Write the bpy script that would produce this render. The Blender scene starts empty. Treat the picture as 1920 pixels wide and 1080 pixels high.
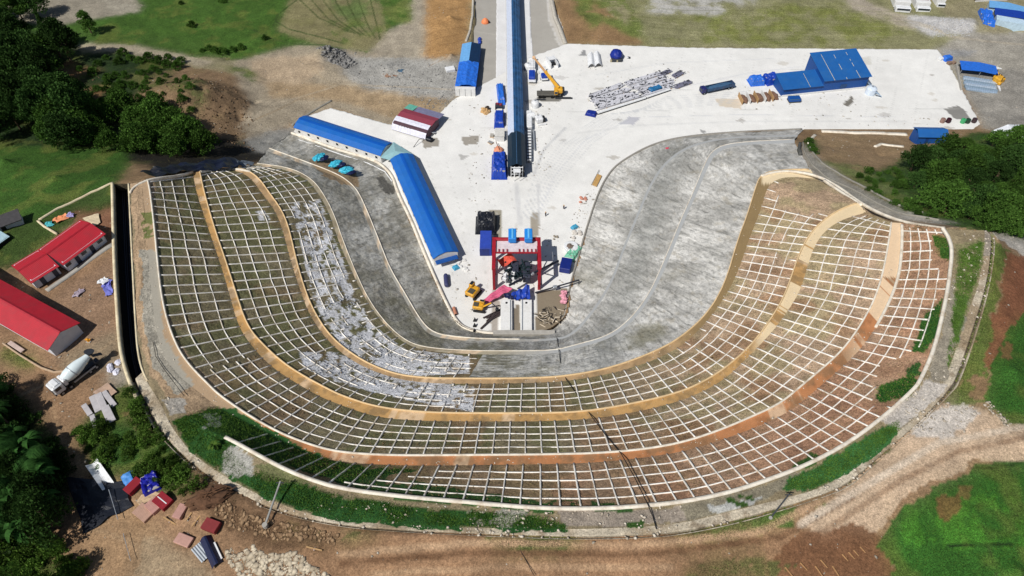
import bpy, math, random
import numpy as np
from mathutils import Vector, Matrix
from mathutils.geometry import delaunay_2d_cdt
# ------------------------------------------------------------------ camera, sky, sun, exposure
scn = bpy.context.scene
COL = scn.collection
F_PX, PITCH, CAM_H = 1280.0, math.radians(50), 150.0
cam_d = bpy.data.cameras.new("camera"); cam = bpy.data.objects.new("camera", cam_d); COL.objects.link(cam)
cam.location = (0, 0, CAM_H); cam.rotation_euler = (math.radians(90) - PITCH, 0, 0)
cam_d.sensor_width = 36; cam_d.lens = 36 * F_PX / 1920; cam_d.clip_start = 1; cam_d.clip_end = 9000
scn.camera = cam
SUN_EL, SUN_AZ = math.radians(51), math.radians(225)      # sun stands behind-left of the viewer (compass from +Y)
w = bpy.data.worlds.new("World"); scn.world = w; w.use_nodes = True
nt = w.node_tree; bg = nt.nodes["Background"]; sky = nt.nodes.new("ShaderNodeTexSky")
sky.sky_type = 'NISHITA'; sky.sun_disc = False; sky.sun_elevation = SUN_EL; sky.sun_rotation = SUN_AZ
nt.links.new(sky.outputs[0], bg.inputs[0]); bg.inputs[1].default_value = 0.055
sl = bpy.data.lights.new("sun", 'SUN'); sl.energy = 4.35; sl.angle = math.radians(0.5); sl.color = (1, .965, .91)
so = bpy.data.objects.new("sun", sl); COL.objects.link(so)
sd = Vector((-math.cos(SUN_EL) * .7071, -math.cos(SUN_EL) * .7071, math.sin(SUN_EL)))
so.rotation_euler = sd.to_track_quat('Z', 'Y').to_euler(); so.location = (-60, -60, 200)
scn.view_settings.view_transform = 'Standard'; scn.view_settings.look = 'None'
scn.view_settings.exposure = 0.0; scn.view_settings.gamma = 1
random.seed(7); rng = np.random.default_rng(7)

# ------------------------------------------------------------------ pixel <-> world
CP, SP = math.cos(PITCH), math.sin(PITCH)
def ray(u, v):
    return np.array([u - 960.0, F_PX * CP + (540 - v) * SP, -F_PX * SP + (540 - v) * CP])
def at(u, v, z=0.0):
    d = ray(u, v); t = (z - CAM_H) / d[2]
    return Vector((d[0] * t, d[1] * t, z))
def proj(P):
    x, y, z = P[:, 0], P[:, 1], P[:, 2] - CAM_H
    dep = y * CP - z * SP; up = y * SP + z * CP
    return np.stack([960 + F_PX * x / dep, 540 - F_PX * up / dep], 1)

# ------------------------------------------------------------------ noise
def vnoise(x, y, seed=0):
    xi = np.floor(x).astype(np.int64); yi = np.floor(y).astype(np.int64); fx = x - xi; fy = y - yi
    fx = fx * fx * (3 - 2 * fx); fy = fy * fy * (3 - 2 * fy)
    def h(a, b):
        n = (a * 374761393 + b * 668265263 + seed * 1274126177) & 0xffffffff
        n = ((n ^ (n >> 13)) * 1274126177) & 0xffffffff
        n = n ^ (n >> 16)
        return (n & 0xffff) / 65535.0
    return (h(xi, yi) * (1 - fx) + h(xi + 1, yi) * fx) * (1 - fy) + (h(xi, yi + 1) * (1 - fx) + h(xi + 1, yi + 1) * fx) * fy
def fbm(x, y, scale, seed=0, octs=4):
    s = 0; a = .5; f = 1 / scale; tot = 0
    for o in range(octs):
        s = s + a * vnoise(x * f + 31.7 * o, y * f - 17.3 * o, seed + o); tot += a; a *= .55; f *= 2.03
    return s / tot
def sstep(a, b, x):
    t = np.clip((x - a) / (b - a), 0, 1); return t * t * (3 - 2 * t)
def lin(c):
    c = np.array(c, float) / 255
    return np.where(c <= .04045, c / 12.92, ((c + .055) / 1.055) ** 2.4)
ALB = 0.86
def alb(r, g, b): return tuple(lin((r, g, b)) * ALB)

# ------------------------------------------------------------------ materials
def newmat(name):
    m = bpy.data.materials.new(name); m.use_nodes = True
    return m, m.node_tree, m.node_tree.nodes["Principled BSDF"]
def _ramp(nt, fac, lo, hi, p0=.3, p1=.7):
    r = nt.nodes.new("ShaderNodeMapRange"); nt.links.new(fac, r.inputs[0])
    r.inputs[1].default_value = p0; r.inputs[2].default_value = p1; r.inputs[3].default_value = lo; r.inputs[4].default_value = hi
    return r.outputs[0]
def _noise(nt, coord, scale, detail=6, rough=.6, stretch=None):
    n = nt.nodes.new("ShaderNodeTexNoise"); n.inputs["Scale"].default_value = scale
    n.inputs["Detail"].default_value = detail; n.inputs["Roughness"].default_value = rough
    if stretch:
        mp = nt.nodes.new("ShaderNodeMapping"); mp.inputs["Scale"].default_value = stretch
        nt.links.new(coord, mp.inputs[0]); coord = mp.outputs[0]
    nt.links.new(coord, n.inputs["Vector"]); return n.outputs[0]
def _mul(nt, col, fac):
    v = nt.nodes.new("ShaderNodeVectorMath"); v.operation = 'SCALE'
    nt.links.new(col, v.inputs[0]); nt.links.new(fac, v.inputs["Scale"]); return v.outputs[0]
def _math(nt, op, a, b):
    n = nt.nodes.new("ShaderNodeMath"); n.operation = op
    for i, q in enumerate((a, b)):
        if isinstance(q, (int, float)): n.inputs[i].default_value = q
        else: nt.links.new(q, n.inputs[i])
    return n.outputs[0]
def ground_material(name, rough=.9, grain=.35, bump=.5, fine=2.5, spots=0.0):
    """vertex colour times several scales of noise; the 'veg' attribute raises contrast where grass grows"""
    m, nt, b = newmat(name); N = nt.nodes; L = nt.links
    a = N.new("ShaderNodeAttribute"); a.attribute_name = "Col"
    g = N.new("ShaderNodeAttribute"); g.attribute_name = "veg"
    geo = N.new("ShaderNodeNewGeometry").outputs["Position"]
    n1 = _noise(nt, geo, .22, 8, .65); n2 = _noise(nt, geo, fine, 8, .75); n3 = _noise(nt, geo, fine * 4, 3, .7)
    f = _math(nt, 'MULTIPLY', _ramp(nt, n1, 1 - grain * .7, 1 + grain * .7), _ramp(nt, n2, 1 - grain, 1 + grain))
    fv = _math(nt, 'MULTIPLY', _ramp(nt, n3, .35, 1.55, .35, .65), f)
    mx = N.new("ShaderNodeMix"); mx.data_type = 'FLOAT'
    L.new(g.outputs["Fac"], mx.inputs[0]); L.new(f, mx.inputs[2]); L.new(fv, mx.inputs[3])
    c = _mul(nt, a.outputs["Color"], mx.outputs[0])
    n4 = _noise(nt, geo, fine * 2.2, 10, .85); c = _mul(nt, c, _ramp(nt, n4, 1 - grain * 1.3, 1 + grain * .9, .38, .62))
    if spots:
        vo = N.new("ShaderNodeTexVoronoi"); vo.inputs["Scale"].default_value = .9; L.new(geo, vo.inputs["Vector"])
        s = _ramp(nt, vo.outputs["Distance"], 1 + spots, 1, .04, .16); c = _mul(nt, c, s)
    L.new(c, b.inputs["Base Color"]); b.inputs["Roughness"].default_value = rough
    b.inputs["Specular IOR Level"].default_value = .15
    bp = N.new("ShaderNodeBump"); bp.inputs["Strength"].default_value = bump; bp.inputs["Distance"].default_value = .35
    L.new(n2, bp.inputs["Height"]); L.new(bp.outputs[0], b.inputs["Normal"])
    return m
MATS = {}
def mat(name, rgb, rough=.6, metal=0., var=.18, scale=1.2, bump=.0, streak=None, spec=.4, alpha=None, srgb=True, dirt=None, dirt_amt=.5):
    """painted / weathered surface: base colour with object-space noise, optional corrugation and dirt"""
    if name in MATS: return MATS[name]
    m, nt, b = newmat(name); N = nt.nodes; L = nt.links
    base = alb(*rgb) if srgb else rgb
    tc = N.new("ShaderNodeTexCoord").outputs["Object"]
    n1 = _noise(nt, tc, scale, 6, .65); n2 = _noise(nt, tc, scale * 6, 4, .7)
    f = _math(nt, 'MULTIPLY', _ramp(nt, n1, 1 - var, 1 + var), _ramp(nt, n2, 1 - var * .6, 1 + var * .6))
    rgbn = N.new("ShaderNodeRGB"); rgbn.outputs[0].default_value = (*base, 1)
    c = _mul(nt, rgbn.outputs[0], f)
    if dirt:
        mx = N.new("ShaderNodeMix"); mx.data_type = 'RGBA'
        L.new(_ramp(nt, _noise(nt, tc, scale * .7, 8, .7), 0, dirt_amt, .48, .68), mx.inputs[0])
        L.new(c, mx.inputs[6]); mx.inputs[7].default_value = (*alb(*dirt), 1); c = mx.outputs[2]
    hgt = n2
    if streak:           # (axis, waves per metre)
        wv = N.new("ShaderNodeTexWave"); wv.bands_direction = streak[0]; wv.inputs["Scale"].default_value = streak[1]
        L.new(tc, wv.inputs["Vector"]); hgt = wv.outputs["Fac"]
        c = _mul(nt, c, _ramp(nt, hgt, .86, 1.04, .2, .8))
    L.new(c, b.inputs["Base Color"]); b.inputs["Roughness"].default_value = rough; b.inputs["Metallic"].default_value = metal
    b.inputs["Specular IOR Level"].default_value = spec
    if alpha is not None: b.inputs["Alpha"].default_value = alpha
    if bump or streak:
        bp = N.new("ShaderNodeBump"); bp.inputs["Strength"].default_value = bump or .4; bp.inputs["Distance"].default_value = .08
        L.new(hgt, bp.inputs["Height"]); L.new(bp.outputs[0], b.inputs["Normal"])
    MATS[name] = m; return m
def leaf_material(name, c0, c1, trans=.25):
    if name in MATS: return MATS[name]
    m, nt, b = newmat(name); N = nt.nodes; L = nt.links
    oi = N.new("ShaderNodeObjectInfo"); geo = N.new("ShaderNodeNewGeometry")
    rnd = geo.outputs["Random Per Island"]
    nz = _noise(nt, geo.outputs["Position"], .45, 3, .6)
    f = _math(nt, 'ADD', _math(nt, 'MULTIPLY', rnd, .5), _math(nt, 'MULTIPLY', _ramp(nt, nz, 0, 1, .3, .7), .5))
    mx = N.new("ShaderNodeMix"); mx.data_type = 'RGBA'; L.new(f, mx.inputs[0])
    mx.inputs[6].default_value = (*c0, 1); mx.inputs[7].default_value = (*c1, 1)
    c = _mul(nt, mx.outputs[2], _ramp(nt, oi.outputs["Random"], .62, 1.45, 0, 1))
    L.new(c, b.inputs["Base Color"]); b.inputs["Roughness"].default_value = .8; b.inputs["Specular IOR Level"].default_value = .06
    if trans:
        ts = N.new("ShaderNodeBsdfTranslucent"); L.new(c, ts.inputs[0]); ms = N.new("ShaderNodeMixShader"); ms.inputs[0].default_value = trans
        L.new(b.outputs[0], ms.inputs[1]); L.new(ts.outputs[0], ms.inputs[2]); L.new(ms.outputs[0], N["Material Output"].inputs[0])
    MATS[name] = m; return m

# ------------------------------------------------------------------ object helpers
def tag(o, label=None, cat=None, group=None, kind=None):
    if label:
        o["label"] = label
        if not kind: o["kind"] = "thing"
    if cat: o["category"] = cat
    if group: o["group"] = group
    if kind: o["kind"] = kind
    return o
def empty(name, loc=(0, 0, 0), rz=0.0, label=None, cat=None, group=None):
    o = bpy.data.objects.new(name, None); COL.objects.link(o); o.location = loc; o.rotation_euler = (0, 0, rz)
    o.empty_display_size = .5
    return tag(o, label, cat, group)
def npmesh(name, V, Fq, material, parent=None, cols=None, veg=None, smooth=False):
    me = bpy.data.meshes.new(name); V = np.asarray(V, np.float32); Fq = np.asarray(Fq, np.int32)
    k = Fq.shape[1]
    me.vertices.add(len(V)); me.vertices.foreach_set("co", V.ravel())
    me.loops.add(Fq.size); me.loops.foreach_set("vertex_index", Fq.ravel())
    me.polygons.add(len(Fq)); me.polygons.foreach_set("loop_start", np.arange(0, Fq.size, k, dtype=np.int32))
    me.polygons.foreach_set("loop_total", np.full(len(Fq), k, np.int32))
    me.update(calc_edges=True); me.validate()
    if smooth: me.polygons.foreach_set("use_smooth", np.ones(len(me.polygons), bool))
    if cols is not None:
        a = me.color_attributes.new("Col", 'FLOAT_COLOR', 'POINT')
        a.data.foreach_set("color", np.concatenate([np.clip(cols, 0, 1), np.ones((len(V), 1))], 1).astype(np.float32).ravel())
    if veg is not None:
        a = me.attributes.new("veg", 'FLOAT', 'POINT'); a.data.foreach_set("value", np.asarray(veg, np.float32))
    me.materials.append(material)
    o = bpy.data.objects.new(name, me); COL.objects.link(o)
    if parent: o.parent = parent
    return o
class MB:
    """collects shapes; build() links them as ONE mesh object"""
    def __init__(s): s.v = []; s.f = []; s.M = Matrix.Identity(4); s.ch = []
    def add(s, vs, fs):
        s.ch.append((list(vs), list(fs))); n = len(s.v); s.v += [tuple(s.M @ Vector(p)) for p in vs]; s.f += [tuple(i + n for i in f) for f in fs]; return s
    def box(s, c, d, rz=0, rx=0, ry=0, taper=1.0):
        R = Matrix.Rotation(rz, 3, 'Z') @ Matrix.Rotation(ry, 3, 'Y') @ Matrix.Rotation(rx, 3, 'X'); x, y, z = d[0] / 2, d[1] / 2, d[2] / 2
        P = [(-x, -y, -z), (x, -y, -z), (x, y, -z), (-x, y, -z)] + [(a * taper, b * taper, z) for a, b in ((-x, -y), (x, -y), (x, y), (-x, y))]
        return s.add([R @ Vector(p) + Vector(c) for p in P], [(3, 2, 1, 0), (4, 5, 6, 7), (0, 1, 5, 4), (1, 2, 6, 5), (2, 3, 7, 6), (3, 0, 4, 7)])
    def bbox(s, c, d, b=.08, rz=0, rx=0, ry=0):
        """box with chamfered edges"""
        R = Matrix.Rotation(rz, 3, 'Z') @ Matrix.Rotation(ry, 3, 'Y') @ Matrix.Rotation(rx, 3, 'X'); x, y, z = d[0] / 2, d[1] / 2, d[2] / 2
        b = min(b, x * .45, y * .45, z * .45)
        rings = []
        for zz, k in ((-z, b), (-z + b, 0), (z - b, 0), (z, b)):
            X, Y = x - k, y - k
            rings.append([(-X + b, -Y, zz), (X - b, -Y, zz), (X, -Y + b, zz), (X, Y - b, zz), (X - b, Y, zz), (-X + b, Y, zz), (-X, Y - b, zz), (-X, -Y + b, zz)])
        P = [R @ Vector(p) + Vector(c) for r in rings for p in r]
        fs = [tuple(range(7, -1, -1)), tuple(range(24, 32))]
        for r in range(3):
            for i in range(8): j = (i + 1) % 8; fs.append((r * 8 + i, r * 8 + j, r * 8 + 8 + j, r * 8 + 8 + i))
        return s.add(P, fs)
    def tube(s, p, q, r, n=8, r2=None, cap=True):
        p, q = Vector(p), Vector(q); d = q - p
        if d.length < 1e-6: return s
        R = d.to_track_quat('Z', 'Y').to_matrix(); r2 = r if r2 is None else r2
        vs = [p + R @ Vector((math.cos(2 * math.pi * i / n) * r, math.sin(2 * math.pi * i / n) * r, 0)) for i in range(n)]
        vs += [q + R @ Vector((math.cos(2 * math.pi * i / n) * r2, math.sin(2 * math.pi * i / n) * r2, 0)) for i in range(n)]
        fs = [(i, (i + 1) % n, n + (i + 1) % n, n + i) for i in range(n)]
        if cap: fs += [tuple(range(n - 1, -1, -1)), tuple(range(n, 2 * n))]
        return s.add(vs, fs)
    def path(s, pts, r, n=6):
        for a, b in zip(pts, pts[1:]): s.tube(a, b, r, n)
        return s
    def lathe(s, prof, p, q, n=16):
        """profile [(t, r)] along the axis p -> q"""
        p, q = Vector(p), Vector(q); R = (q - p).to_track_quat('Z', 'Y').to_matrix(); vs = []; fs = []
        for t, r in prof:
            for i in range(n):
                a = 2 * math.pi * i / n; vs.append(p.lerp(q, t) + R @ Vector((math.cos(a) * r, math.sin(a) * r, 0)))
        for k in range(len(prof) - 1):
            for i in range(n): j = (i + 1) % n; fs.append((k * n + i, k * n + j, k * n + n + j, k * n + n + i))
        fs += [tuple(range(n - 1, -1, -1)), tuple(range(len(vs) - n, len(vs)))]
        return s.add(vs, fs)
    def prism(s, prof, y0, y1, axis='Y'):
        """profile [(x,z)] extruded along y (or along x)"""
        n = len(prof)
        P = [(x, y0, z) for x, z in prof] + [(x, y1, z) for x, z in prof]
        if axis == 'X': P = [(b, -a, c) for a, b, c in P]
        return s.add(P, [tuple(range(n)), tuple(range(2 * n - 1, n - 1, -1))] + [(i, i + n, (i + 1) % n + n, (i + 1) % n) for i in range(n)])
    def shell(s, prof, y0, y1, th=.08, segs=1):
        """open curved or folded sheet with thickness: profile [(x,z)] along y"""
        n = len(prof); P = []; 
        for k in range(segs + 1):
            y = y0 + (y1 - y0) * k / segs
            P += [(x, y, z) for x, z in prof]
        m = len(P); P += [(x, y, z - th) for x, y, z in P]; fs = []
        for k in range(segs):
            for i in range(n - 1):
                a, b, c, d = k * n + i, k * n + i + 1, (k + 1) * n + i + 1, (k + 1) * n + i
                fs += [(a, b, c, d), (m + d, m + c, m + b, m + a)]
            fs += [(k * n, (k + 1) * n, m + (k + 1) * n, m + k * n), (k * n + n - 1, m + k * n + n - 1, m + (k + 1) * n + n - 1, (k + 1) * n + n - 1)]
        e = segs * n
        for i in range(n - 1): fs += [(i, m + i, m + i + 1, i + 1), (e + i, e + i + 1, m + e + i + 1, m + e + i)]
        return s.add(P, fs)
    def blob(s, c, d, n=10, m=6, jag=.15, seed=0, flat=0.0):
        """lumpy ellipsoid"""
        r = random.Random(seed); vs = []; fs = []
        for k in range(m + 1):
            th = math.pi * k / m
            for i in range(n):
                a = 2 * math.pi * i / n; j = 1 + r.uniform(-jag, jag); st = math.sin(th)
                z = math.cos(th) * j * d[2] / 2
                vs.append((c[0] + math.cos(a) * st * j * d[0] / 2, c[1] + math.sin(a) * st * j * d[1] / 2, max(c[2] + z, flat)))
        for k in range(m):
            for i in range(n): q = (i + 1) % n; fs.append((k * n + i, (k + 1) * n + i, (k + 1) * n + q, k * n + q))
        return s.add(vs, fs)
    def drape(s, x0, y0, x1, y1, zf, nx=14, ny=14, th=.05):
        """cloth: height function sampled on a grid, thickened"""
        P = [(x0 + (x1 - x0) * i / nx, y0 + (y1 - y0) * j / ny) for j in range(ny + 1) for i in range(nx + 1)]
        V = [(x, y, zf(x, y)) for x, y in P]; m = len(V); V += [(x, y, z - th) for x, y, z in V]; fs = []; W = nx + 1
        for j in range(ny):
            for i in range(nx):
                a = j * W + i; fs += [(a, a + 1, a + W + 1, a + W), (m + a + W, m + a + W + 1, m + a + 1, m + a)]
        for i in range(nx): fs += [(i, m + i, m + i + 1, i + 1), (ny * W + i, ny * W + i + 1, m + ny * W + i + 1, m + ny * W + i)]
        for j in range(ny): fs += [(j * W, (j + 1) * W, m + (j + 1) * W, m + j * W), (j * W + nx, m + j * W + nx, m + (j + 1) * W + nx, (j + 1) * W + nx)]
        return s.add(V, fs)
    def build(s, name, material, parent=None, smooth=False, loc=None, rz=None):
        me = bpy.data.meshes.new(name); me.from_pydata(s.v, [], s.f); me.update()
        me.materials.append(material)
        if smooth:
            me.polygons.foreach_set("use_smooth", np.ones(len(me.polygons), bool))
            me.set_sharp_from_angle(angle=math.radians(40))
        o = bpy.data.objects.new(name, me); COL.objects.link(o)
        if parent: o.parent = parent
        if loc is not None: o.location = loc
        if rz is not None: o.rotation_euler = (0, 0, rz)
        return o
def build_each(mb, name, material, parent, **kw):
    """one part for every shape collected"""
    return [MB().add(v, f).build(name, material, parent, **kw) for v, f in mb.ch]
def recenter(o):
    """give a world-space mesh an origin at its own base centre"""
    me = o.data; n = len(me.vertices); c = np.empty(n * 3, np.float32); me.vertices.foreach_get("co", c); c = c.reshape(-1, 3)
    p = np.array([(c[:, 0].min() + c[:, 0].max()) / 2, (c[:, 1].min() + c[:, 1].max()) / 2, c[:, 2].min()])
    me.vertices.foreach_set("co", (c - p).astype(np.float32).ravel()); me.update(); o.location = p; return o
def copy_tree(o, parent=None):
    c = o.copy(); COL.objects.link(c)
    if parent: c.parent = parent
    for ch in o.children: copy_tree(ch, c)
    return c
# ================================================================== CONTOUR LINES OF THE CUTTING  (u, v, height)
def Z(z, pts): return [(u, v, z) for u, v in pts]
PO = Z(32, [(213, 345), (217, 493), (222, 573), (227, 643), (233, 677), (247, 720)]) + [(267, 765, 33), (293, 813, 34.5), (350, 870, 36.5), (417, 920, 38.5), (517, 963, 40)] + \
     Z(40.8, [(640, 990), (780, 1000), (940, 1007), (1070, 1012), (1207, 1010), (1280, 1003), (1380, 983), (1475, 955), (1543, 933), (1597, 913), (1650, 862), (1703, 817), (1747, 775), (1783, 738), (1800, 720), (1840, 600), (1860, 520), (1868, 445), (1857, 436)])
PI = Z(32, [(240, 345), (247, 493), (252, 593), (258, 677), (277, 720)]) + [(300, 753, 33), (322, 803, 34.5), (362, 853, 36.5), (419, 893, 38.5), (502, 937, 40)] + \
     Z(40.6, [(567, 960), (640, 975), (800, 986), (940, 991), (1070, 993), (1207, 988), (1280, 981), (1380, 957), (1475, 933), (1533, 918), (1580, 890), (1645, 846), (1680, 812), (1723, 778), (1753, 740), (1773, 712), (1813, 593), (1840, 520), (1847, 440), (1845, 432)])
RR = Z(32.3, [(256, 342), (258, 430), (262, 510), (268, 600), (278, 668), (300, 722)]) + [(335, 770, 33.5), (385, 805, 36), (430, 823, 38.5), (483, 853, 39.7)] + \
     Z(40, [(533, 880), (583, 900), (640, 917), (757, 932), (873, 942), (990, 952), (1073, 955), (1173, 952), (1273, 943), (1350, 928), (1413, 910), (1513, 873), (1597, 827), (1667, 773), (1713, 730), (1723, 717), (1750, 660), (1770, 577), (1780, 520), (1785, 470), (1780, 448), (1767, 428)])
AO = Z(32.2, [(266, 340), (275, 430), (281, 520), (290, 605), (303, 660), (330, 700), (372, 735), (410, 765), (483, 803), (533, 833), (583, 853), (640, 867), (730, 872), (807, 873), (960, 871), (1040, 870), (1123, 867), (1207, 858), (1280, 847), (1347, 827), (1413, 803), (1480, 773), (1535, 727), (1600, 670), (1627, 637), (1650, 600), (1670, 560), (1684, 520), (1689, 483), (1691, 443), (1690, 418)])
AI = Z(32, [(277, 337), (282, 360), (290, 427), (296, 493), (302, 547), (313, 600), (333, 653), (357, 687), (393, 723), (410, 740), (460, 775), (520, 810), (583, 835), (640, 849), (730, 854), (807, 854), (960, 853), (1040, 852), (1123, 850), (1207, 843), (1280, 830), (1347, 808), (1413, 780), (1463, 757), (1507, 720), (1570, 667), (1600, 630), (1623, 593), (1640, 560), (1653, 520), (1662, 477), (1668, 440), (1671, 417)])
BO = Z(24.6, [(361, 323), (368, 360), (390, 427), (413, 493), (429, 547), (447, 613), (475, 653), (508, 687), (548, 714), (600, 744), (640, 760), (707, 783), (790, 789), (860, 790), (940, 790), (1010, 790), (1087, 787), (1173, 777), (1275, 753), (1330, 728), (1367, 705), (1437, 635), (1468, 597), (1500, 547), (1513, 503), (1527, 460), (1549, 430), (1580, 411), (1625, 398)])
BI = Z(24.5, [(375, 322), (383, 360), (402, 427), (425, 493), (442, 547), (464, 613), (497, 650), (533, 682), (569, 705), (610, 727), (640, 742), (707, 764), (790, 773), (860, 775), (940, 775), (1010, 775), (1087, 773), (1173, 760), (1273, 737), (1325, 713), (1367, 685), (1413, 643), (1453, 587), (1474, 547), (1492, 493), (1507, 457), (1527, 427), (1563, 398), (1607, 380)])
CO = Z(17.1, [(415, 318), (445, 320), (470, 333), (489, 360), (515, 393), (529, 427), (546, 493), (564, 547), (580, 590), (607, 630), (637, 660), (680, 688), (740, 710), (797, 718), (860, 720), (940, 719), (1000, 718), (1060, 715), (1143, 702), (1227, 676), (1285, 645), (1340, 587), (1380, 522), (1403, 453), (1427, 393), (1440, 345), (1472, 330), (1530, 335)])
CI = Z(17, [(432, 315), (460, 317), (485, 333), (504, 360), (528, 393), (542, 427), (557, 493), (573, 547), (592, 590), (617, 627), (644, 652), (684, 679), (740, 702), (797, 709), (860, 710), (940, 710), (1000, 709), (1057, 706), (1140, 692), (1223, 662), (1276, 634), (1328, 587), (1360, 530), (1382, 453), (1401, 403), (1414, 360), (1426, 325), (1475, 318), (1520, 318)])
DO = Z(10.1, [(474, 310), (533, 317), (575, 335), (597, 362), (618, 400), (636, 457), (657, 503), (684, 560), (718, 607), (755, 643), (797, 658), (873, 664), (950, 665), (1040, 664), (1078, 654), (1146, 635), (1188, 602), (1221, 557), (1241, 517), (1265, 460), (1288, 403), (1308, 360), (1325, 317), (1342, 287), (1375, 272), (1490, 268)])
DI = Z(10, [(482, 306), (545, 314), (585, 335), (606, 362), (626, 400), (643, 450), (664, 503), (690, 560), (724, 607), (762, 640), (800, 652), (873, 657), (950, 658), (1040, 657), (1073, 648), (1140, 630), (1180, 600), (1213, 557), (1233, 517), (1257, 460), (1280, 403), (1300, 360), (1317, 317), (1333, 283), (1367, 267), (1490, 261)])
EO = [(500, 283, 5), (560, 305, 5), (625, 328, 5), (652, 345, 5), (668, 365, 5), (700, 443, 5), (724, 503, 5), (751, 547, 5), (780, 600, 5), (805, 630, 5), (855, 638, 5), (920, 641, 5), (1040, 640, 5), (1078, 628, 5), (1118, 580, 5), (1150, 527, 5), (1170, 470, 5), (1195, 410, 5), (1220, 350, 5), (1245, 310, 5), (1290, 275, 5), (1370, 258, 5), (1495, 256, 5)]
EI = [(505, 278, 4.9), (565, 300, 4.9), (631, 325, 4.9), (658, 343, 4.9), (676, 365, 4.9), (708, 443, 4.9), (731, 503, 4.9), (758, 547, 4.9), (788, 600, 4.9), (813, 625, 4.9), (858, 632, 4.9), (920, 636, 4.9), (1040, 636, 4.9), (1074, 625, 4.9), (1114, 578, 4.9), (1146, 526, 4.9), (1166, 469, 4.9), (1191, 409, 4.9), (1216, 349, 4.9), (1242, 307, 4.9), (1288, 272, 4.9), (1368, 255, 4.9), (1496, 253, 4.9)]
FF = Z(0, [(547, 250), (600, 270), (640, 284), (707, 302), (735, 328), (745, 362), (770, 412), (795, 475), (815, 520), (835, 565), (853, 600), (872, 618), (915, 626), (960, 627), (1010, 626), (1040, 617), (1060, 593), (1064, 560), (1071, 527), (1083, 487), (1100, 427), (1122, 360), (1145, 320), (1173, 298), (1223, 271), (1280, 257), (1380, 248), (1507, 243)])
NAMES = ['PO', 'PI', 'RR', 'AO', 'AI', 'BO', 'BI', 'CO', 'CI', 'DO', 'DI', 'EO', 'EI', 'FF']
def dense(px, step=.5, smooth=3):
    P = np.array([at(*p) for p in px])
    for _ in range(smooth):
        Q = np.empty((len(P) * 2, 3)); Q[0] = P[0]; Q[-1] = P[-1]
        Q[1:-1:2] = P[:-1] * .75 + P[1:] * .25; Q[2::2] = P[:-1] * .25 + P[1:] * .75; P = Q
    d = np.r_[0, np.cumsum(np.linalg.norm(np.diff(P, axis=0), axis=1))]
    n = int(d[-1] / step); t = np.linspace(0, d[-1], n)
    return np.stack([np.interp(t, d, P[:, k]) for k in range(3)], 1)
LINES = {k: dense(globals()[k]) for k in NAMES}
NS = 900
def match(prev, line):
    """station the points of `line` opposite the points of `prev`"""
    d2 = ((prev[:, None, :2] - line[None, :, :2]) ** 2).sum(2); i = d2.argmin(1).astype(float)
    a = np.linspace(0, len(line) - 1, len(prev)); i = .8 * i + .2 * a
    i[0] = 0; i[-1] = len(line) - 1; i = np.maximum.accumulate(i)
    for _ in range(3):
        k = 61; e = np.r_[2 * i[0] - i[k // 2:0:-1], i, 2 * i[-1] - i[-2:-k // 2 - 1:-1]]; i = np.convolve(e, np.ones(k) / k, 'valid')[:len(prev)]
        i[0] = 0; i[-1] = len(line) - 1; i = np.clip(np.maximum.accumulate(i), 0, len(line) - 1)
    j = np.arange(len(line)); return np.stack([np.interp(i, j, line[:, k]) for k in range(3)], 1)
b = LINES['BO']; k = np.linspace(0, len(b) - 1, NS)
ST = {'BO': np.stack([np.interp(k, np.arange(len(b)), b[:, q]) for q in range(3)], 1)}
for a, c in zip(NAMES[5:], NAMES[6:]): ST[c] = match(ST[a], LINES[c])
for a, c in zip(NAMES[5::-1], NAMES[4::-1]): ST[c] = match(ST[a], LINES[c])

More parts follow.
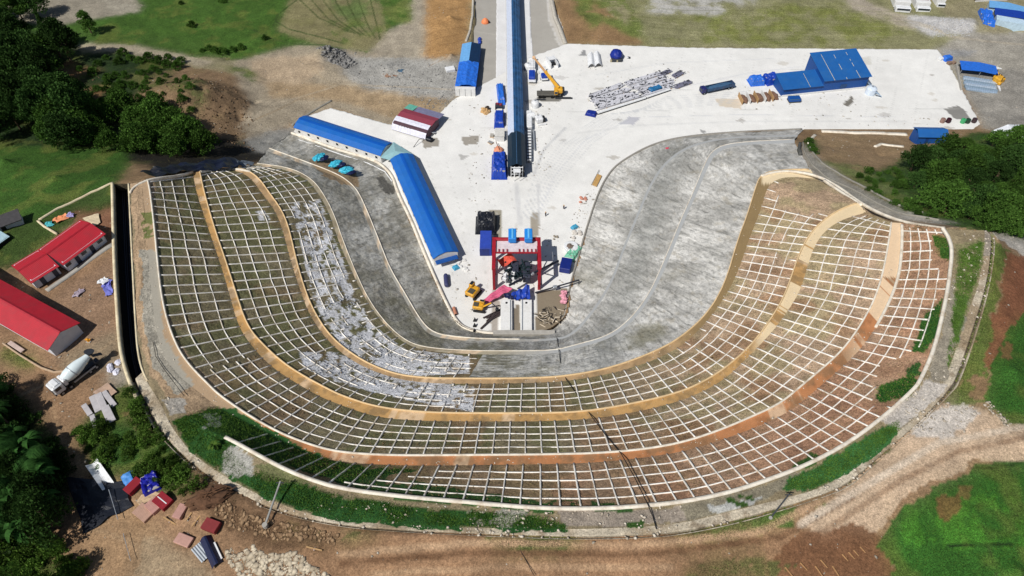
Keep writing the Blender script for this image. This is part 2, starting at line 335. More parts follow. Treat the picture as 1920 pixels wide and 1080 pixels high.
# ================================================================== OUTER GROUND HEIGHTS
HX0, HX1, HY0, HY1, HS = -270, 270, 10, 340, 2.0
nx, ny = int((HX1 - HX0) / HS) + 1, int((HY1 - HY0) / HS) + 1
CTRL = [(0, 1080, 33), (150, 1080, 35), (300, 1080, 37.5), (600, 1075, 39.6), (600, 1040, 39.8), (960, 1080, 40), (960, 1040, 40.2), (1300, 1080, 40), (1300, 1040, 40.2), (1920, 1080, 42), (1640, 1010, 40), (1800, 950, 41.5), (1800, 830, 41), (1920, 820, 42),
        (1920, 700, 43), (1890, 600, 41), (1900, 500, 38), (1920, 460, 35), (1880, 430, 34), (1800, 405, 30), (1700, 360, 24), (1800, 350, 20), (1920, 400, 26), (1640, 330, 17), (1580, 300, 11), (1540, 340, 17), (1920, 320, 14), (1750, 300, 9), (1920, 260, 5), (1650, 290, 7), (1700, 262, 1.5), (1540, 256, 1.5), (1600, 257, 1.5), (1850, 250, 1.5), (1560, 275, 6),
        (100, 830, 33), (240, 830, 33.5), (200, 950, 35), (330, 930, 36.5), (420, 990, 38.5), (0, 700, 32), (100, 700, 32), (180, 740, 32), (60, 560, 32), (190, 470, 32), (190, 400, 31.5), (100, 420, 31), (0, 420, 31), (100, 330, 28), (0, 300, 26), (200, 330, 29), (60, 230, 18), (0, 150, 12), (150, 200, 12), (235, 285, 20),
        (300, 285, 14), (340, 310, 19), (390, 280, 9), (430, 300, 11), (470, 270, 5), (500, 270, 3), (540, 240, .3), (300, 200, 9), (380, 160, 9), (330, 250, 11), (420, 220, 6), (455, 235, 2), (480, 200, .5), (500, 150, .4), (600, 150, 0), (700, 180, -.05), (750, 215, -.05), (640, 185, 0), (860, 190, -.05), (150, 90, 7), (0, 40, 6), (300, 70, 4.5), (300, 0, 4), (500, 40, 3), (430, 110, 1.5), (700, 50, 2), (700, 0, 3),
        (790, 40, 3), (840, 30, 5), (850, 100, 4), (800, 110, 2), (880, 60, .4), (885, 10, .6), (870, 130, 0), (1030, 40, .1), (1045, 10, 2), (1090, 30, 4), (1150, 60, 1), (1200, 40, 2), (1100, 84, -.05), (1300, 88, -.05), (1500, 92, -.05), (1750, 96, -.05), (1400, 40, .4), (1700, 40, .2), (1900, 60, -.05), (1850, 180, -.1), (1920, 150, -.1), (1920, 220, 0), (1850, 210, -.1), (1500, 0, 0), (1900, 0, 0)]
H = np.zeros((ny, nx)); fix = np.zeros((ny, nx), bool)
def setc(x, y, z):
    i = int(round((x - HX0) / HS)); j = int(round((y - HY0) / HS))
    if 0 <= i < nx and 0 <= j < ny: H[j, i] = z; fix[j, i] = True
def pip(px, py, poly):
    inside = np.zeros(px.shape, bool); n = len(poly)
    for i in range(n):
        x0, y0 = poly[i][:2]; x1, y1 = poly[(i + 1) % n][:2]
        if y0 == y1: continue
        c = ((y0 > py) != (y1 > py)) & (px < (x1 - x0) * (py - y0) / (y1 - y0) + x0); inside ^= c
    return inside
GXX, GYY = np.meshgrid(HX0 + HS * np.arange(nx), HY0 + HS * np.arange(ny))
RING = [tuple(p[:2]) for p in ST['PO'][::6]] + [tuple(ST['PO'][-1][:2])] + [tuple(ST[k][-1][:2]) for k in NAMES[1:]] + [tuple(p[:2]) for p in ST['FF'][::-6]] + [tuple(ST['FF'][0][:2])] + [tuple(ST[k][0][:2]) for k in NAMES[-2:0:-1]]
PAD = [(x, y) for x, y, _ in [at(*p) for p in [(620, 203), (728, 233), (790, 250), (850, 187), (940, 140), (1000, 105), (1065, 82), (1180, 86), (1300, 90), (1480, 91), (1600, 92), (1758, 93), (1778, 120), (1800, 160), (1838, 233), (1825, 243), (1507, 243)]]]
PADRING = PAD + [tuple(p[:2]) for p in ST['FF'][::-4]] + [tuple(ST['FF'][0][:2])] + [tuple(at(575, 218)[:2])]
inpad = pip(GXX, GYY, PADRING); H[inpad] = 0; fix[inpad] = True
for u, v, z in CTRL: p = at(u, v, z); setc(*p)
for k in ('PO',):
    for p in ST[k]: setc(*p)
for e in (0, -1):
    for a, c in zip(NAMES, NAMES[1:]):
        for t in np.linspace(0, 1, 20): setc(*(ST[a][e] * (1 - t) + ST[c][e] * t))
# far and side borders
H[0, :] = 36; fix[0, :] = True; H[-1, :] = 1; fix[-1, :] = True
for t, z in ((0, 34), (.25, 31), (.4, 26), (.55, 14), (.8, 6), (1, 2)): H[int(t * (ny - 1)), 0] = z; fix[int(t * (ny - 1)), 0] = True
for t, z in ((0, 42), (.25, 42), (.4, 30), (.55, 8), (.8, 0), (1, 0)): H[int(t * (ny - 1)), -1] = z; fix[int(t * (ny - 1)), -1] = True
H0 = H.copy(); base = H[fix].mean(); H[~fix] = 15
# coarse-to-fine relaxation
for it in range(2600):
    P = np.pad(H, 1, mode='edge'); N_ = (P[:-2, 1:-1] + P[2:, 1:-1] + P[1:-1, :-2] + P[1:-1, 2:]) / 4
    H = np.where(fix, H0, H + 1.0 * (N_ - H))
def hgt(x, y):
    """bilinear ground height (without small relief)"""
    x = np.asarray(x, float); y = np.asarray(y, float)
    fx = np.clip((x - HX0) / HS, 0, nx - 1.001); fy = np.clip((y - HY0) / HS, 0, ny - 1.001)
    i = fx.astype(int); j = fy.astype(int); a = fx - i; b = fy - j
    return (H[j, i] * (1 - a) + H[j, i + 1] * a) * (1 - b) + (H[j + 1, i] * (1 - a) + H[j + 1, i + 1] * a) * b
MOUNDS = []      # (u, v, guess z, radius x, radius y, height, roughness)
def mound(u, v, z, rx, ry, h, rg=.3): p = at(u, v, z); MOUNDS.append((p.x, p.y, rx, ry, h, rg))
mound(330, 190, 8, 17, 11, 4.2, .16); mound(410, 195, 5, 16, 12, 4.0, .18); mound(250, 150, 9, 12, 8, 2.5, .2)
mound(735, 135, 0, 6, 4, 1.2, .5); mound(610, 112, 0, 6, 4, 2.2, .6); mound(820, 60, 4, 8, 14, 1.2, .1)
mound(1785, 50, 0, 16, 8, 2.5, .3); mound(400, 950, 37, 7, 3.5, 1.8, .6); mound(600, 138, 0, 16, 7, 1.6, .2)
mound(620, 110, 0, 7, 4, 1.5, .5)
def relief(x, y):
    r = (fbm(x, y, 14, 3) - .5) * .7 + (fbm(x, y, 3, 9) - .5) * .35
    pd = sstep(0, 3, hgt(x, y)) * .7 + .3
    r = r * pd
    for cx, cy, rx, ry, h, rg in MOUNDS:
        d = ((x - cx) / rx) ** 2 + ((y - cy) / ry) ** 2; g = np.exp(-d * 1.6)
        r = r + g * h * (1 + rg * (fbm(x, y, 2.2, 21) - .5) * 2)
    return r
def ground_z(x, y): return hgt(x, y) + relief(np.asarray(x, float), np.asarray(y, float))
def G(u, v):
    """ground point seen at a place in the photograph (outside the cutting)"""
    d = ray(u, v); lo = 60.0
    t = np.linspace(.06, .32, 2600); X = d[0] * t; Y = d[1] * t; Zr = CAM_H + d[2] * t
    i = int(np.argmax(Zr < ground_z(X, Y))); return Vector((X[i], Y[i], float(ground_z(X[i:i + 1], Y[i:i + 1])[0])))

# ================================================================== WHERE EACH SURFACE COLOUR LIES
# outlines traced on the ground, (polygon, sRGB, vegetation, patchiness)
DG = (44, 62, 33); GR = (72, 104, 42); GB = (62, 118, 42); OL = (138, 136, 96)
PAINT = [
 ([(-400, -300), (2300, -300), (2300, 160), (-400, 160)], (150, 142, 112), .3, 0),
 ([(-300, 480), (420, 480), (640, 960), (640, 1500), (-300, 1500)], (152, 122, 94), 0, 0),
 ([(1000, 960), (1500, 960), (2200, 700), (2200, 1500), (1000, 1500)], (158, 126, 96), 0, 0),
 ([(560, 985), (1500, 1000), (1560, 1090), (1500, 1500), (560, 1500)], (160, 126, 96), 0, 0),
 # top left
 ([(-200, -200), (800, -200), (790, 20), (740, 60), (700, 110), (440, 112), (300, 100), (130, 85), (-200, 90)], GR, .8, 0),
 ([(-200, -60), (150, -60), (270, 8), (260, 24), (190, 32), (100, 50), (40, 42), (-200, 30)], (158, 150, 134), 0, 0),
 ([(190, 0), (255, 5), (262, 26), (205, 22)], (165, 158, 142), 0, 0),
 ([(560, -30), (700, -30), (720, 20), (722, 60), (700, 95), (650, 92), (590, 80), (520, 60), (530, 30)], (134, 128, 92), .35, 0),
 ([(600, -60), (705, -60), (712, 30), (690, 60), (650, 50), (628, 20)], (104, 122, 70), .5, .3),
 ([(720, -20), (800, -20), (786, 22), (760, 44), (728, 36)], (112, 124, 66), .5, .2),
 ([(610, 40), (712, 40), (716, 80), (640, 86)], (92, 112, 58), .5, .5),
 ([(800, -60), (885, -60), (882, 40), (870, 100), (845, 118), (792, 118), (786, 60)], (176, 138, 92), 0, 0),
 ([(775, -60), (803, -60), (796, 60), (796, 118), (740, 110), (690, 100), (725, 60), (770, 40)], (166, 156, 138), 0, 0),
 ([(440, 112), (560, 84), (640, 92), (800, 110), (880, 105), (880, 190), (790, 262), (620, 205), (470, 262), (430, 220)], (164, 152, 132), 0, 0),
 ([(640, 105), (760, 108), (870, 118), (872, 165), (840, 190), (770, 178), (690, 170), (640, 140)], (168, 166, 160), 0, 0),
 ([(596, 90), (640, 92), (672, 118), (650, 128), (604, 112)], (122, 120, 116), 0, 0),
 ([(500, 150), (640, 160), (770, 178), (840, 186), (795, 240), (640, 190), (500, 182)], (168, 146, 116), 0, 0),
 ([(470, 112), (590, 104), (610, 130), (560, 160), (480, 152)], (184, 164, 138), 0, 0),
 ([(430, 124), (462, 126), (500, 150), (470, 152), (436, 136)], (92, 110, 58), .8, .3),
 ([(140, 82), (230, 84), (330, 98), (400, 116), (380, 126), (300, 112), (220, 98), (150, 92)], (176, 164, 142), 0, 0),
 ([(130, 60), (200, 50), (330, 70), (420, 92), (420, 112), (330, 98), (230, 84), (140, 82)], (74, 104, 44), .9, 0),
 ([(-200, 60), (140, 60), (150, 100), (230, 98), (350, 126), (380, 150), (260, 300), (-200, 300)], DG, .9, 0),
 ([(90, 120), (180, 115), (200, 170), (170, 200), (100, 170)], (130, 100, 70), .2, .2),
 ([(290, 140), (345, 124), (440, 140), (468, 196), (452, 240), (480, 268), (430, 270), (370, 235), (300, 215), (250, 190)], (138, 114, 88), .2, 0),
 ([(330, 150), (380, 150), (400, 200), (350, 215)], (92, 100, 58), .6, .3),
 ([(230, 130), (330, 130), (330, 170), (240, 175)], (110, 112, 66), .7, .5),
 ([(240, 300), (250, 262), (330, 250), (420, 262), (520, 272), (548, 282), (480, 308), (300, 322)], (42, 40, 36), .3, 0),  # shade behind the end ridge painted into the ground colour
 ([(455, 262), (545, 238), (560, 252), (548, 285), (500, 290), (468, 280)], (150, 148, 142), 0, 0),
 # left yard
 ([(-300, 268), (110, 275), (240, 278), (244, 312), (222, 340), (205, 346), (80, 410), (40, 415), (-300, 430)], (64, 98, 38), 1, 0),
 ([(-300, 415), (80, 405), (215, 340), (216, 390), (150, 402), (110, 440), (20, 505), (-300, 500)], (66, 86, 40), .9, 0),
 ([(128, 400), (216, 390), (216, 462), (150, 420)], (132, 96, 74), 0, 0),
 ([(0, 645), (30, 655), (70, 690), (40, 692), (0, 668)], (72, 100, 42), .9, 0),
 ([(94, 560), (215, 470), (220, 690), (150, 700), (100, 680)], (150, 122, 98), 0, 0),
 ([(120, 650), (222, 620), (235, 690), (200, 700), (110, 690)], (150, 132, 108), 0, 0),
 ([(195, 690), (240, 672), (250, 720), (210, 740)], (168, 160, 146), 0, .2),
 ([(148, 800), (170, 776), (215, 730), (262, 722), (300, 800), (352, 878), (400, 920), (320, 935), (250, 900), (170, 880)], (56, 88, 36), 1, 0),
 ([(228, 770), (262, 772), (288, 818), (262, 812)], (134, 106, 76), 0, .2),
 ([(-300, 720), (30, 735), (110, 820), (132, 920), (60, 1000), (130, 1060), (100, 1500), (-300, 1500)], DG, .9, 0),
 ([(140, 930), (250, 925), (300, 985), (290, 1090), (120, 1090), (165, 1000)], (164, 134, 102), 0, 0),
 ([(270, 1010), (330, 1030), (420, 1090), (240, 1090)], (170, 150, 122), 0, 0),
 ([(325, 912), (400, 905), (470, 960), (640, 1000), (640, 1024), (500, 1030), (400, 985)], (96, 74, 54), .3, 0),
 ([(560, 990), (640, 995), (760, 1004), (640, 1016), (560, 1010)], (84, 96, 52), .9, .4),
 ([(915, 1006), (1080, 1013), (1100, 1024), (1000, 1032), (925, 1020)], (60, 98, 40), 1, .1),
 ([(1180, 1010), (1300, 1000), (1360, 990), (1340, 1008), (1190, 1024)], (78, 108, 48), 1, .15),
 # right side
 ([(1300, 1000), (1440, 960), (1560, 920), (1680, 830), (1700, 850), (1560, 940), (1480, 985), (1340, 1012)], (84, 112, 52), 1, .1),
 ([(1480, 985), (1560, 930), (1660, 850), (1720, 790), (1770, 752), (1850, 768), (1900, 800), (2300, 780), (2300, 850), (1830, 866), (1720, 920), (1650, 985), (1600, 1010)], (204, 178, 150), 0, 0),
 ([(1490, 1000), (1600, 985), (1650, 1005), (1680, 1090), (1400, 1090), (1440, 1060)], (128, 92, 66), 0, 0),
 ([(1280, 1060), (1420, 1046), (1490, 1062), (1460, 1090), (1280, 1090)], (90, 96, 54), .8, .3),
 ([(1700, 790), (1800, 752), (1836, 775), (1780, 830), (1720, 815)], (206, 198, 188), 0, 0),
 ([(1640, 1012), (1690, 960), (1770, 900), (1830, 878), (1890, 862), (2300, 850), (2300, 1500), (1680, 1500), (1672, 1060)], (56, 102, 38), .8, 0),
 ([(1700, 950), (1800, 930), (2300, 960), (2300, 1010), (1800, 1030), (1690, 1020)], (70, 124, 42), .7, .15),
 ([(1740, 945), (1762, 930), (1800, 925), (1796, 955), (1766, 975), (1742, 962)], (116, 92, 56), .2, .1),
 ([(1800, 905), (1825, 915), (1818, 936), (1796, 928)], (112, 96, 56), .2, .1),
 ([(1800, 440), (1868, 440), (1856, 540), (1800, 720), (1830, 760), (1770, 755), (1790, 700), (1790, 600)], (120, 122, 78), .7, 0),
 ([(1868, 452), (1890, 475), (1868, 560), (1845, 700), (1852, 755), (1795, 755), (1810, 690), (1850, 560)], (98, 114, 56), .8, 0),
 ([(1810, 640), (1840, 640), (1846, 752), (1812, 756)], (146, 116, 88), .1, .2),
 ([(1890, 478), (1960, 480), (1960, 560), (1880, 640), (1856, 705), (1842, 690), (1868, 580)], (132, 88, 64), 0, 0),
 ([(1852, 700), (1880, 640), (1960, 545), (2300, 500), (2300, 790), (1885, 792), (1846, 750)], (56, 100, 38), .9, 0),
 ([(1878, 650), (1902, 640), (1900, 672), (1878, 672)], (122, 96, 62), 0, .1),
 ([(1690, 415), (1760, 420), (1860, 432), (1870, 446), (1930, 490), (1960, 440), (1880, 415), (1780, 405), (1700, 395)], (196, 190, 180), 0, 0),
 ([(1760, 405), (2300, 380), (2300, 470), (1930, 455), (1860, 428)], (90, 104, 56), .8, .2),
 ([(1600, 340), (1640, 300), (1700, 290), (1830, 250), (2300, 240), (2300, 440), (1840, 432), (1740, 412), (1680, 385)], (58, 84, 38), .9, 0),
 ([(1506, 243), (1700, 250), (1710, 285), (1660, 318), (1600, 310), (1540, 300), (1510, 270)], (152, 128, 98), .1, 0),
 ([(1506, 244), (1528, 245), (1520, 268), (1504, 270)], (140, 112, 80), 0, 0),
 ([(1510, 262), (1532, 262), (1526, 292), (1512, 284)], (60, 96, 40), 1, .1),
 ([(1540, 302), (1600, 306), (1640, 325), (1720, 380), (1640, 360), (1590, 335)], (112, 120, 74), .7, .15),
 ([(1506, 268), (1530, 290), (1590, 340), (1700, 395), (1700, 415), (1600, 385), (1530, 335), (1500, 290)], (158, 154, 144), 0, 0),
 ([(1432, 300), (1490, 300), (1520, 318), (1540, 340), (1424, 322)], (160, 142, 122), 0, 0),
 # top right
 ([(1060, 84), (1040, 30), (1034, -60), (1110, -60), (1140, 20), (1210, 84)], (146, 118, 86), .1, 0),
 ([(1064, -60), (1150, -60), (1210, 40), (1224, 70), (1180, 68), (1130, 40), (1108, 56), (1080, 20)], (112, 124, 66), .8, .15),
 ([(1140, -60), (1700, -60), (1800, 60), (1800, 94), (1200, 88), (1200, 40)], (142, 140, 104), .6, 0),
 ([(1300, 30), (1500, 5), (1620, 30), (1700, 60), (1600, 88), (1320, 82)], (132, 136, 78), .7, .35),
 ([(1200, -60), (1425, -60), (1416, 8), (1330, 30), (1215, 22)], (186, 184, 178), 0, .1),
 ([(1570, -30), (1640, 10), (1700, 30), (1760, 60), (1700, 50), (1600, 20)], (170, 160, 144), 0, .1),
 ([(1700, 28), (1830, 36), (1826, 62), (1740, 66), (1700, 40)], (190, 188, 186), 0, 0),
 ([(1745, 94), (1810, 62), (2300, 60), (2300, 250), (1840, 244), (1800, 150)], (162, 157, 146), 0, 0),
 ([(1800, 130), (2300, 138), (2300, 262), (1850, 244)], (148, 144, 136), 0, 0),
 ([(1766, 92), (1830, 94), (1810, 108), (1772, 106)], (150, 150, 150), 0, 0),
]
def classify(P, base, paints=None, wa=1.0, seed=50):
    n = len(P); uv = proj(P); col = np.tile(np.array(alb(*base)), (n, 1)); veg = np.zeros(n)
    x, y = P[:, 0], P[:, 1]
    wx = ((fbm(x, y, 5, seed) - .5) * 34 + (fbm(x, y, 1.2, seed + 5) - .5) * 12) * wa; wy = ((fbm(x, y, 5, seed + 9) - .5) * 24 + (fbm(x, y, 1.2, seed + 14) - .5) * 9) * wa
    dep = y * CP - (P[:, 2] - CAM_H) * SP; s = 120 / dep; U = uv[:, 0] + wx * s; V = uv[:, 1] + wy * s
    pn = fbm(x, y, 4, seed + 20)
    for poly, rgb, vg, patch in (PAINT if paints is None else paints):
        us = [p[0] for p in poly]; vs = [p[1] for p in poly]
        idx = np.where((U > min(us)) & (U < max(us)) & (V > min(vs)) & (V < max(vs)))[0]
        if not len(idx): continue
        m = pip(U[idx], V[idx], poly); idx = idx[m]
        if patch: idx = idx[pn[idx] > .5 - .12 + patch * .3]
        col[idx] = alb(*rgb); veg[idx] = vg
    return col, veg
def lines_paint(P, col, lines, blend=.5):
    """tyre tracks, furrows and field banks: (polyline px, half-width m, sRGB, strength)"""
    for px, hw, rgb, k in lines:
        pts = [at(u, v, 0) if len(px[0]) == 2 else at(*q) for q in px for u, v in [q[:2]]]
        W = np.array([[p.x, p.y] for p in pts])
        bx = (P[:, 0] > W[:, 0].min() - 3) & (P[:, 0] < W[:, 0].max() + 3) & (P[:, 1] > W[:, 1].min() - 3) & (P[:, 1] < W[:, 1].max() + 3)
        idx = np.where(bx)[0]
        if not len(idx): continue
        Q = P[idx, :2]; best = np.full(len(idx), 1e9)
        for a, b in zip(W, W[1:]):
            ab = b - a; t = np.clip(((Q - a) @ ab) / (ab @ ab + 1e-9), 0, 1); best = np.minimum(best, np.linalg.norm(Q - a - t[:, None] * ab, axis=1))
        f = (1 - sstep(hw * .6, hw * 1.3, best)) * k * (.5 + fbm(Q[:, 0], Q[:, 1], 3, 77)); f = np.clip(f, 0, 1)[:, None]
        col[idx] = col[idx] * (1 - f) + np.array(alb(*rgb)) * f
    return col

# ================================================================== GROUND SHEET
M_ground = ground_material("earth_ground", grain=.34, bump=.6, fine=1.6, spots=.25)
M_soil = ground_material("slope_soil", grain=.42, bump=.8, fine=1.5, spots=.2)
M_conc = ground_material("worn_concrete", grain=.08, bump=.15, fine=2.2)
M_shot = ground_material("sprayed_concrete", grain=.2, bump=1.0, fine=1.3)
step = .5
gx = np.arange(-262, 262.1, step); gy = np.arange(14, 330.1, step)
X, Y = np.meshgrid(gx, gy); ok = (np.abs(X) < 104 + Y * .55)
ins = pip(X, Y, RING); 
deep = ins.copy(); TR = ins & (X < -60) & (Y > 62) & (Y < 140)
for _ in range(2): deep = deep & np.roll(deep, 1, 0) & np.roll(deep, -1, 0) & np.roll(deep, 1, 1) & np.roll(deep, -1, 1)
deep |= TR
Zg = ground_z(X, Y) - np.where(ins, .35, 0)
# keep the floor sheets clear of relief
nearpad = pip(X, Y, PADRING); Zg = np.where(nearpad, -.12, Zg)
ROAD = [tuple(at(*p)[:2]) for p in [(888, -80), (1034, -80), (1040, 10), (1056, 50), (1062, 84), (1000, 108), (940, 142), (905, 165), (884, 176), (884, 100), (890, 40)]]
nr = pip(X, Y, ROAD); Zg = np.where(nr, np.minimum(Zg, -.12), Zg)
vid = -np.ones(X.shape, int); keep = ok & ~deep; vid[keep] = np.arange(keep.sum())
V = np.stack([X[keep], Y[keep], Zg[keep]], 1)
q = [vid[:-1, :-1], vid[:-1, 1:], vid[1:, 1:], vid[1:, :-1]]; good = (q[0] >= 0) & (q[1] >= 0) & (q[2] >= 0) & (q[3] >= 0)
Fq = np.stack([a[good] for a in q], 1)
gc, gv = classify(V, (150, 124, 94))
def soften(a, mask, rad=3, passes=2):
    """soil colours grade into each other over a metre or two"""
    shp = mask.shape + ((a.shape[1],) if a.ndim > 1 else ()); g = np.zeros(shp); wgt = np.zeros(mask.shape); g[mask] = a; wgt[mask] = 1
    for _ in range(passes):
        for ax in (0, 1):
            acc = np.zeros_like(g); wa_ = np.zeros_like(wgt)
            for d in range(-rad, rad + 1): acc += np.roll(g, d, ax); wa_ += np.roll(wgt, d, ax)
            g, wgt = acc / (2 * rad + 1), wa_ / (2 * rad + 1)
    return (g / np.maximum(wgt, 1e-6)[..., None] if a.ndim > 1 else g / np.maximum(wgt, 1e-6))[mask]
gs_, hf = soften(gc, keep), fbm(V[:, 0], V[:, 1], 1.3, 61)[:, None]; gm_ = np.clip(.95 - (hf > .56) * .5, 0, 1) * np.where((V[:, 1] < 110) & (V[:, 0] > 40), .25, 1)[:, None]; gc = gc * (1 - gm_) + gs_ * gm_; gv = .4 * gv + .6 * soften(gv, keep, 2, 1)
furrow = []
for a in range(7): furrow.append(([(560 + a * 22, -20), (566 + a * 22, 12 + a), (600 + a * 18, 44 + a * 2), (660 + a * 9, 70 + a * 2)], .28, (70, 84, 44), .9))
furrow += [([(520, 52), (545, 66), (600, 78), (650, 90)], .35, (64, 84, 42), .9), ([(480, 70), (520, 86), (560, 92), (610, 92)], .5, (70, 92, 46), .8), ([(566, 0), (556, 14), (524, 40), (516, 62)], .4, (66, 86, 42), .8),
  ([(1780, 1020, 41), (1850, 1018, 42), (1920, 1012, 42)], .25, (34, 56, 26), .9), ([(1862, 1020, 42), (1880, 1075, 42)], .1, (60, 70, 40), .7), ([(1830, 878, 41), (1920, 862, 42)], .3, (40, 70, 28), .8),
  ([(640, 1040, 40), (900, 1020, 40), (1200, 1024, 40), (1420, 1000, 40), (1560, 930, 41)], .55, (186, 154, 122), .9), ([(640, 1056, 40), (900, 1038, 40), (1200, 1042, 40), (1460, 1010, 40), (1600, 930, 41)], .5, (118, 88, 64), .8),
  ([(700, 1075, 40), (1000, 1062, 40), (1260, 1064, 40)], .5, (182, 150, 118), .8), ([(1500, 985, 40), (1640, 900, 41), (1760, 830, 41), (1920, 800, 41)], .6, (222, 204, 182), .8), ([(1540, 1000, 40), (1690, 900, 41), (1800, 845, 41), (1920, 822, 41)], .5, (158, 130, 104), .7),
  ([(100, 760, 32), (110, 820, 33), (180, 900, 35)], .3, (180, 150, 116), .4), ([(150, 980, 36), (230, 1010, 36), (330, 1060, 38)], .35, (186, 160, 128), .4), ([(40, 740, 32), (150, 690, 32), (210, 640, 32)], .4, (176, 152, 122), .5),
  ([(450, 262), (520, 200), (640, 160), (850, 170)], .5, (184, 170, 148), .5), ([(480, 240), (560, 190), (700, 190), (840, 190)], .4, (148, 130, 104), .5), ([(560, 120), (620, 160), (760, 176)], .3, (150, 134, 108), .5),
  ([(1450, 94), (1300, 60), (1180, 20)], .3, (160, 156, 120), .4), ([(1700, 40), (1780, 72), (1920, 92)], .9, (182, 172, 154), .6), ([(1600, 8), (1680, 40), (1760, 64)], .7, (176, 166, 146), .5)]
for a in range(9): y0 = 8 + a * 9; furrow.append(([(1110 + a * 14, y0), (1300, y0 + 6), (1500, y0 + 3), (1700, y0 + 8)], .3, (112, 116, 70) if a % 2 else (164, 158, 124), .45))
for a in range(8): furrow.append(([(880 - a * 2, 8 + a * 13, 2), (845, 14 + a * 13, 3), (800, 28 + a * 13, 3)], .16, (140, 104, 66), .6))
gc = lines_paint(V, gc, furrow)
big = fbm(V[:, 0], V[:, 1], 9, 90); gc *= (.82 + .36 * big)[:, None]
# grass tints: fresher and drier patches
t1 = fbm(V[:, 0], V[:, 1], 6, 95); gg = np.array(alb(120, 124, 62)); k = (gv * sstep(.5, .72, t1) * .5)[:, None]; gc = gc * (1 - k) + gg * k
ground = npmesh("ground", V, Fq, M_ground, cols=gc, veg=gv, smooth=True); tag(ground, kind="structure"); GV, GVEG, GCOL = V, gv, gc
# far country beyond the frame, as one ring reaching the horizon
far_ = np.array([300, 360, 460, 650, 1000, 1800, 4000.]); xs_ = np.r_[-far_[::-1], np.arange(-265, 266, 5), far_]; ys_ = np.r_[170 - far_[::-1] , np.arange(-120, 345, 5), 170 + far_[1:]]; ys_ = np.unique(ys_)
XX, YY = np.meshgrid(xs_, ys_); ZZ = hgt(XX, YY) - .9; inr = pip(XX, YY, RING); ZZ = np.where(pip(XX, YY, PADRING), -1.2, ZZ)
rd_ = pip(XX, YY, ROAD); rd_ = rd_ | np.roll(rd_, 1, 1) | np.roll(rd_, -1, 1) | np.roll(rd_, 1, 0) | np.roll(rd_, -1, 0); ZZ = np.where(rd_, np.minimum(ZZ, -1.2), ZZ); dd_ = inr.copy()
for _ in range(1): dd_ = dd_ | np.roll(dd_, 1, 0) | np.roll(dd_, -1, 0) | np.roll(dd_, 1, 1) | np.roll(dd_, -1, 1)
vid = np.arange(XX.size).reshape(XX.shape); q = [vid[:-1, :-1], vid[:-1, 1:], vid[1:, 1:], vid[1:, :-1]]; kk = ~(dd_[:-1, :-1] | dd_[:-1, 1:] | dd_[1:, 1:] | dd_[1:, :-1])
SV = np.stack([XX.ravel(), YY.ravel(), ZZ.ravel()], 1); SF = np.stack([a[kk] for a in q], 1)
tn = fbm(SV[:, 0], SV[:, 1], 40, 15)[:, None]; sc_ = np.array(alb(78, 98, 52)) * (1 - tn) + np.array(alb(128, 124, 84)) * tn
side = npmesh("surrounding_country", SV, SF, M_ground, cols=sc_, veg=np.full(len(SV), .6), smooth=True); tag(side, kind="structure")

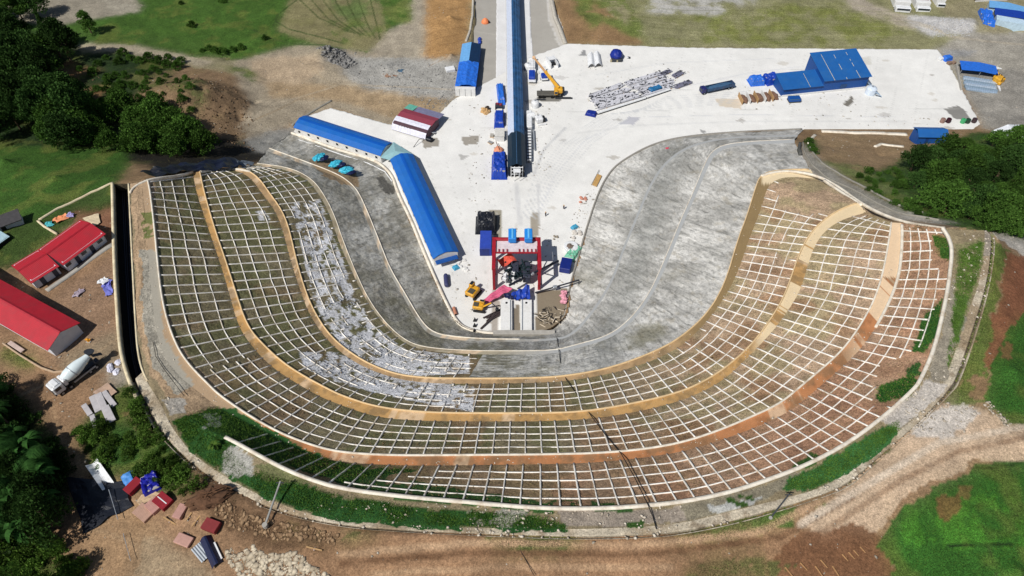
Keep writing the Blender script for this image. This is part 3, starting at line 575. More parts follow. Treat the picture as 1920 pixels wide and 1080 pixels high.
# ================================================================== LOFTED BENCHES AND SLOPES
TAN = (214, 196, 164)
SLOPE = [   # colours painted on the cutting itself
 ([(244, 330), (285, 336), (300, 540), (330, 640), (400, 722), (460, 775), (440, 790), (330, 760), (280, 700), (255, 600)], (182, 156, 126), 0, 0),
 ([(262, 470), (296, 470), (304, 600), (330, 680), (360, 720), (330, 740), (285, 690), (270, 600)], (172, 166, 152), 0, 0),
 ([(262, 400), (284, 400), (284, 450), (268, 450)], (120, 124, 74), .6, .1),
 ([(305, 745), (345, 745), (352, 772), (318, 776)], (176, 170, 160), 0, 0),
 ([(324, 790), (390, 765), (440, 765), (520, 815), (590, 850), (650, 872), (790, 880), (640, 905), (520, 870), (440, 830), (430, 845), (470, 880), (640, 930), (860, 965), (870, 1000), (640, 976), (500, 935), (420, 888), (360, 850)], (50, 92, 44), .9, 0),
 ([(375, 775), (412, 770), (420, 800), (388, 806)], (176, 178, 170), .1, .25),
 ([(415, 840), (440, 832), (480, 862), (470, 900), (410, 880)], (178, 176, 168), 0, 0),
 ([(445, 885), (500, 890), (560, 930), (640, 945), (760, 955), (890, 958), (1010, 968), (1060, 985), (1060, 1003), (930, 990), (640, 975), (500, 935)], (46, 88, 42), .9, 0),
 ([(480, 862), (540, 872), (575, 905), (500, 900)], (120, 122, 84), .5, 0),
 ([(860, 955), (1000, 955), (960, 985), (880, 980)], (180, 176, 164), .2, .3),
 ([(1050, 958), (1273, 948), (1290, 975), (1060, 990)], (164, 152, 138), .1, 0),
 ([(1180, 975), (1210, 970), (1206, 986), (1176, 988)], (66, 98, 44), .9, 0),
 ([(1273, 948), (1380, 925), (1500, 885), (1500, 910), (1380, 952), (1290, 980)], (146, 138, 118), .3, 0),
 ([(1330, 950), (1430, 930), (1400, 950), (1340, 962)], (188, 188, 182), 0, 0),
 ([(1360, 935), (1410, 926), (1414, 945), (1376, 952)], (66, 96, 44), .9, .1),
 ([(1480, 900), (1540, 870), (1640, 812), (1685, 790), (1684, 815), (1600, 885), (1520, 918), (1470, 920)], (62, 112, 60), .8, 0),
 ([(1650, 790), (1740, 715), (1776, 720), (1760, 745), (1690, 805)], (200, 192, 182), 0, 0),
 ([(1738, 715), (1770, 600), (1786, 520), (1836, 520), (1812, 600), (1770, 715)], (156, 148, 132), .2, 0),
 ([(1785, 455), (1850, 445), (1838, 520), (1810, 600), (1790, 560)], (136, 132, 96), .5, 0),
 ([(1800, 470), (1846, 450), (1838, 500), (1812, 580), (1790, 660), (1776, 700), (1786, 600)], (88, 114, 56), .9, .2),
 ([(1750, 440), (1778, 445), (1780, 490), (1758, 480)], (62, 104, 44), .9, 0),
 ([(1640, 728), (1715, 700), (1725, 718), (1700, 748), (1660, 758), (1645, 745)], (44, 92, 36), .9, 0),
 ([(1735, 590), (1768, 560), (1760, 620), (1735, 662), (1712, 660)], (50, 96, 40), .9, 0),
 ([(1700, 690), (1730, 680), (1728, 705), (1700, 705)], (54, 96, 44), .9, 0),
 ([(640, 915), (660, 880), (800, 905), (990, 935), (1190, 942), (1190, 956), (990, 958), (760, 938)], (56, 92, 44), .8, .05),
 ([(580, 300), (615, 293), (668, 322), (672, 352), (640, 346), (604, 326)], (150, 130, 104), 0, 0),
 ([(700, 318), (735, 345), (745, 372), (716, 360)], (110, 108, 102), 0, .1),
 ([(1480, 880), (1500, 860), (1520, 850), (1540, 860), (1510, 880)], (64, 100, 44), .8, 0),
]
def strip_cols(P, s, wv, kind, k):
    x, y = P[:, 0], P[:, 1]; uv = proj(P); u, v = uv[:, 0], uv[:, 1]
    k0 = k; k = k if isinstance(k, int) else 'ABCDE'.index(k) + 8; f1 = fbm(x, y, 7, 200 + k); f2 = fbm(s + wv * .35, wv * .22, 1.5, 230 + k, 4); f4 = fbm(s * .5, wv * .12, 2.6, 240 + k, 3); f3 = fbm(x, y, 1.6, 260 + k)
    right = sstep(900, 1500, u); veg = np.zeros(len(P))
    c = lambda r, g, b: np.array(alb(r, g, b))
    mix = lambda a, b, t: a * (1 - t[:, None]) + b * t[:, None]
    one = np.ones((len(P), 1))
    if kind == 'soil':
        A = mix(c(142, 132, 104) * one, c(196, 168, 140) * one, right)
        B = mix(c(126, 124, 88) * one, c(184, 166, 130) * one, right)
        col = mix(A, B, sstep(.4, .6, f1)); col = mix(col, c(166, 130, 100) * one, sstep(.55, .7, fbm(x, y, 9, 300 + k)) * (.3 + .5 * right + .2 * sstep(600, 850, v)))
        if k0 == 0: col = mix(col, c(188, 144, 116) * one, .35 + .5 * right * sstep(.3, .6, f1))
        veg[:] = .35; col = col * (.8 + .4 * fbm(s, wv, 1.1, 330 + k, 3))[:, None]
    elif kind == 'shot':
        t = np.clip(sstep(.36, .66, .26 * f2 + .34 * f1 + .22 * f4 + .18 * f3), 0, 1); t = np.clip(t + (fbm(s, wv, .8, 350, 3) - .5) * .5, 0, 1)
        lf = sstep(1040, 900, u)
        dark = mix(c(176, 174, 168) * one, c(148, 145, 134) * one, lf); light = mix(c(236, 234, 228) * one, c(212, 210, 202) * one, lf)
        col = mix(dark, light, t); col = mix(col, c(150, 138, 112) * one, sstep(.6, .75, f3) * .4)
        st_ = sstep(.62, .72, fbm(s * 1.0, wv * .1, .55, 360, 2)) * .4; col = mix(col, c(120, 120, 114) * one, st_)
        jn = (np.abs(((s + 1.2 * (f1 - .5)) % 8.5) - 4.2) < .13) * .35 + (sstep(.30, .26, vnoise(s * 1.4, wv * 1.4, 340)) * .3); col = mix(col, c(92, 92, 88) * one, np.clip(jn, 0, 1))
        band = np.exp(-((u - (1268 - (v - 260) * .33)) / 34) ** 2) * sstep(860, 1080, u) * sstep(250, 300, v) * .55 * (.5 + f3); col = mix(col, c(132, 134, 130) * one, np.clip(band, 0, 1))
        ol = sstep(250, 310, v) * sstep(480, 560, v) * sstep(.5, .7, fbm(x, y, 11, 320)); col = mix(col, c(128, 124, 98) * one, ol * .6)
    elif kind == 'bench':
        base = {'A': c(188, 130, 88), 'B': c(196, 156, 102), 'C': c(182, 152, 114), 'D': c(170, 160, 138), 'E': c(170, 168, 160)}[k0]
        hi = c(226, 200, 168); col = mix(base * one, hi * one, sstep(.62, .7, fbm(s, s * 0, 4, 410)) * .7)
        col = mix(col, base * .6 * one, sstep(.45, .75, f3) * .6); col = mix(col, c(120, 104, 80) * one, sstep(.5, .62, fbm(x, y, 2.4, 430)) * .5)
        if k0 == 'A':
            r = np.maximum(sstep(1560, 1640, u) * (fbm(s, s * 0, 6, 77) > .42), (u > 1645) & (v < 520)); col = mix(col, c(228, 200, 166) * one, r)
            col = mix(col, c(206, 176, 136) * one, sstep(520, 440, u))
        if k0 == 'B':
            r = sstep(1400, 1440, u) * (fbm(s, s * 0, 5, 79) > .5) + (v < 440) * (u > 1000); col = mix(col, c(230, 208, 170) * one, np.clip(r, 0, 1)); 
        if k0 == 'C':
            col = mix(col, c(146, 124, 88) * one, sstep(1240, 1330, u)); col = mix(col, c(232, 212, 176) * one, (sstep(1425, 1432, u)) * 1.0 * (v < 345))
        if k0 == 'D':
            col = mix(col, c(176, 178, 178) * one, sstep(900, 1060, u))
        if k0 == 'E': col = mix(col, c(172, 174, 174) * one, sstep(900, 1060, u))
    elif kind == 'path':
        col = mix(c(206, 194, 172) * one, c(168, 150, 124) * one, sstep(.45, .7, f1)); col = mix(col, c(128, 108, 84) * one, sstep(.6, .75, f3) * .6)
        col = mix(col, c(150, 146, 140) * one, (v < 480) * (u > 1500) * .6)
    else: col = c(150, 136, 108) * one
    return col, veg
def strip(a, b, name, kind, k, rows, material, disp=0., white=None, sl=None, drop=0.0, drain=False):
    A, B = ST[a], ST[b]
    t = np.linspace(0, 1, rows + 1)[:, None, None]; P = A[None] * (1 - t) + B[None] * t
    L = np.r_[0, np.cumsum(np.linalg.norm(np.diff((A + B) / 2, axis=0), axis=1))]
    W = np.linalg.norm((A - B), axis=1)
    s = np.tile(L, (rows + 1, 1)); wv = (t[:, :, 0] * W[None])
    if sl: P = P[:, sl[0]:sl[1]]; s = s[:, sl[0]:sl[1]]; wv = wv[:, sl[0]:sl[1]]
    n = P.shape[1]; P = P.reshape(-1, 3).copy(); s = s.ravel(); wv = wv.ravel()
    edge = np.minimum(1, np.minimum(np.tile(t[:, :, 0], (1, n)).ravel(), 1 - np.tile(t[:, :, 0], (1, n)).ravel()) * 8)
    if disp: P[:, 2] += ((fbm(s * 1., wv * 1., 3.5, 500) - .5) * 2 + (fbm(s, wv, .9, 510) - .5) * .8) * disp * edge
    if drop: P[:, 2] -= drop
    if drain:
        tt = np.tile(t[:, :, 0], (1, n)).ravel(); P[:, 2] -= .7 * sstep(.08, .14, tt) * sstep(.34, .28, tt); dr_ = sstep(.08, .14, tt) * sstep(.34, .28, tt)
    col, veg = strip_cols(P, s, wv, kind, k)
    cc, vv = classify(P, (1, 1, 1), SLOPE, .8)
    m = (cc != np.array(alb(1, 1, 1))).any(1); col[m] = cc[m]; veg[m] = vv[m]
    if drain: col = col * (1 - .75 * dr_[:, None])  # shade in the recess painted into the drain's colour
    if white is not None: col = white(P, s, wv, col)
    i = np.arange(rows)[:, None] * n + np.arange(n - 1)[None]; i = i.ravel()
    Fq = np.stack([i, i + 1, i + n + 1, i + n], 1)
    # normals up
    a_, b_, c_ = P[Fq[:, 0]], P[Fq[:, 1]], P[Fq[:, 3]]
    nz = np.cross(b_ - a_, c_ - a_)[:, 2]
    if nz.mean() < 0: Fq = Fq[:, ::-1]
    o = npmesh(name, P, Fq, material, cols=col, veg=veg, smooth=True); tag(o, kind="structure"); return o
def spill(P, s, wv, col):
    """white overspray of sprayed concrete lying on the lattice fields"""
    uv = proj(P); u, v = uv[:, 0], uv[:, 1]
    reg = [[(545, 380), (600, 375), (640, 480), (660, 540), (700, 610), (760, 655), (880, 668), (880, 700), (780, 705), (700, 690), (640, 650), (590, 570)],
           [(560, 660), (640, 660), (760, 710), (890, 726), (886, 772), (820, 760), (740, 745), (640, 720), (570, 690)],
           [(478, 395), (500, 395), (506, 412), (486, 414)]]
    m = np.zeros(len(P), bool)
    for r in reg: m |= pip(u, v, r)
    f = m * (sstep(.44 - .1 * sstep(600, 690, v), .49 - .1 * sstep(600, 690, v), fbm(s * 1.2, wv * 2.0, 2.4, 700)))
    return col * (1 - f[:, None]) + np.array(alb(252, 252, 254)) * f[:, None]
def lowrow(P, s, wv, col):
    uv = proj(P); u = uv[:, 0]; m = (u > 877) & (u < 1120); f = m * sstep(.5, .62, fbm(s * .8, wv * 4, 2.2, 720))
    c2 = col * (1 - f[:, None]) + np.array(alb(218, 216, 208)) * f[:, None]
    return spill(P, s, wv, c2)
pv = proj(ST['PO']); KT = int(np.argmax(pv[:, 1] > 716))
strip('PO', 'PI', 'path', 'path', 0, 16, M_ground, .12, sl=(KT, NS), drain=True)
strip('PI', 'RR', 'verge', 'verge', 0, 10, M_ground, .3)
strip('RR', 'AO', 'cut_slope', 'soil', 0, 34, M_soil, .22)
strip('AO', 'AI', 'bench', 'bench', 'A', 6, M_conc)
strip('AI', 'BO', 'cut_slope', 'soil', 1, 34, M_soil, .22)
strip('BO', 'BI', 'bench', 'bench', 'B', 6, M_conc)
strip('BI', 'CO', 'cut_slope', 'soil', 2, 34, M_soil, .22, spill)
strip('CO', 'CI', 'bench', 'bench', 'C', 6, M_conc)
iu = proj(ST['CI'])[:, 0]; KC = int(np.argmax((iu > 877) & (np.arange(NS) > 200)))
strip('CI', 'DO', 'cut_slope', 'soil', 3, 34, M_soil, .22, spill, sl=(0, KC + 1))
strip('CI', 'DO', 'sprayed_slope', 'shot', 4, 34, M_shot, .35, lowrow, sl=(KC, NS))
strip('DO', 'DI', 'bench', 'bench', 'D', 3, M_conc)
strip('DI', 'EO', 'sprayed_slope', 'shot', 5, 30, M_shot, .35)
strip('EO', 'EI', 'bench', 'bench', 'E', 3, M_conc, sl=(0, NS))
strip('EI', 'FF', 'sprayed_slope', 'shot', 6, 30, M_shot, .35)
# closing banks at both ends of the cutting, running under the outer ground
for e, nm in ((0, 'end_bank'), (-1, 'end_bank')):
    top = np.array([ST[k][e] for k in NAMES]); top2 = []
    for a, b_ in zip(top, top[1:]):
        for t in np.linspace(0, 1, 6)[:-1]: top2.append(a * (1 - t) + b_ * t)
    top2.append(top[-1]); top2 = np.array(top2); n = len(top2); low = top2.copy(); low[:, 2] -= 3.0; low[:, 1] += .8
    P = np.r_[top2, low]; i = np.arange(n - 1); Fq = np.stack([i, i + 1, i + n + 1, i + n], 1)
    o = npmesh(nm, P, Fq, M_soil, cols=np.tile(np.array(alb(120, 110, 90)), (2 * n, 1)), veg=np.zeros(2 * n)); tag(o, kind="structure")

# ================================================================== CLEAN-EDGED SHEETS (pad, roads)
def sheet(name, poly, z, step, base, material, paints=None, lines=None, thick=.14, mod=None, wa=1.0, jag=0.0):
    pts = []
    for i, a in enumerate(poly):
        b = poly[(i + 1) % len(poly)]; n = max(1, int(math.dist(a, b) / .8))
        for k in range(n):
            t = k / n; x = a[0] * (1 - t) + b[0] * t; y = a[1] * (1 - t) + b[1] * t
            if jag: x += (float(vnoise(np.array(x * .9), np.array(y * .9), 5)) - .5) * jag; y += (float(vnoise(np.array(x * .9), np.array(y * .9), 8)) - .5) * jag
            pts.append(Vector((x, y)))
    nb = len(pts); xs = np.array([p.x for p in pts]); ys = np.array([p.y for p in pts])
    GX, GY = np.meshgrid(np.arange(xs.min(), xs.max(), step), np.arange(ys.min(), ys.max(), step)); GX = GX.ravel(); GY = GY.ravel()
    m = pip(GX, GY, [(p.x, p.y) for p in pts]); inner = [Vector((a, b)) for a, b in zip(GX[m], GY[m])]
    vs, es, fs, *_ = delaunay_2d_cdt(pts + inner, [(i, (i + 1) % nb) for i in range(nb)], [], 1, 1e-4)
    V = np.array([(p.x, p.y, z) for p in vs]); F3 = np.array([f for f in fs if len(f) == 3], np.int32)
    # CDT type 1 keeps faces inside the outline
    col, veg = classify(V, base, paints or [], wa)
    if lines: col = lines_paint(V, col, lines)
    if mod is not None: col = mod(V, col)
    o = npmesh(name, V, F3, material, cols=col, veg=veg)
    # side face, as its own quads in the same mesh
    import bmesh
    bm = bmesh.new(); bm.from_mesh(o.data); be = [e for e in bm.edges if len(e.link_faces) == 1]
    r = bmesh.ops.extrude_edge_only(bm, edges=be)
    for g in r['geom']:
        if isinstance(g, bmesh.types.BMVert): g.co.z -= thick
    bmesh.ops.recalc_face_normals(bm, faces=bm.faces)
    if sum(f.normal.z for f in bm.faces) < 0: bmesh.ops.reverse_faces(bm, faces=bm.faces)
    bm.to_mesh(o.data); bm.free(); return tag(o, kind="structure")
padtracks = []
for k in range(7):
    padtracks.append(([(978 + k * 5, 410), (1000 + k * 8, 340), (1050 + k * 10, 270), (1130 + k * 9, 215), (1250, 205 - k * 4), (1400, 190 - k * 3)], .16, (196, 198, 200), .5))
padtracks += [([(1010, 400), (1040, 330), (1100, 260), (1200, 220), (1400, 215), (1700, 220)], .18, (200, 202, 206), .5), ([(1200, 180), (1400, 138), (1500, 125)], .3, (206, 208, 212), .6),
              ([(1080, 250), (1200, 235), (1400, 228), (1700, 228)], .5, (214, 214, 212), .6), ([(1120, 140), (1250, 118), (1450, 110)], .25, (208, 210, 212), .5),
              ([(900, 240), (960, 240)], .25, (200, 196, 190), .4), ([(1000, 330), (1020, 280), (1060, 240)], .5, (176, 178, 182), .5), ([(968, 345), (975, 420)], .8, (206, 206, 206), .6), ([(1010, 345), (1010, 420)], .4, (200, 200, 200), .6)]
SP_ = (158, 152, 142)
padspots = [([(865, 258), (900, 254), (896, 270), (872, 272)], SP_, 0, 0), ([(790, 262), (822, 258), (824, 274), (796, 278)], SP_, 0, 0), ([(861, 289), (878, 292), (864, 300)], (186, 184, 180), 0, 0),
            ([(1016, 172), (1060, 172), (1050, 190), (1000, 190)], (130, 128, 122), 0, 0), ([(1160, 232), (1180, 218), (1200, 220), (1188, 234)], (190, 190, 196), 0, 0), ([(1770, 204), (1796, 198), (1812, 208), (1820, 228), (1790, 222)], (140, 138, 134), 0, 0),
            ([(1340, 185), (1390, 185), (1390, 204), (1350, 200)], (216, 204, 186), 0, 0), ([(1580, 196), (1596, 180), (1602, 192), (1590, 200)], (122, 118, 110), 0, 0), ([(1612, 108), (1632, 106), (1634, 122), (1616, 122)], (216, 214, 206), 0, 0),
            ([(1325, 245), (1312, 243), (1318, 252)], (160, 160, 158), 0, 0), ([(1005, 545), (1064, 540), (1062, 600), (1042, 618), (1004, 622)], (138, 126, 108), 0, 0), ([(918, 392), (940, 392), (942, 450), (925, 450)], (160, 154, 138), 0, 0),
            ([(996, 400), (1014, 396), (1008, 448), (990, 446)], (166, 158, 144), 0, 0), ([(922, 545), (936, 545), (934, 622), (918, 622)], (176, 168, 158), 0, 0), ([(964, 570), (974, 570), (976, 600), (980, 626), (960, 626)], (132, 122, 108), 0, 0),
            ([(1095, 92), (1100, 104), (1085, 104)], (150, 150, 150), 0, 0)]
_r = random.Random(3)
for _k in range(46):
    _u, _v = _r.uniform(830, 1780), _r.uniform(100, 400)
    _a = _r.uniform(4, 16); _b = _a * _r.uniform(.15, .5); padspots.append(([(_u - _a, _v), (_u, _v - _b), (_u + _a, _v - _b * .2), (_u + _a * .2, _v + _b)], _r.choice([(206, 204, 200), (196, 192, 184), (214, 210, 202), (186, 182, 176)]), 0, 0))
for _k in range(16): padtracks.append(([(1050 + _k * 46, 100), (1040 + _k * 46, 150), (1020 + _k * 46, 236)], .07, (196, 196, 192), .55))
for _k in range(3): padtracks.append(([(1060, 130 + _k * 40), (1400, 130 + _k * 38), (1800, 132 + _k * 36)], .07, (196, 196, 192), .5))
for _k in range(6): padtracks.append(([(800 + _k * 36, 300), (830 + _k * 34, 400), (856 + _k * 30, 560)], .07, (190, 188, 182), .5))
for _k in range(5): padtracks.append(([(760 + _k * 14, 310 + _k * 62), (960, 310 + _k * 62), (1110 - _k * 12, 310 + _k * 62)], .07, (190, 188, 182), .5))
def padmod(V, col):
    f = fbm(V[:, 0], V[:, 1], 16, 800); g = fbm(V[:, 0], V[:, 1], 3, 810)
    return col * (.88 + .17 * f + .1 * g)[:, None]
sheet("concrete_pad", PADRING, .06, .6, (232, 231, 227), M_conc, padspots, padtracks, mod=padmod, wa=.25, jag=.7)
gp = lambda L: [tuple(at(*p)[:2]) for p in L]
sheet("access_road", gp([(888, -80), (1034, -80), (1040, 10), (1056, 50), (1062, 84), (1000, 108), (940, 142), (905, 165), (884, 176), (884, 100), (890, 40)]), .01, .7, (172, 168, 160), M_conc,
      [([(1015, -90), (1050, -90), (1062, 90), (1048, 84), (1030, 40)], (196, 192, 184), 0, 0)], [([(1022, -40), (1030, 40), (1050, 86)], .25, (206, 204, 200), .8), ([(896, 60), (926, 64)], .4, (186, 182, 172), .6)], mod=padmod, jag=.5)
sheet("concrete_lane", gp([(932, -80), (991, -80), (996, 60), (1000, 112), (1010, 150), (930, 175), (930, 100), (931, 20)]), .035, .7, (226, 226, 226), M_conc, None, None, mod=padmod, jag=.3)
# ================================================================== LATTICES, KERBS, DRAIN
M_beam = mat("lattice_concrete", (252, 247, 238), .85, var=.18, scale=.5, dirt=(190, 172, 146), dirt_amt=.85)
M_kerb = mat("kerb_concrete", (236, 228, 212), .85, var=.15, scale=.6, dirt=(176, 150, 120), dirt_amt=.6)
M_kerb_tan = mat("kerb_tan", (226, 196, 150), .85, var=.15, scale=.6)
def surf(a, b, fi, t):
    """point on the loft between two lines at station fi (float) and 0<=t<=1, with the same relief as the strip"""
    fi = np.asarray(fi, float); t = np.asarray(t, float); A, B = ST[a], ST[b]; j = np.arange(NS)
    PA = np.stack([np.interp(fi, j, A[:, k]) for k in range(3)], -1); PB = np.stack([np.interp(fi, j, B[:, k]) for k in range(3)], -1)
    P = PA * (1 - t[..., None]) + PB * t[..., None]; return P
def ribbon(V, F, P, w, h, up=(0, 0, 1), base=-.15):
    """rectangular beam swept along points P (n,3)"""
    n = len(P); T = np.gradient(P, axis=0); T /= np.linalg.norm(T, axis=1)[:, None] + 1e-9
    S = np.cross(T, up); S /= np.linalg.norm(S, axis=1)[:, None] + 1e-9; U = np.cross(S, T)
    b = len(V); 
    for s_, z_ in ((-1, base), (1, base), (1, h), (-1, h)): V.extend((P + S * s_ * w / 2 + U * z_).tolist())
    for i in range(n - 1):
        for k in range(4): a = b + k * n + i; c = b + ((k + 1) % 4) * n + i; F.append((a, a + 1, c + 1, c))
    F.append((b, b + n, b + 2 * n, b + 3 * n)); e = b + n - 1; F.append((e + 3 * n, e + 2 * n, e + n, e))
def tier_lattice(a, b, rows, i0, i1, label, seed, skip=None, gap=3.15, w=.27, name="slope_lattice", split=0):
    r = np.random.default_rng(seed); mid = (ST[a] + ST[b]) / 2; L = np.r_[0, np.cumsum(np.linalg.norm(np.diff(mid, axis=0), axis=1))]
    Vr, Fr, Vc, Fc = [], [], [], []
    k = L[i0] + 1.0; n = 0
    while k < L[i1] - .5:
        fi = np.interp(k, L, np.arange(NS)) + r.normal(0, .15); t0, t1 = 0.0, 1.0
        seg = np.linspace(0, 1, 15); P = surf(a, b, np.full(15, fi) + np.cumsum(r.normal(0, .03, 15)), seg); uv = proj(P)
        ok = np.ones(15, bool)
        if skip is not None: ok = ~skip(uv[:, 0], uv[:, 1], n, r)
        P[:, 2] += r.normal(0, .02, 15); run = []
        for q in range(15):
            if ok[q]: run.append(q)
            if (not ok[q] or q == 14) and run:
                if len(run) > 1: ribbon(Vr, Fr, P[run], w * r.uniform(.85, 1.15), .16)
                run = []
        k += gap * r.uniform(.95, 1.05); n += 1
    for q, rows_, i0_, i1_ in [(q, rows, max(i0, split), i1) for q in range(1, rows + 1)] + ([(q, rows - 1, i0, split) for q in range(1, rows)] if split else []):
        fi = np.arange(i0_, i1_, 2.0); t = q / (rows_ + 1) + (vnoise(fi * .06, np.full(len(fi), q * 7.7), seed) - .5) * .022
        P = surf(a, b, fi, t); uv = proj(P); ok = ~skip(uv[:, 0], uv[:, 1], 1000 + q, r) if skip is not None else np.ones(len(fi), bool); run = []
        for j in range(len(fi)):
            if ok[j]: run.append(j)
            if (not ok[j] or j == len(fi) - 1) and run:
                if len(run) > 2: ribbon(Vc, Fc, P[run], w * .82, .13)
                run = []
    root = empty(name, tuple(mid[(i0 + i1) // 2]), 0, label, "slope lattice", "concrete beam lattices on the cut slopes")
    o = Vector(mid[(i0 + i1) // 2])
    for nm, V, F in (("downslope_beams", Vr, Fr), ("contour_beams", Vc, Fc)):
        npmesh(nm, np.array(V) - np.array(o), F, M_beam, parent=root)
    return root
def inpoly(u, v, poly): return pip(np.asarray(u, float), np.asarray(v, float), poly)
ru = proj(ST['RR']); I0 = int(np.argmax((ru[:, 0] > 436) & (np.arange(NS) > 150)))
def skip0(u, v, n, r):
    m = inpoly(u, v, [(1650, 690), (1730, 650), (1760, 560), (1790, 560), (1760, 700), (1700, 760), (1640, 760)]) | inpoly(u, v, [(1746, 440), (1790, 440), (1790, 515), (1752, 500)])
    if n >= 1000: m = m | (u < 640 + (n - 1001) * 60)
    return m
tier_lattice('RR', 'AO', 4, I0, NS - 8, "pale concrete lattice on the red-brown outermost slope, just inside the white rim beam", 1, skip0)
av = proj(ST['AI']); KAB = int(np.argmax((av[:, 1] > 700)))
tier_lattice('AI', 'BO', 4, 3, NS - 6, "concrete lattice between the orange bench and the yellow bench below it", 2, split=KAB)
def skip2(u, v, n, r):
    m = inpoly(u, v, [(1462, 330), (1560, 340), (1640, 380), (1560, 400), (1500, 398), (1462, 392)])
    s = inpoly(u, v, [(560, 660), (640, 660), (760, 715), (890, 726), (886, 772), (820, 760), (740, 745), (640, 720), (570, 690)])
    k = vnoise(u * .05, v * .08, 33) > .55
    e = (u > 1270) & (vnoise(u * .03 + n, v * .03, 44) > .85)
    return m | (s & k) | e
tier_lattice('BI', 'CO', 4, 3, NS - 14, "concrete lattice between the yellow bench and the narrow third bench, partly under white overspray", 3, skip2)
def skip3(u, v, n, r):
    s = inpoly(u, v, [(545, 380), (600, 375), (640, 480), (660, 540), (700, 610), (760, 655), (880, 668), (880, 700), (780, 705), (700, 690), (640, 650), (590, 570)])
    return s & (vnoise(u * .06, v * .07, 51) > .6)
tier_lattice('CI', 'DO', 4, 3, KC - 2, "half-length concrete lattice on the innermost gridded slope, left side only", 4, skip3)
def edge_beam(line, i0, i1, w, h, name, material, label, off=0.0, cat="kerb", grp="kerbs along the benches", jit=.0):
    P = ST[line][i0:i1:2].copy(); P[:, 2] += off
    if jit: P[:, 2] += (vnoise(np.arange(len(P)) * .11, np.zeros(len(P)), 5) - .5) * jit
    V, F = [], []; ribbon(V, F, P, w, h, base=-.4); o = npmesh(name, V, F, material); recenter(o); return tag(o, label, cat, grp)
edge_beam('RR', I0 - 6, NS, .62, .35, "rim_beam", M_kerb, "thick white rim beam curving round the top of the outermost lattice slope", jit=.1)
edge_beam('AI', 0, NS, .34, .3, "bench_kerb", M_kerb, "cream kerb along the inner edge of the outermost orange bench")
edge_beam('BI', 0, NS, .3, .3, "bench_kerb", M_kerb_tan, "tan kerb along the inner edge of the yellow second bench")
edge_beam('CI', 0, NS, .3, .3, "bench_kerb", M_kerb_tan, "tan kerb along the inner edge of the narrow third bench")
edge_beam('DI', 0, NS, .2, .1, "bench_kerb", M_kerb, "thin pale kerb between the two grey sprayed slopes")
edge_beam('EI', 0, NS // 2 - 10, .26, .2, "bench_kerb", M_kerb, "thin pale kerb halfway up the lowest grey slope on the left")
ra = proj(ST['AO']); i0 = int(np.argmax((ra[:, 0] > 1640) & (ra[:, 1] < 620)))
edge_beam('AO', i0, NS - 6, .55, .5, "edge_kerb", M_kerb, "short bright white kerb on the outer side of the orange bench at the right")
edge_beam('FF', 0, 420, .8, .5, "floor_kerb", M_kerb, "white kerb between the working floor and the left grey slope", off=.1)
edge_beam('FF', 500, NS, .5, .35, "floor_kerb", mat("grey_kerb", (150, 146, 138), .9), "grey kerb between the working floor and the right grey slope", off=.1)
# kerbs closing the far end of the tiers, following the crest
def crest(pts, label, w=.4, material=None, name="end_kerb"):
    V, F = [], []; P = dense(pts, .6, 2); ribbon(V, F, P, w, .3, base=-.5); o = npmesh(name, V, F, material or M_kerb); recenter(o); return tag(o, label, "kerb", "kerbs closing the far end of the slopes")
crest([(244, 362, 32.3), (252, 350, 32.3), (278, 337, 32.2), (305, 333, 30.5), (335, 330, 27.5), (361, 322, 24.9)], "cream end kerb over the upper left corner of the outer lattice")
crest([(376, 322, 24.6), (395, 322, 21), (412, 319, 17.4), (440, 316, 17.2), (470, 322, 17.2)], "cream end kerb joining the second and third benches at upper left")
crest([(474, 310, 10.3), (450, 315, 13), (436, 316, 16)], "short pale end kerb above the third bench at upper left")
crest([(1427, 330, 17.2), (1450, 323, 17.2), (1480, 320, 17.3), (1530, 328, 18), (1570, 348, 20), (1610, 378, 24), (1650, 400, 29), (1700, 418, 32.5), (1770, 428, 40)], "long cream kerb climbing the far right end of the slopes", .6)
crest([(1545, 338, 19), (1580, 362, 21.5), (1616, 384, 25)], "short white kerb just inside the long one at the far right end", .7)
# black-lined drain beside the red-roofed houses
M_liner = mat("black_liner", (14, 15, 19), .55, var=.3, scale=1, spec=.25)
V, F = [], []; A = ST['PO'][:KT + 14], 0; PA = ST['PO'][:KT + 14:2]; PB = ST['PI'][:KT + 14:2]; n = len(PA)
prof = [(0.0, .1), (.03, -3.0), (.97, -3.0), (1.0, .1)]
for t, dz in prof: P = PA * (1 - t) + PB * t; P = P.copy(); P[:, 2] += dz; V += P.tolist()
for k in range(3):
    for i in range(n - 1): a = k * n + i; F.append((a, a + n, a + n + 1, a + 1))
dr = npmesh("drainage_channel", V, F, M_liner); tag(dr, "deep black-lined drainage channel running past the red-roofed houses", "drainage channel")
for t, rr in ((.3, .16), (.42, .12), (.62, .18), (.74, .1)):
    P = PA * (1 - t) + PB * t; mb = MB()
    pts = [Vector(p) + Vector((0, 0, -2.85 + rr)) for p in P[::6]]; mb.path(pts, rr, 8); mb.build("pipe", mat("black_pipe", (26, 30, 44), .35, spec=.6), dr)
def wall_line(line, i0, i1, w, h, off_t, label, material):
    P = ST[line][i0:i1:2].copy(); P[:, 0] += off_t; V, F = [], []; ribbon(V, F, P, w, h, base=-1.0); o = npmesh("channel_wall", V, F, material); recenter(o); tag(o, label, "wall", "walls along the black channel")
M_wallw = mat("cream_wall", (226, 212, 178), .9, var=.2, scale=.5, dirt=(170, 140, 110))
wall_line('PO', 0, KT + 20, .62, .5, -.26, "low cream wall on the house side of the black drainage channel", M_wallw)
wall_line('PI', 0, KT + 10, .35, .25, .2, "low cream kerb wall on the slope side of the black drainage channel", M_wallw)
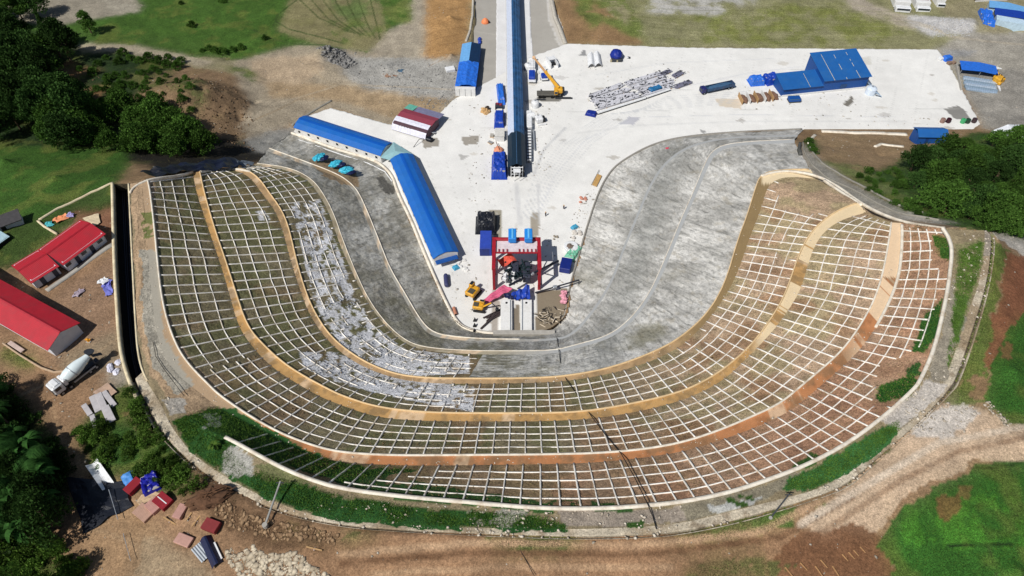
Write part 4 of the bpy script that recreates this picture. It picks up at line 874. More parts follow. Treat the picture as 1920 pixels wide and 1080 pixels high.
# ================================================================== OBJECTS ON THE WORKING FLOOR
PZ = .07
def seg(name, a, b, label, cat, group=None, z=PZ):
    """Empty midway between two photographed ground spots, local +Y running a -> b; returns it and the length"""
    p = at(*a, z) if len(a) == 2 else at(*a); q = at(*b, z) if len(b) == 2 else at(*b)
    d = q - p; m = (p + q) / 2; return empty(name, (m.x, m.y, min(p.z, q.z)), math.atan2(-d.x, d.y), label, cat, group), math.hypot(d.x, d.y)
def gseg(name, a, b, label, cat, group=None, lift=0.0):
    p = G(*a); q = G(*b); d = q - p; m = (p + q) / 2
    return empty(name, (m.x, m.y, (p.z + q.z) / 2 + lift), math.atan2(-d.x, d.y), label, cat, group), math.hypot(d.x, d.y)
M_blue = mat("blue_sheet_roof", (26, 106, 196), .55, var=.1, scale=.3, streak=('Y', 1.3), spec=.3, dirt=(52, 120, 184), dirt_amt=.35)
M_blue2 = mat("blue_roof_crest", (12, 92, 190), .5, var=.06, scale=.3, streak=('Y', 1.3), spec=.3)
M_bwall = mat("blue_panel_wall", (18, 82, 160), .6, var=.08, streak=('X', 1.2))
M_white = mat("white_panel", (232, 232, 230), .6, var=.08, scale=.8, dirt=(190, 186, 176), dirt_amt=.4)
M_whitem = mat("white_painted_metal", (236, 238, 240), .4, var=.07, scale=2, dirt=(170, 166, 158), dirt_amt=.5)
M_dark = mat("dark_opening", (24, 26, 30), .6)
M_black = mat("black_rubber", (22, 22, 24), .7)
M_navy = mat("navy_sheet", (16, 48, 84), .5, var=.2, scale=.6, streak=('X', 1.6))
M_steel = mat("galvanised_steel", (176, 182, 188), .45, .4, var=.15, scale=2)
M_dsteel = mat("dark_steel", (66, 70, 76), .6, .3, var=.25, scale=3)
M_tarp = mat("blue_tarp", (24, 66, 172), .42, var=.22, scale=1.4, bump=.3, spec=.5)
M_tarpb = mat("bright_blue_tarp", (40, 110, 214), .42, var=.25, scale=1.6, bump=.3, spec=.6)
M_tarpl = mat("pale_blue_tarp", (112, 172, 226), .45, var=.15, scale=1.2, bump=.3)
M_red = mat("red_painted_steel", (168, 28, 44), .5, var=.2, scale=1, dirt=(110, 40, 40))
M_yel = mat("yellow_machine_paint", (226, 168, 44), .45, var=.18, scale=2, dirt=(130, 100, 60), dirt_amt=.6)
M_glass = mat("dark_glass", (30, 44, 56), .15, spec=.8)
M_black_tarp = mat("black_tarp", (26, 30, 40), .45, var=.3, scale=1.5, bump=.4)
M_tealp = mat("green_netting", (118, 190, 160), .7, var=.2, scale=3)
M_pink = mat("pink_cloth", (206, 96, 130), .8, var=.2, scale=2)
M_brown = mat("brown_fill", (120, 92, 76), .95, var=.35, scale=2, bump=.6)
M_grey = mat("grey_concrete", (172, 168, 160), .9, var=.15, scale=1)
M_wood = mat("timber", (186, 150, 104), .8, var=.2, scale=2)
M_maroon = mat("maroon_sheet_roof", (150, 62, 80), .6, var=.1, streak=('X', 1.4))

def long_shed(a, b, wid, label, nwin, side, ze=3.3, zr=4.7):
    root, L = seg("long_shed", a, b, label, "shed", z=PZ); h = wid / 2
    prof = [(-h, ze), (-h * .55, ze + (zr - ze) * .72), (-h * .12, zr), (h * .12, zr), (h * .55, ze + (zr - ze) * .72), (h, ze)]
    MB().shell(prof, -L / 2, L / 2, .1, 14).build("roof", M_blue, root)
    MB().shell([(-h * .14, zr + .06), (0, zr + .1), (h * .14, zr + .06)], -L / 2 - .05, L / 2 + .05, .05).build("ridge_cap", M_blue2, root)
    iw = h - .35; w_ = MB()
    for sx in (-1, 1): w_.box((sx * iw, 0, ze / 2), (.18, L - .5, ze - .15))
    for e in (-1, 1): w_.prism([(-iw, 0), (iw, 0), (iw, ze - .05), (0, zr - .2), (-iw, ze - .05)], e * (L / 2 - .3), e * (L / 2 - .12))
    w_.build("wall", M_white, root)
    for k in range(nwin):
        y = -L / 2 + L * (k + .5) / nwin; f = MB().box((side * (iw + .1), y, 2.0), (.1, 1.0, 1.1)).build("window", M_whitem, root)
        MB().box((side * (iw + .17), y, 2.0), (.06, .8, .9)).build("pane", M_dark, f)
    return root, L
mid2 = lambda p, q: ((p[0] + q[0]) / 2, (p[1] + q[1]) / 2)
def eave_axis(f0, f1, n0, n1, ze):
    """ground axis under a roof whose four eave corners are seen in the photograph"""
    P = [at(*p, ze) for p in (f0, f1, n0, n1)]; a = (P[0] + P[2]) / 2; b = (P[1] + P[3]) / 2; w_ = ((P[0] - P[2]).length + (P[1] - P[3]).length) / 2
    d = (b - a).normalized(); n = Vector((-d.y, d.x, 0)); w2 = (abs((P[0] - P[2]).dot(n)) + abs((P[1] - P[3]).dot(n))) / 2
    return a, b, w2
def shed_from_eaves(f0, f1, n0, n1, label, nwin, side, ze=3.3, zr=4.7):
    a, b, w_ = eave_axis(f0, f1, n0, n1, ze); ua = proj(np.array([[a.x, a.y, PZ]]))[0]; ub = proj(np.array([[b.x, b.y, PZ]]))[0]
    return long_shed(tuple(ua), tuple(ub), w_, label, nwin, side, ze, zr)
s1, L1 = shed_from_eaves((574, 217), (737, 267), (552, 239), (713, 294), "long white shed with blue roof, upper left one of the two joined sheds", 9, 1)
s2, L2 = shed_from_eaves((774, 289), (859, 470), (731, 300), (813, 489), "long blue-roofed shed running down beside the left grey slope", 8, 1)
# glazed corner joining the two sheds, held by the second
c1 = [at(*p) for p in ((738, 266, 3.4), (774, 289, 3.4), (731, 300, 3.4), (713, 295, 3.4), (741, 283, 4.6))]
inv = (Matrix.Translation(s2.location) @ Matrix.Rotation(s2.rotation_euler.z, 4, 'Z')).inverted(); V = [tuple(inv @ p) for p in c1]; V += [(x, y, z - .08) for x, y, z in V]
mb = MB(); mb.add(V, [(0, 4, 1), (1, 4, 2), (2, 4, 3), (3, 4, 0), (5, 6, 9), (6, 7, 9), (7, 8, 9), (8, 5, 9)]); mb.build("corner_canopy", mat("milky_plastic", (150, 190, 196), .35, var=.1), s2)
mb = MB()
for p in ((732, 276), (760, 292), (726, 298)): q = inv @ at(*p, PZ); mb.box((q.x, q.y, 1.6), (.15, .15, 3.2))
build_each(mb, "canopy_post", M_whitem, s2)
MB().prism([(-3.4, 2.2), (3.4, 2.2), (3.2, 2.4), (-3.2, 2.4)], L2 / 2, L2 / 2 + 1.6).build("porch_roof", M_bwall, s2)
# pipe along the kerb under the sheds
pp = [at(*p, .75) for p in ((560, 262), (600, 276), (640, 290), (690, 306), (722, 322), (735, 340))]
mb = MB(); mb.path(pp, .18, 8); o = mb.build("supply_pipe", M_whitem); recenter(o); tag(o, "white pipe on low supports below the upper long shed", "pipe")

# belt gallery down the middle of the road
g, GL = seg("covered_gallery", (969, 332), (960.5, -42), "long covered gallery with white and dark blue roof running up the road", "covered gallery")
w2 = 2.85; M_paleb = mat("pale_sheet", (206, 216, 236), .4, var=.12, streak=('Y', .8))
MB().shell([(-w2, 3.9), (-1.7, 5.0), (-.75, 5.5)], -GL / 2 + 17, GL / 2, .1, 20).build("white_roof", M_paleb, g)
MB().shell([(-.75, 5.52), (-.1, 5.6), (.6, 5.35), (1.6, 4.8), (w2, 3.9)], -GL / 2 + 17, GL / 2, .1, 20).build("blue_roof", mat("blue_streaked_roof", (40, 92, 142), .4, var=.35, scale=.5, streak=('X', 1.1), dirt=(14, 36, 60), dirt_amt=.8), g)
MB().shell([(-w2 - .1, 3.8), (-1.6, 5.1), (0, 5.75), (1.6, 5.1), (w2 + .2, 3.8)], -GL / 2, -GL / 2 + 17.3, .1, 8).build("dark_roof", mat("dark_navy_roof", (22, 44, 62), .45, var=.2, streak=('X', 1.3)), g)
mb = MB()
for x in (-2.0, -1.0, 0, 1.0, 2.0): mb.box((x, 0, 5.72 - abs(x) * .62), (.07, GL, .1))
build_each(mb, "roof_rib", mat("rib_blue", (96, 140, 190), .5), g)
mb = MB()
for sx in (-1, 1): mb.box((sx * (w2 - .25), 0, 2.0), (.12, GL - .6, 3.9))
build_each(mb, "side_wall", M_navy, g)
mb = MB(); 
for k in range(34): mb.box((-w2 - .25, -GL / 2 + 3 + k * GL / 34, 2.0), (.14, .14, 4.0))
build_each(mb, "side_post", M_whitem, g)
mb = MB(); y = -GL / 2 - .1
for x in (-1.9, -.7, .7, 1.9): mb.box((x, y, 2.3), (.2, .2, 4.6))
for z in (1.4, 2.8, 4.2): mb.box((0, y, z), (4.0, .18, .18))
mb.box((0, y - 1.1, 3.9), (2.4, 2.2, .12)); mb.box((-.9, y - 2.0, 1.9), (.14, .14, 3.8)); mb.box((.9, y - 2.0, 1.9), (.14, .14, 3.8)); mb.tube((-1.6, y - .4, 4.4), (1.6, y - .9, 5.0), .12)
mb.build("end_frame", M_whitem, g)
MB().box((0, -GL / 2 + .35, 2.1), (w2 * 1.7, .1, 4.0)).build("end_panel", M_dark, g)

# ---- tarp-covered things: generic
def tarp_box(name, a, b, wid, h, material, label, cat, group=None, z=PZ, seed=0, ground=False, sag=.25, base=None, lift=0.0):
    root, L = (gseg if ground else seg)(name, a, b, label, cat, group) if ground else seg(name, a, b, label, cat, group, z)
    X, Y = wid / 2, L / 2
    def zf(x, y):
        e = max(abs(x) / X, abs(y) / Y); q = h * (1 - .15 * (vnoise(np.array(x * 1.1 + seed), np.array(y * 1.1), seed))) 
        q += sag * (float(vnoise(np.array(x * 2.2), np.array(y * 2.2 + seed), seed + 3)) - .5)
        return float(max(.06, q * (1 - sstep(.80, 1.0, np.array(e + .06 * float(vnoise(np.array(x * 3), np.array(y * 3), 5)))))) + .05) + lift
    MB().drape(-X * 1.06, -Y * 1.06, X * 1.06, Y * 1.06, zf, 18, 18, .04).build("tarpaulin", material, root)
    MB().bbox((0, 0, h * .4 + lift), (wid * .82, L * .82, h * .76), .12).build("covered_load", base or M_grey, root)
    return root
tarp_box("covered_machine", (937, 160), (941, 196), 2.6, 2.0, M_tarpb, "rumpled bright blue tarpaulin heap beside the gallery, just left of its middle", "covered load", seed=1)
tarp_box("covered_crate", (936, 241), (937, 212), 3.5, 2.4, M_tarp, "square blue-covered crate pressed against the gallery's left side", "covered load", seed=2, sag=.1)
tarp_box("covered_hopper", (936, 336), (937, 292), 5.0, 3.4, M_tarp, "large dark blue tarpaulin tent at the lower left end of the gallery", "covered load", seed=3, sag=.5)
def boxes(name, a, b, parts, label, cat, group=None, z=PZ, ground=False):
    """parts: (part name, material, [(centre, size[, rz])...])"""
    root, L = gseg(name, a, b, label, cat, group) if ground else seg(name, a, b, label, cat, group, z)
    for pn, m, bl in parts:
        mb = MB()
        for q in bl: mb.bbox(q[0], q[1], .06, *(q[2:] if len(q) > 2 else ()))
        mb.build(pn, m, root)
    return root
boxes("site_cabin", (937, 272), (937, 244), [("body", M_white, [((0, 0, 1.1), (3.2, 4.6, 2.2))]), ("roof", mat("cabin_roof_grey", (214, 212, 206), .7), [((0, 0, 2.28), (3.4, 4.8, .14))]), ("door", M_dsteel, [((-1.62, -.6, .95), (.08, .9, 1.8))])], "plain whitish cabin between two blue-covered loads beside the gallery", "cabin")
MB().blob((0, 0, .5), (3.2, 3.4, 1.8), 14, 8, .18, 4, -.1).build("fill_sack", mat("orange_sack", (224, 152, 120), .85, var=.2), (r := empty("bulk_sack_pile", at(935, 283, PZ), 0, "peach coloured sack pile just above the large blue tarpaulin tent", "sack pile")), smooth=True)
MB().path([(-.9, 3.4, 1.2), (-.4, 1.2, 1.5), (.3, -.6, 1.5), (.4, -1.6, .8)], .12).build("tie_rope", mat("rusty_rope", (112, 66, 52), .9), r)
boxes("tool_rack", (935, 210), (936, 196), [("frame", M_dsteel, [((-1.3, 0, .8), (.1, 2.2, 1.6)), ((1.3, 0, .8), (.1, 2.2, 1.6)), ((0, 0, 1.5), (2.7, 2.2, .1))]), ("crates", mat("red_crates", (140, 50, 70), .7), [((-.6, .3, 1.8), (1, .8, .5)), ((.6, -.3, 1.8), (.9, .9, .5))])], "small dark rack with red crates above the square blue-covered crate", "rack")
boxes("pallet_load", (922, 262), (923, 250), [("pallet", M_wood, [((0, 0, .1), (1.4, 1.4, .18))]), ("goods", M_grey, [((0, 0, .6), (1.2, 1.2, .8))])], "small grey load on a pallet left of the whitish cabin", "pallet load")
boxes("pallet_load", (926, 272), (914, 264), [("pallet", M_wood, [((0, 0, .1), (1.4, 2, .18))]), ("goods", mat("grey_sheets", (150, 150, 150), .8), [((0, 0, .35), (1.1, 1.8, .3), .2)])], "low grey sheets on a pallet left of the peach sack pile", "pallet load")
r = empty("spoil_heap", at(910, 209, PZ), .4, "small tan and brown heap on the white floor left of the gallery", "spoil heap"); MB().blob((0, 0, 0), (3.2, 4.6, 2.6), 14, 8, .22, 9, -.05).build("tan_fill", mat("tan_fill", (196, 160, 112), .95, var=.3, scale=2), r); MB().blob((.9, .6, .2), (2.2, 2.4, 2.4), 12, 8, .25, 10, -.05).build("dark_fill", mat("dark_fill", (70, 60, 52), .95, var=.3), r)

# ---- white machinery row right of the gallery
r, L = seg("conveyor_line", (992, 314), (992, 204), "row of white dusty conveyor machinery standing along the right side of the gallery", "conveyor")
mb = MB(); mb.bbox((0, -6, .9), (1.6, L * .5, 1.4), .15); mb.bbox((0, 8, 1.1), (2.2, L * .3, 2.0), .3); mb.build("trough", M_whitem, r)
mb = MB()
for k in range(12): mb.box((0, -L / 2 + 1 + k * 1.6, 1.7), (1.2, .35, .2))
build_each(mb, "roller", M_dsteel, r)
MB().tube((-.9, 10, 1.6), (1.9, 10.5, 1.6), 1.1, 14).build("drum", M_whitem, r); MB().tube((1.6, 3, .7), (1.9, -8, .7), .28, 10).build("side_duct", M_steel, r)
r, L = seg("diesel_generator", (1016, 236), (1008, 218), "white generator with a dark radiator beside the conveyor row", "generator")
MB().bbox((-.3, 0, 1.0), (2.6, 3.0, 2.0), .3).build("housing", M_whitem, r); MB().bbox((1.3, -.2, .9), (1.1, 2.2, 1.6), .15).build("radiator", M_dark, r); MB().tube((-.6, .6, 2), (-.6, .6, 2.9), .12).build("exhaust", M_dsteel, r); MB().box((.2, -2.6, .3), (3.0, .5, .5)).build("skid", M_whitem, r)
for i, (u, v, lb) in enumerate(((1003, 200, "round white tank at the upper end of the conveyor row"), (990, 130, "squat white tank beside the gallery, left of the crane boom"))):
    r = empty("round_tank", at(u, v, PZ), 0, lb, "tank", "white tanks beside the gallery"); MB().lathe([(0, 1.5), (.75, 1.5), (.9, 1.2), (1, .3)], (0, 0, 0), (0, 0, 2.6), 18).build("shell", M_whitem, r, smooth=True); MB().tube((0, 0, 2.5), (0, 0, 2.9), .3, 10).build("hatch", M_steel, r)
def flatbed(a, b, label, load_m, n=2, wid=2.6):
    r, L = seg("flatbed_trailer", a, b, label, "trailer", "white trailers right of the gallery")
    MB().bbox((0, 0, 1.0), (wid, L, .3), .08).build("deck", M_whitem, r)
    mb = MB()
    for y in (-L * .3, -L * .2, L * .25):
        for x in (-1, 1): mb.tube((x * wid * .33, y, .5), (x * wid * .5, y, .5), .48, 14)
    build_each(mb, "wheel", M_black, r)
    for k in range(n): MB().bbox((0, -L * .28 + k * L * .42, 1.75), (wid * .8, L * .3, 1.2), .2).build("load", load_m if k == 0 else M_whitem, r)
    MB().bbox((0, L * .44, 1.6), (wid * .9, .3, 1.1), .05).build("headboard", M_whitem, r); return r
flatbed((997, 158), (998, 112), "white trailer carrying a blue load, just right of the gallery near the crane", M_tarp, 2, 3.0)
flatbed((1021, 154), (1016, 132), "shorter trailer with a blue load half hidden under the crane boom", M_tarp, 1, 2.8)
r, L = seg("loading_ramp", (1040, 128), (1030, 112), "white folding ramp standing open right of the crane boom", "ramp")
mb = MB(); mb.box((-1.5, 0, 1.1), (.25, L, 2.2)); mb.box((1.3, -.3, 1.1), (.25, L, 2.2)); mb.box((0, .8, 2.1), (3.2, 2.2, .2)); mb.build("frame", M_whitem, r); MB().box((.2, -.6, .4), (2, 1.5, .6)).build("footing", M_dark, r)

# ---- mobile crane
r, L = seg("mobile_crane", (1058, 184), (1036, 186), "yellow mobile crane with a long boom reaching up-left towards the gallery", "crane")
r.rotation_euler = (0, 0, 0); r.location = at(1040, 182, PZ)
MB().bbox((-2.2, .6, 1.2), (9.0, 2.8, .8), .15).build("chassis", mat("crane_chassis", (92, 90, 84), .7, var=.2), r)
mb = MB()
for x in (-5.6, -4.2, -1.0, .8):
    for y in (-.75, 1.95): mb.tube((x, y - .2, .6), (x, y + .2, .6), .6, 14)
build_each(mb, "wheel", M_black, r)
mb = MB(); mb.box((-5.2, -2.0, .35), (3.4, .35, .35)); mb.box((3.3, -.9, .35), (5.5, .5, .35)); mb.box((3.4, -.9, .12), (6.4, .9, .2)); mb.box((-5, 3.4, .35), (.4, 2.2, .3)); build_each(mb, "outrigger", M_dsteel, r)
MB().bbox((1.3, .8, 2.6), (3.2, 2.6, 1.8), .3).build("upper_body", M_yel, r); MB().bbox((2.9, 1.6, 2.2), (1.4, 2.0, 1.6), .25).build("counterweight", M_dsteel, r)
c = MB().bbox((.4, -.9, 2.7), (1.3, 1.5, 1.7), .2).build("cab", M_yel, r); MB().box((.35, -1.68, 2.9), (1.0, .08, 1.0)).build("windscreen", M_glass, c)
tip = at(1001, 108, 12.5) - r.location; bp_ = Vector((1.2, .9, 3.4)); m1 = bp_.lerp(tip, .55)
MB().tube(bp_, m1, .85, 4, .75).build("boom", M_yel, r); MB().tube(m1, tip, .6, 4, .45).build("boom_extension", mat("tan_boom", (196, 152, 104), .6), r); MB().bbox(tuple(tip), (1.1, 1.0, .9), .1).build("boom_head", mat("pale_boom_head", (230, 190, 150), .6), r)
MB().tube(tip, tip + Vector((0, 0, -8)), .05, 5).build("hoist_rope", M_dark, r); MB().tube((.9, .6, 2.2), bp_.lerp(tip, .25) + Vector((0, 0, -.5)), .22, 8).build("lift_cylinder", M_steel, r)

# ---- curved white panels, covered machine top middle
for a, b, lb in (((1109, 128), (1107, 106), "left one of two curved white panels standing on the floor"), ((1122, 127), (1118, 104), "right one of two curved white panels, dark at its right edge")):
    r, L = seg("curved_panel", a, b, lb, "curved panel", "curved white panels"); pr = [(-1.4 + 2.8 * k / 8, .4 + 1.7 * math.sin(math.pi * (k + .5) / 9)) for k in range(9)]
    MB().shell(pr, -L / 2, L / 2, .14, 2).build("sheet", M_whitem, r); mb = MB(); [mb.box((x, y, .4), (.12, .12, .8)) for x in (-1.3, 1.3) for y in (-L / 2 + .4, L / 2 - .4)]; build_each(mb, "stand", M_dsteel, r)
r_ = empty("covered_plant", at(1155, 110, PZ), 0, "domed navy tarpaulin over machinery at the upper middle of the floor", "covered machine"); MB().blob((0, .4, 1.4), (5.0, 5.6, 4.4), 20, 10, .07, 3).build("tarpaulin", mat("deep_blue_tarp", (20, 44, 140), .5, var=.2), r_, smooth=True); MB().bbox((0, -1.6, .6), (4.2, 2.0, 1.2), .1).build("machine_base", M_dsteel, r_)
mb = MB(); [mb.bbox((x, -2.2 + .3 * (k % 2), .5), (.7, .9, 1.0), .1) for k, x in enumerate((-2.2, -1.1, 0.2, 1.4))]; build_each(mb, "loose_part", mat("beige_parts", (170, 160, 130), .8, var=.4), bpy.data.objects["covered_plant"])
r = boxes("scrap_bundle", (1183, 112), (1174, 106), [("bars", M_dsteel, [((0, 0, .3), (.5, 1.6, .4)), ((.5, .3, .2), (.3, 1.2, .3), .5)]), ("cloth", M_whitem, [((-.5, .2, .4), (.7, .9, .5))])], "small dark and white scrap bundle right of the navy-covered machine", "scrap")

# ---- steel stock: long bundles of sections, each one a thing
M_sec = mat("primed_sections", (236, 236, 242), .6, 0, var=.15, scale=3, dirt=(120, 118, 130), dirt_amt=.6)
M_sec2 = mat("grey_violet_sections", (140, 140, 160), .5, .1, var=.3, scale=2)
def bundle(name, a, b, wid, n, material, label, grp, hgt_=.35, gaps=True, sd=0):
    r, L = seg(name, a, b, label, "steel bundle", grp); rr = random.Random(sd)
    for q in (-.3, .3): MB().box((0, L * q, .12), (wid * 1.1, .25, .22)).build("bearer", M_wood, r)
    mb = MB()
    for lay in range(2):
        for k in range(n):
            x = -wid / 2 + wid * (k + .5) / n + rr.uniform(-.04, .04); j = rr.uniform(-.6, .6) * (1 if gaps else .1)
            l2 = L * rr.uniform(.82, 1); mb.box((x, j, .35 + lay * hgt_), (wid / n * .68, l2, hgt_ * .6), rr.uniform(-.02, .02))
    mb.build("sections", material, r)
    mb = MB()
    for k in range(int(L * 1.5)):
        mb.box((rr.uniform(-wid / 2, wid / 2), rr.uniform(-L / 2, L / 2), .6 + hgt_), (rr.uniform(.12, .3), rr.uniform(.3, 1.1), .16), rr.uniform(-.5, .5))
    tag(mb.build("offcuts", M_dsteel, r), kind="stuff")
    return r
gs = "steel bundles stacked on the white floor"
rowsteel = [((1103, 184), (1168, 160)), ((1108, 192), (1180, 168)), ((1112, 199), (1190, 176)), ((1118, 205), (1200, 180)), ((1172, 160), (1240, 138)), ((1182, 167), (1250, 146)), ((1194, 174), (1262, 152)), ((1204, 180), (1268, 160))]
for i, (a, b) in enumerate(rowsteel):
    bundle("steel_bundle", a, b, 2.3, 7, M_sec, "pale steel bundle in the long diagonal stockpile on the white floor", gs, sd=i)
bundle("steel_bundle", (1235, 144), (1256, 134), 2.0, 5, M_sec2, "violet-grey bundle at the far tip of the diagonal steel stockpile", gs, sd=30)
bundle("steel_bundle", (1262, 146), (1279, 137), 2.4, 5, M_sec2, "violet-grey squat bundle on the upper right of the steel stockpile", gs, sd=31, gaps=False)
bundle("steel_bundle", (1264, 166), (1296, 154), 2.2, 6, M_sec2, "flat violet-grey bundle at the lower right end of the steel stockpile", gs, sd=32, gaps=False)
for a, b, lb in (((1120, 215), (1210, 186), "white timbered beam with black shadow gap along the lower left edge of the steel stockpile"), ((1212, 185), (1256, 170), "shorter white beam continuing along the lower edge of the steel stockpile")):
    r, L = seg("white_beam", a, b, lb, "beam"); MB().bbox((0, 0, .75), (.9, L, .35), .05).build("flange", M_whitem, r); MB().box((0, 0, .3), (.3, L, .6)).build("web", M_dark, r)  # web coloured dark to paint in the shade under the flange
tarp_box("covered_stack", (1099, 212), (1118, 216), 3.0, 1.0, mat("deep_blue_tarp", (20, 44, 140)), "flat navy tarpaulin over the lower left corner of the steel stockpile", "covered load", seed=12, sag=.1)
tarp_box("covered_stack", (1216, 174), (1240, 166), 2.6, 1.6, mat("teal_blue_tarp", (40, 110, 160), .5), "teal-blue tarpaulin lying on the lower right of the steel stockpile", "covered load", seed=13, sag=.3)

# ---- trucks
def tipper(a, b, label, bed_m, cab_m, load_m=None, group=None, z=PZ, wid=2.5):
    r, L = seg("dump_truck", a, b, label, "truck", group, z)
    MB().box((0, 0, .85), (wid * .5, L * .96, .3)).build("chassis", M_dsteel, r)
    c = MB().bbox((0, L / 2 - 1.0, 1.7), (wid, 1.9, 2.0), .2).build("cab", cab_m, r); MB().box((0, L / 2 - .03, 2.0), (wid * .85, .08, .8)).build("windscreen", M_glass, c)
    bd = MB(); bl = L - 2.4; y0 = -L / 2 + bl / 2
    bd.box((0, y0, 1.15), (wid, bl, .15)); [bd.box((s_ * wid / 2, y0, 1.7), (.1, bl, 1.1)) for s_ in (-1, 1)]; [bd.box((0, y0 + s_ * bl / 2, 1.7), (wid, .1, 1.1)) for s_ in (-1, 1)]; bd.build("tipping_body", bed_m, r)
    if load_m: MB().blob((0, y0, 1.9), (wid * .92, bl * .9, .9), 12, 6, .12, 3).build("load", load_m, r)
    for y in (L / 2 - 1.2, -L / 2 + 1.0, -L / 2 + 2.3):
        for s_ in (-1, 1):
            wh = MB().tube((s_ * wid * .34, y, .5), (s_ * wid * .5, y, .5), .5, 14).build("wheel", M_black, r); MB().tube((s_ * wid * .5, y, .5), (s_ * wid * .52, y, .5), .24, 10).build("hub", M_steel, wh)
    return r
tipper((1373, 163), (1312, 176), "navy truck with a dark blue body, red at its tail, left of the workshop", mat("truck_bed_blue", (44, 84, 120), .6, var=.2, dirt=(150, 70, 70), dirt_amt=.3), mat("truck_cab_navy", (40, 44, 100), .4), mat("truck_load", (60, 96, 130), .8))
# ---- blue portal building and annex
O_ = at(1465, 181, PZ); E_ = at(1624, 168, PZ); bx = Vector((E_.x - O_.x, E_.y - O_.y, 0)); BL = bx.length; ang = math.atan2(bx.y, bx.x) + .035
b_ = empty("blue_workshop", (O_.x, O_.y, PZ), ang, "blue workshop with tall gabled hall and lower annex on the right part of the floor", "workshop")
x0 = BL * .46; D = 13.8
def monopitch(b_, x0, x1, D, ze, zr, ov, nm):
    th = .14; return MB().add([(x0, -ov, ze - .15), (x1, -ov, ze - .15), (x1, D + .3, zr + .1), (x0, D + .3, zr + .1), (x0, -ov, ze - .15 + th), (x1, -ov, ze - .15 + th), (x1, D + .3, zr + .1 + th), (x0, D + .3, zr + .1 + th)], [(3, 2, 1, 0), (4, 5, 6, 7), (0, 1, 5, 4), (1, 2, 6, 5), (2, 3, 7, 6), (3, 0, 4, 7)]).build(nm, M_bld, b_)
M_bld = mat("blue_roof_panel", (26, 98, 172), .6, var=.08, scale=.4, streak=('X', .9), dirt=(58, 112, 166), dirt_amt=.4)
monopitch(b_, x0 - .4, BL + .5, D, 5.3, 8.0, .7, "roof")
def monowall(nm, x0, x1, D, ze, zr):
    w_ = MB(); w_.box(((x0 + x1) / 2, .1, ze / 2), (x1 - x0, .2, ze)); w_.box(((x0 + x1) / 2, D - .1, zr / 2), (x1 - x0, .2, zr))
    for x in (x0 + .1, x1 - .1): w_.add([(x - .1, .2, 0), (x - .1, D - .2, 0), (x - .1, D - .2, zr - .1), (x - .1, .2, ze), (x + .1, .2, 0), (x + .1, D - .2, 0), (x + .1, D - .2, zr - .1), (x + .1, .2, ze)], [(0, 3, 2, 1), (4, 5, 6, 7), (0, 4, 7, 3), (1, 2, 6, 5), (3, 7, 6, 2)])
    w_.build(nm, M_bwall, b_)
monowall("wall", x0, BL, D, 5.05, 7.85)
monopitch(b_, -.4, x0 + .1, 7.6, 3.3, 4.7, .6, "annex_roof"); monowall("annex_wall", 0, x0 - .1, 7.6, 3.1, 4.55)
MB().box((BL / 2, -.2, .3), (BL, .35, .6)).build("plinth", M_white, b_)
rr_ = random.Random(4)
for fx in (.2, .47, .76):
    mb = MB(); xx = x0 + (BL - x0) * fx
    for k in range(14):
        if rr_.random() < (.95 if fx < .3 else .65): t = k / 14; y = -.3 + t * D; mb.box((xx, y, 5.35 + (y + .7) / (D + 1.0) * 2.85), (.16, D / 14 * .9, .06), 0, .19)
    build_each(mb, "roof_joint_strip", mat("pale_sealant", (214, 206, 170), .8), b_)
mb = MB(); [mb.box((x0 * .66, -.2 + k * .9, 3.43 + k * .168), (.12, .75, .06), 0, .18) for k in range(8)]; build_each(mb, "roof_joint_strip", mat("pale_sealant", (214, 206, 170)), b_)
d_ = MB().box((BL * .72, -.05, 1.9), (2.6, .15, 1.6)).build("shutter", mat("shutter_blue", (30, 70, 120), .6), b_)
sheets = empty("leaning_sheets", at(1642, 176, PZ), ang, "pale blue sheets leaning in a fan against the workshop's right end", "leaning sheets")
for k in range(9):
    MB().box((-.5 + k * .05, -2 + k * 1.5, 1.2), (3.6 - k * .1, .9, .08), .1 * (k % 3 - 1), 0, .55).build("sheet", mat("pale_blue_sheet", (188, 214, 240), .5), sheets)
r = empty("water_tank", at(1631, 175, PZ), 0, "round whitish water tank at the workshop's lower right corner", "tank"); MB().lathe([(0, 1.9), (.8, 1.9), (.92, 1.6), (1, .3)], (0, 0, 0), (0, 0, 2.8), 20).build("shell", mat("tank_white", (214, 226, 240), .5), r, smooth=True); MB().tube((0, 0, 2.7), (0, 0, 3.05), .35, 12).build("lid", M_steel, r)
boxes("steel_trolley", (1479, 190), (1497, 189), [("frame", M_dsteel, [((0, 0, .35), (2.6, 4.6, .3))]), ("crate", M_bwall, [((0, 0, 1.0), (2.4, 4.4, 1.0))]), ("rail", mat("green_grey", (90, 120, 120), .6), [((-1.2, 0, 1.55), (.1, 4.4, .12)), ((1.2, 0, 1.55), (.1, 4.4, .12))])], "dark blue trough at the foot of the annex's front wall", "trough")
bays = empty("aggregate_bays", at(1432, 190, PZ), ang, "row of brown aggregate bays with thin dividing walls left of the workshop", "aggregate bays")
for k in range(5):
    x = -7 + k * 3.0; MB().blob((x, 2.2, .2), (2.7, 5.2, 2.4), 12, 7, .15, k, 0).build("brown_aggregate", M_brown, bays)
    MB().box((x - 1.5, 2.0, .9), (.18, 5.6, 1.8), -.1).build("divider", M_white if k % 2 else M_wood, bays)
tarp_box("covered_store", (1404, 156), (1430, 154), 4.6, 2.6, M_tarpb, "bright blue tarpaulin roof over the bays, left of the annex", "covered load", seed=15, sag=.6)
tarp_box("covered_store", (1432, 155), (1455, 150), 5.0, 2.8, M_tarp, "darker blue crumpled tarpaulin touching the annex's left wall", "covered load", seed=16, sag=.7)
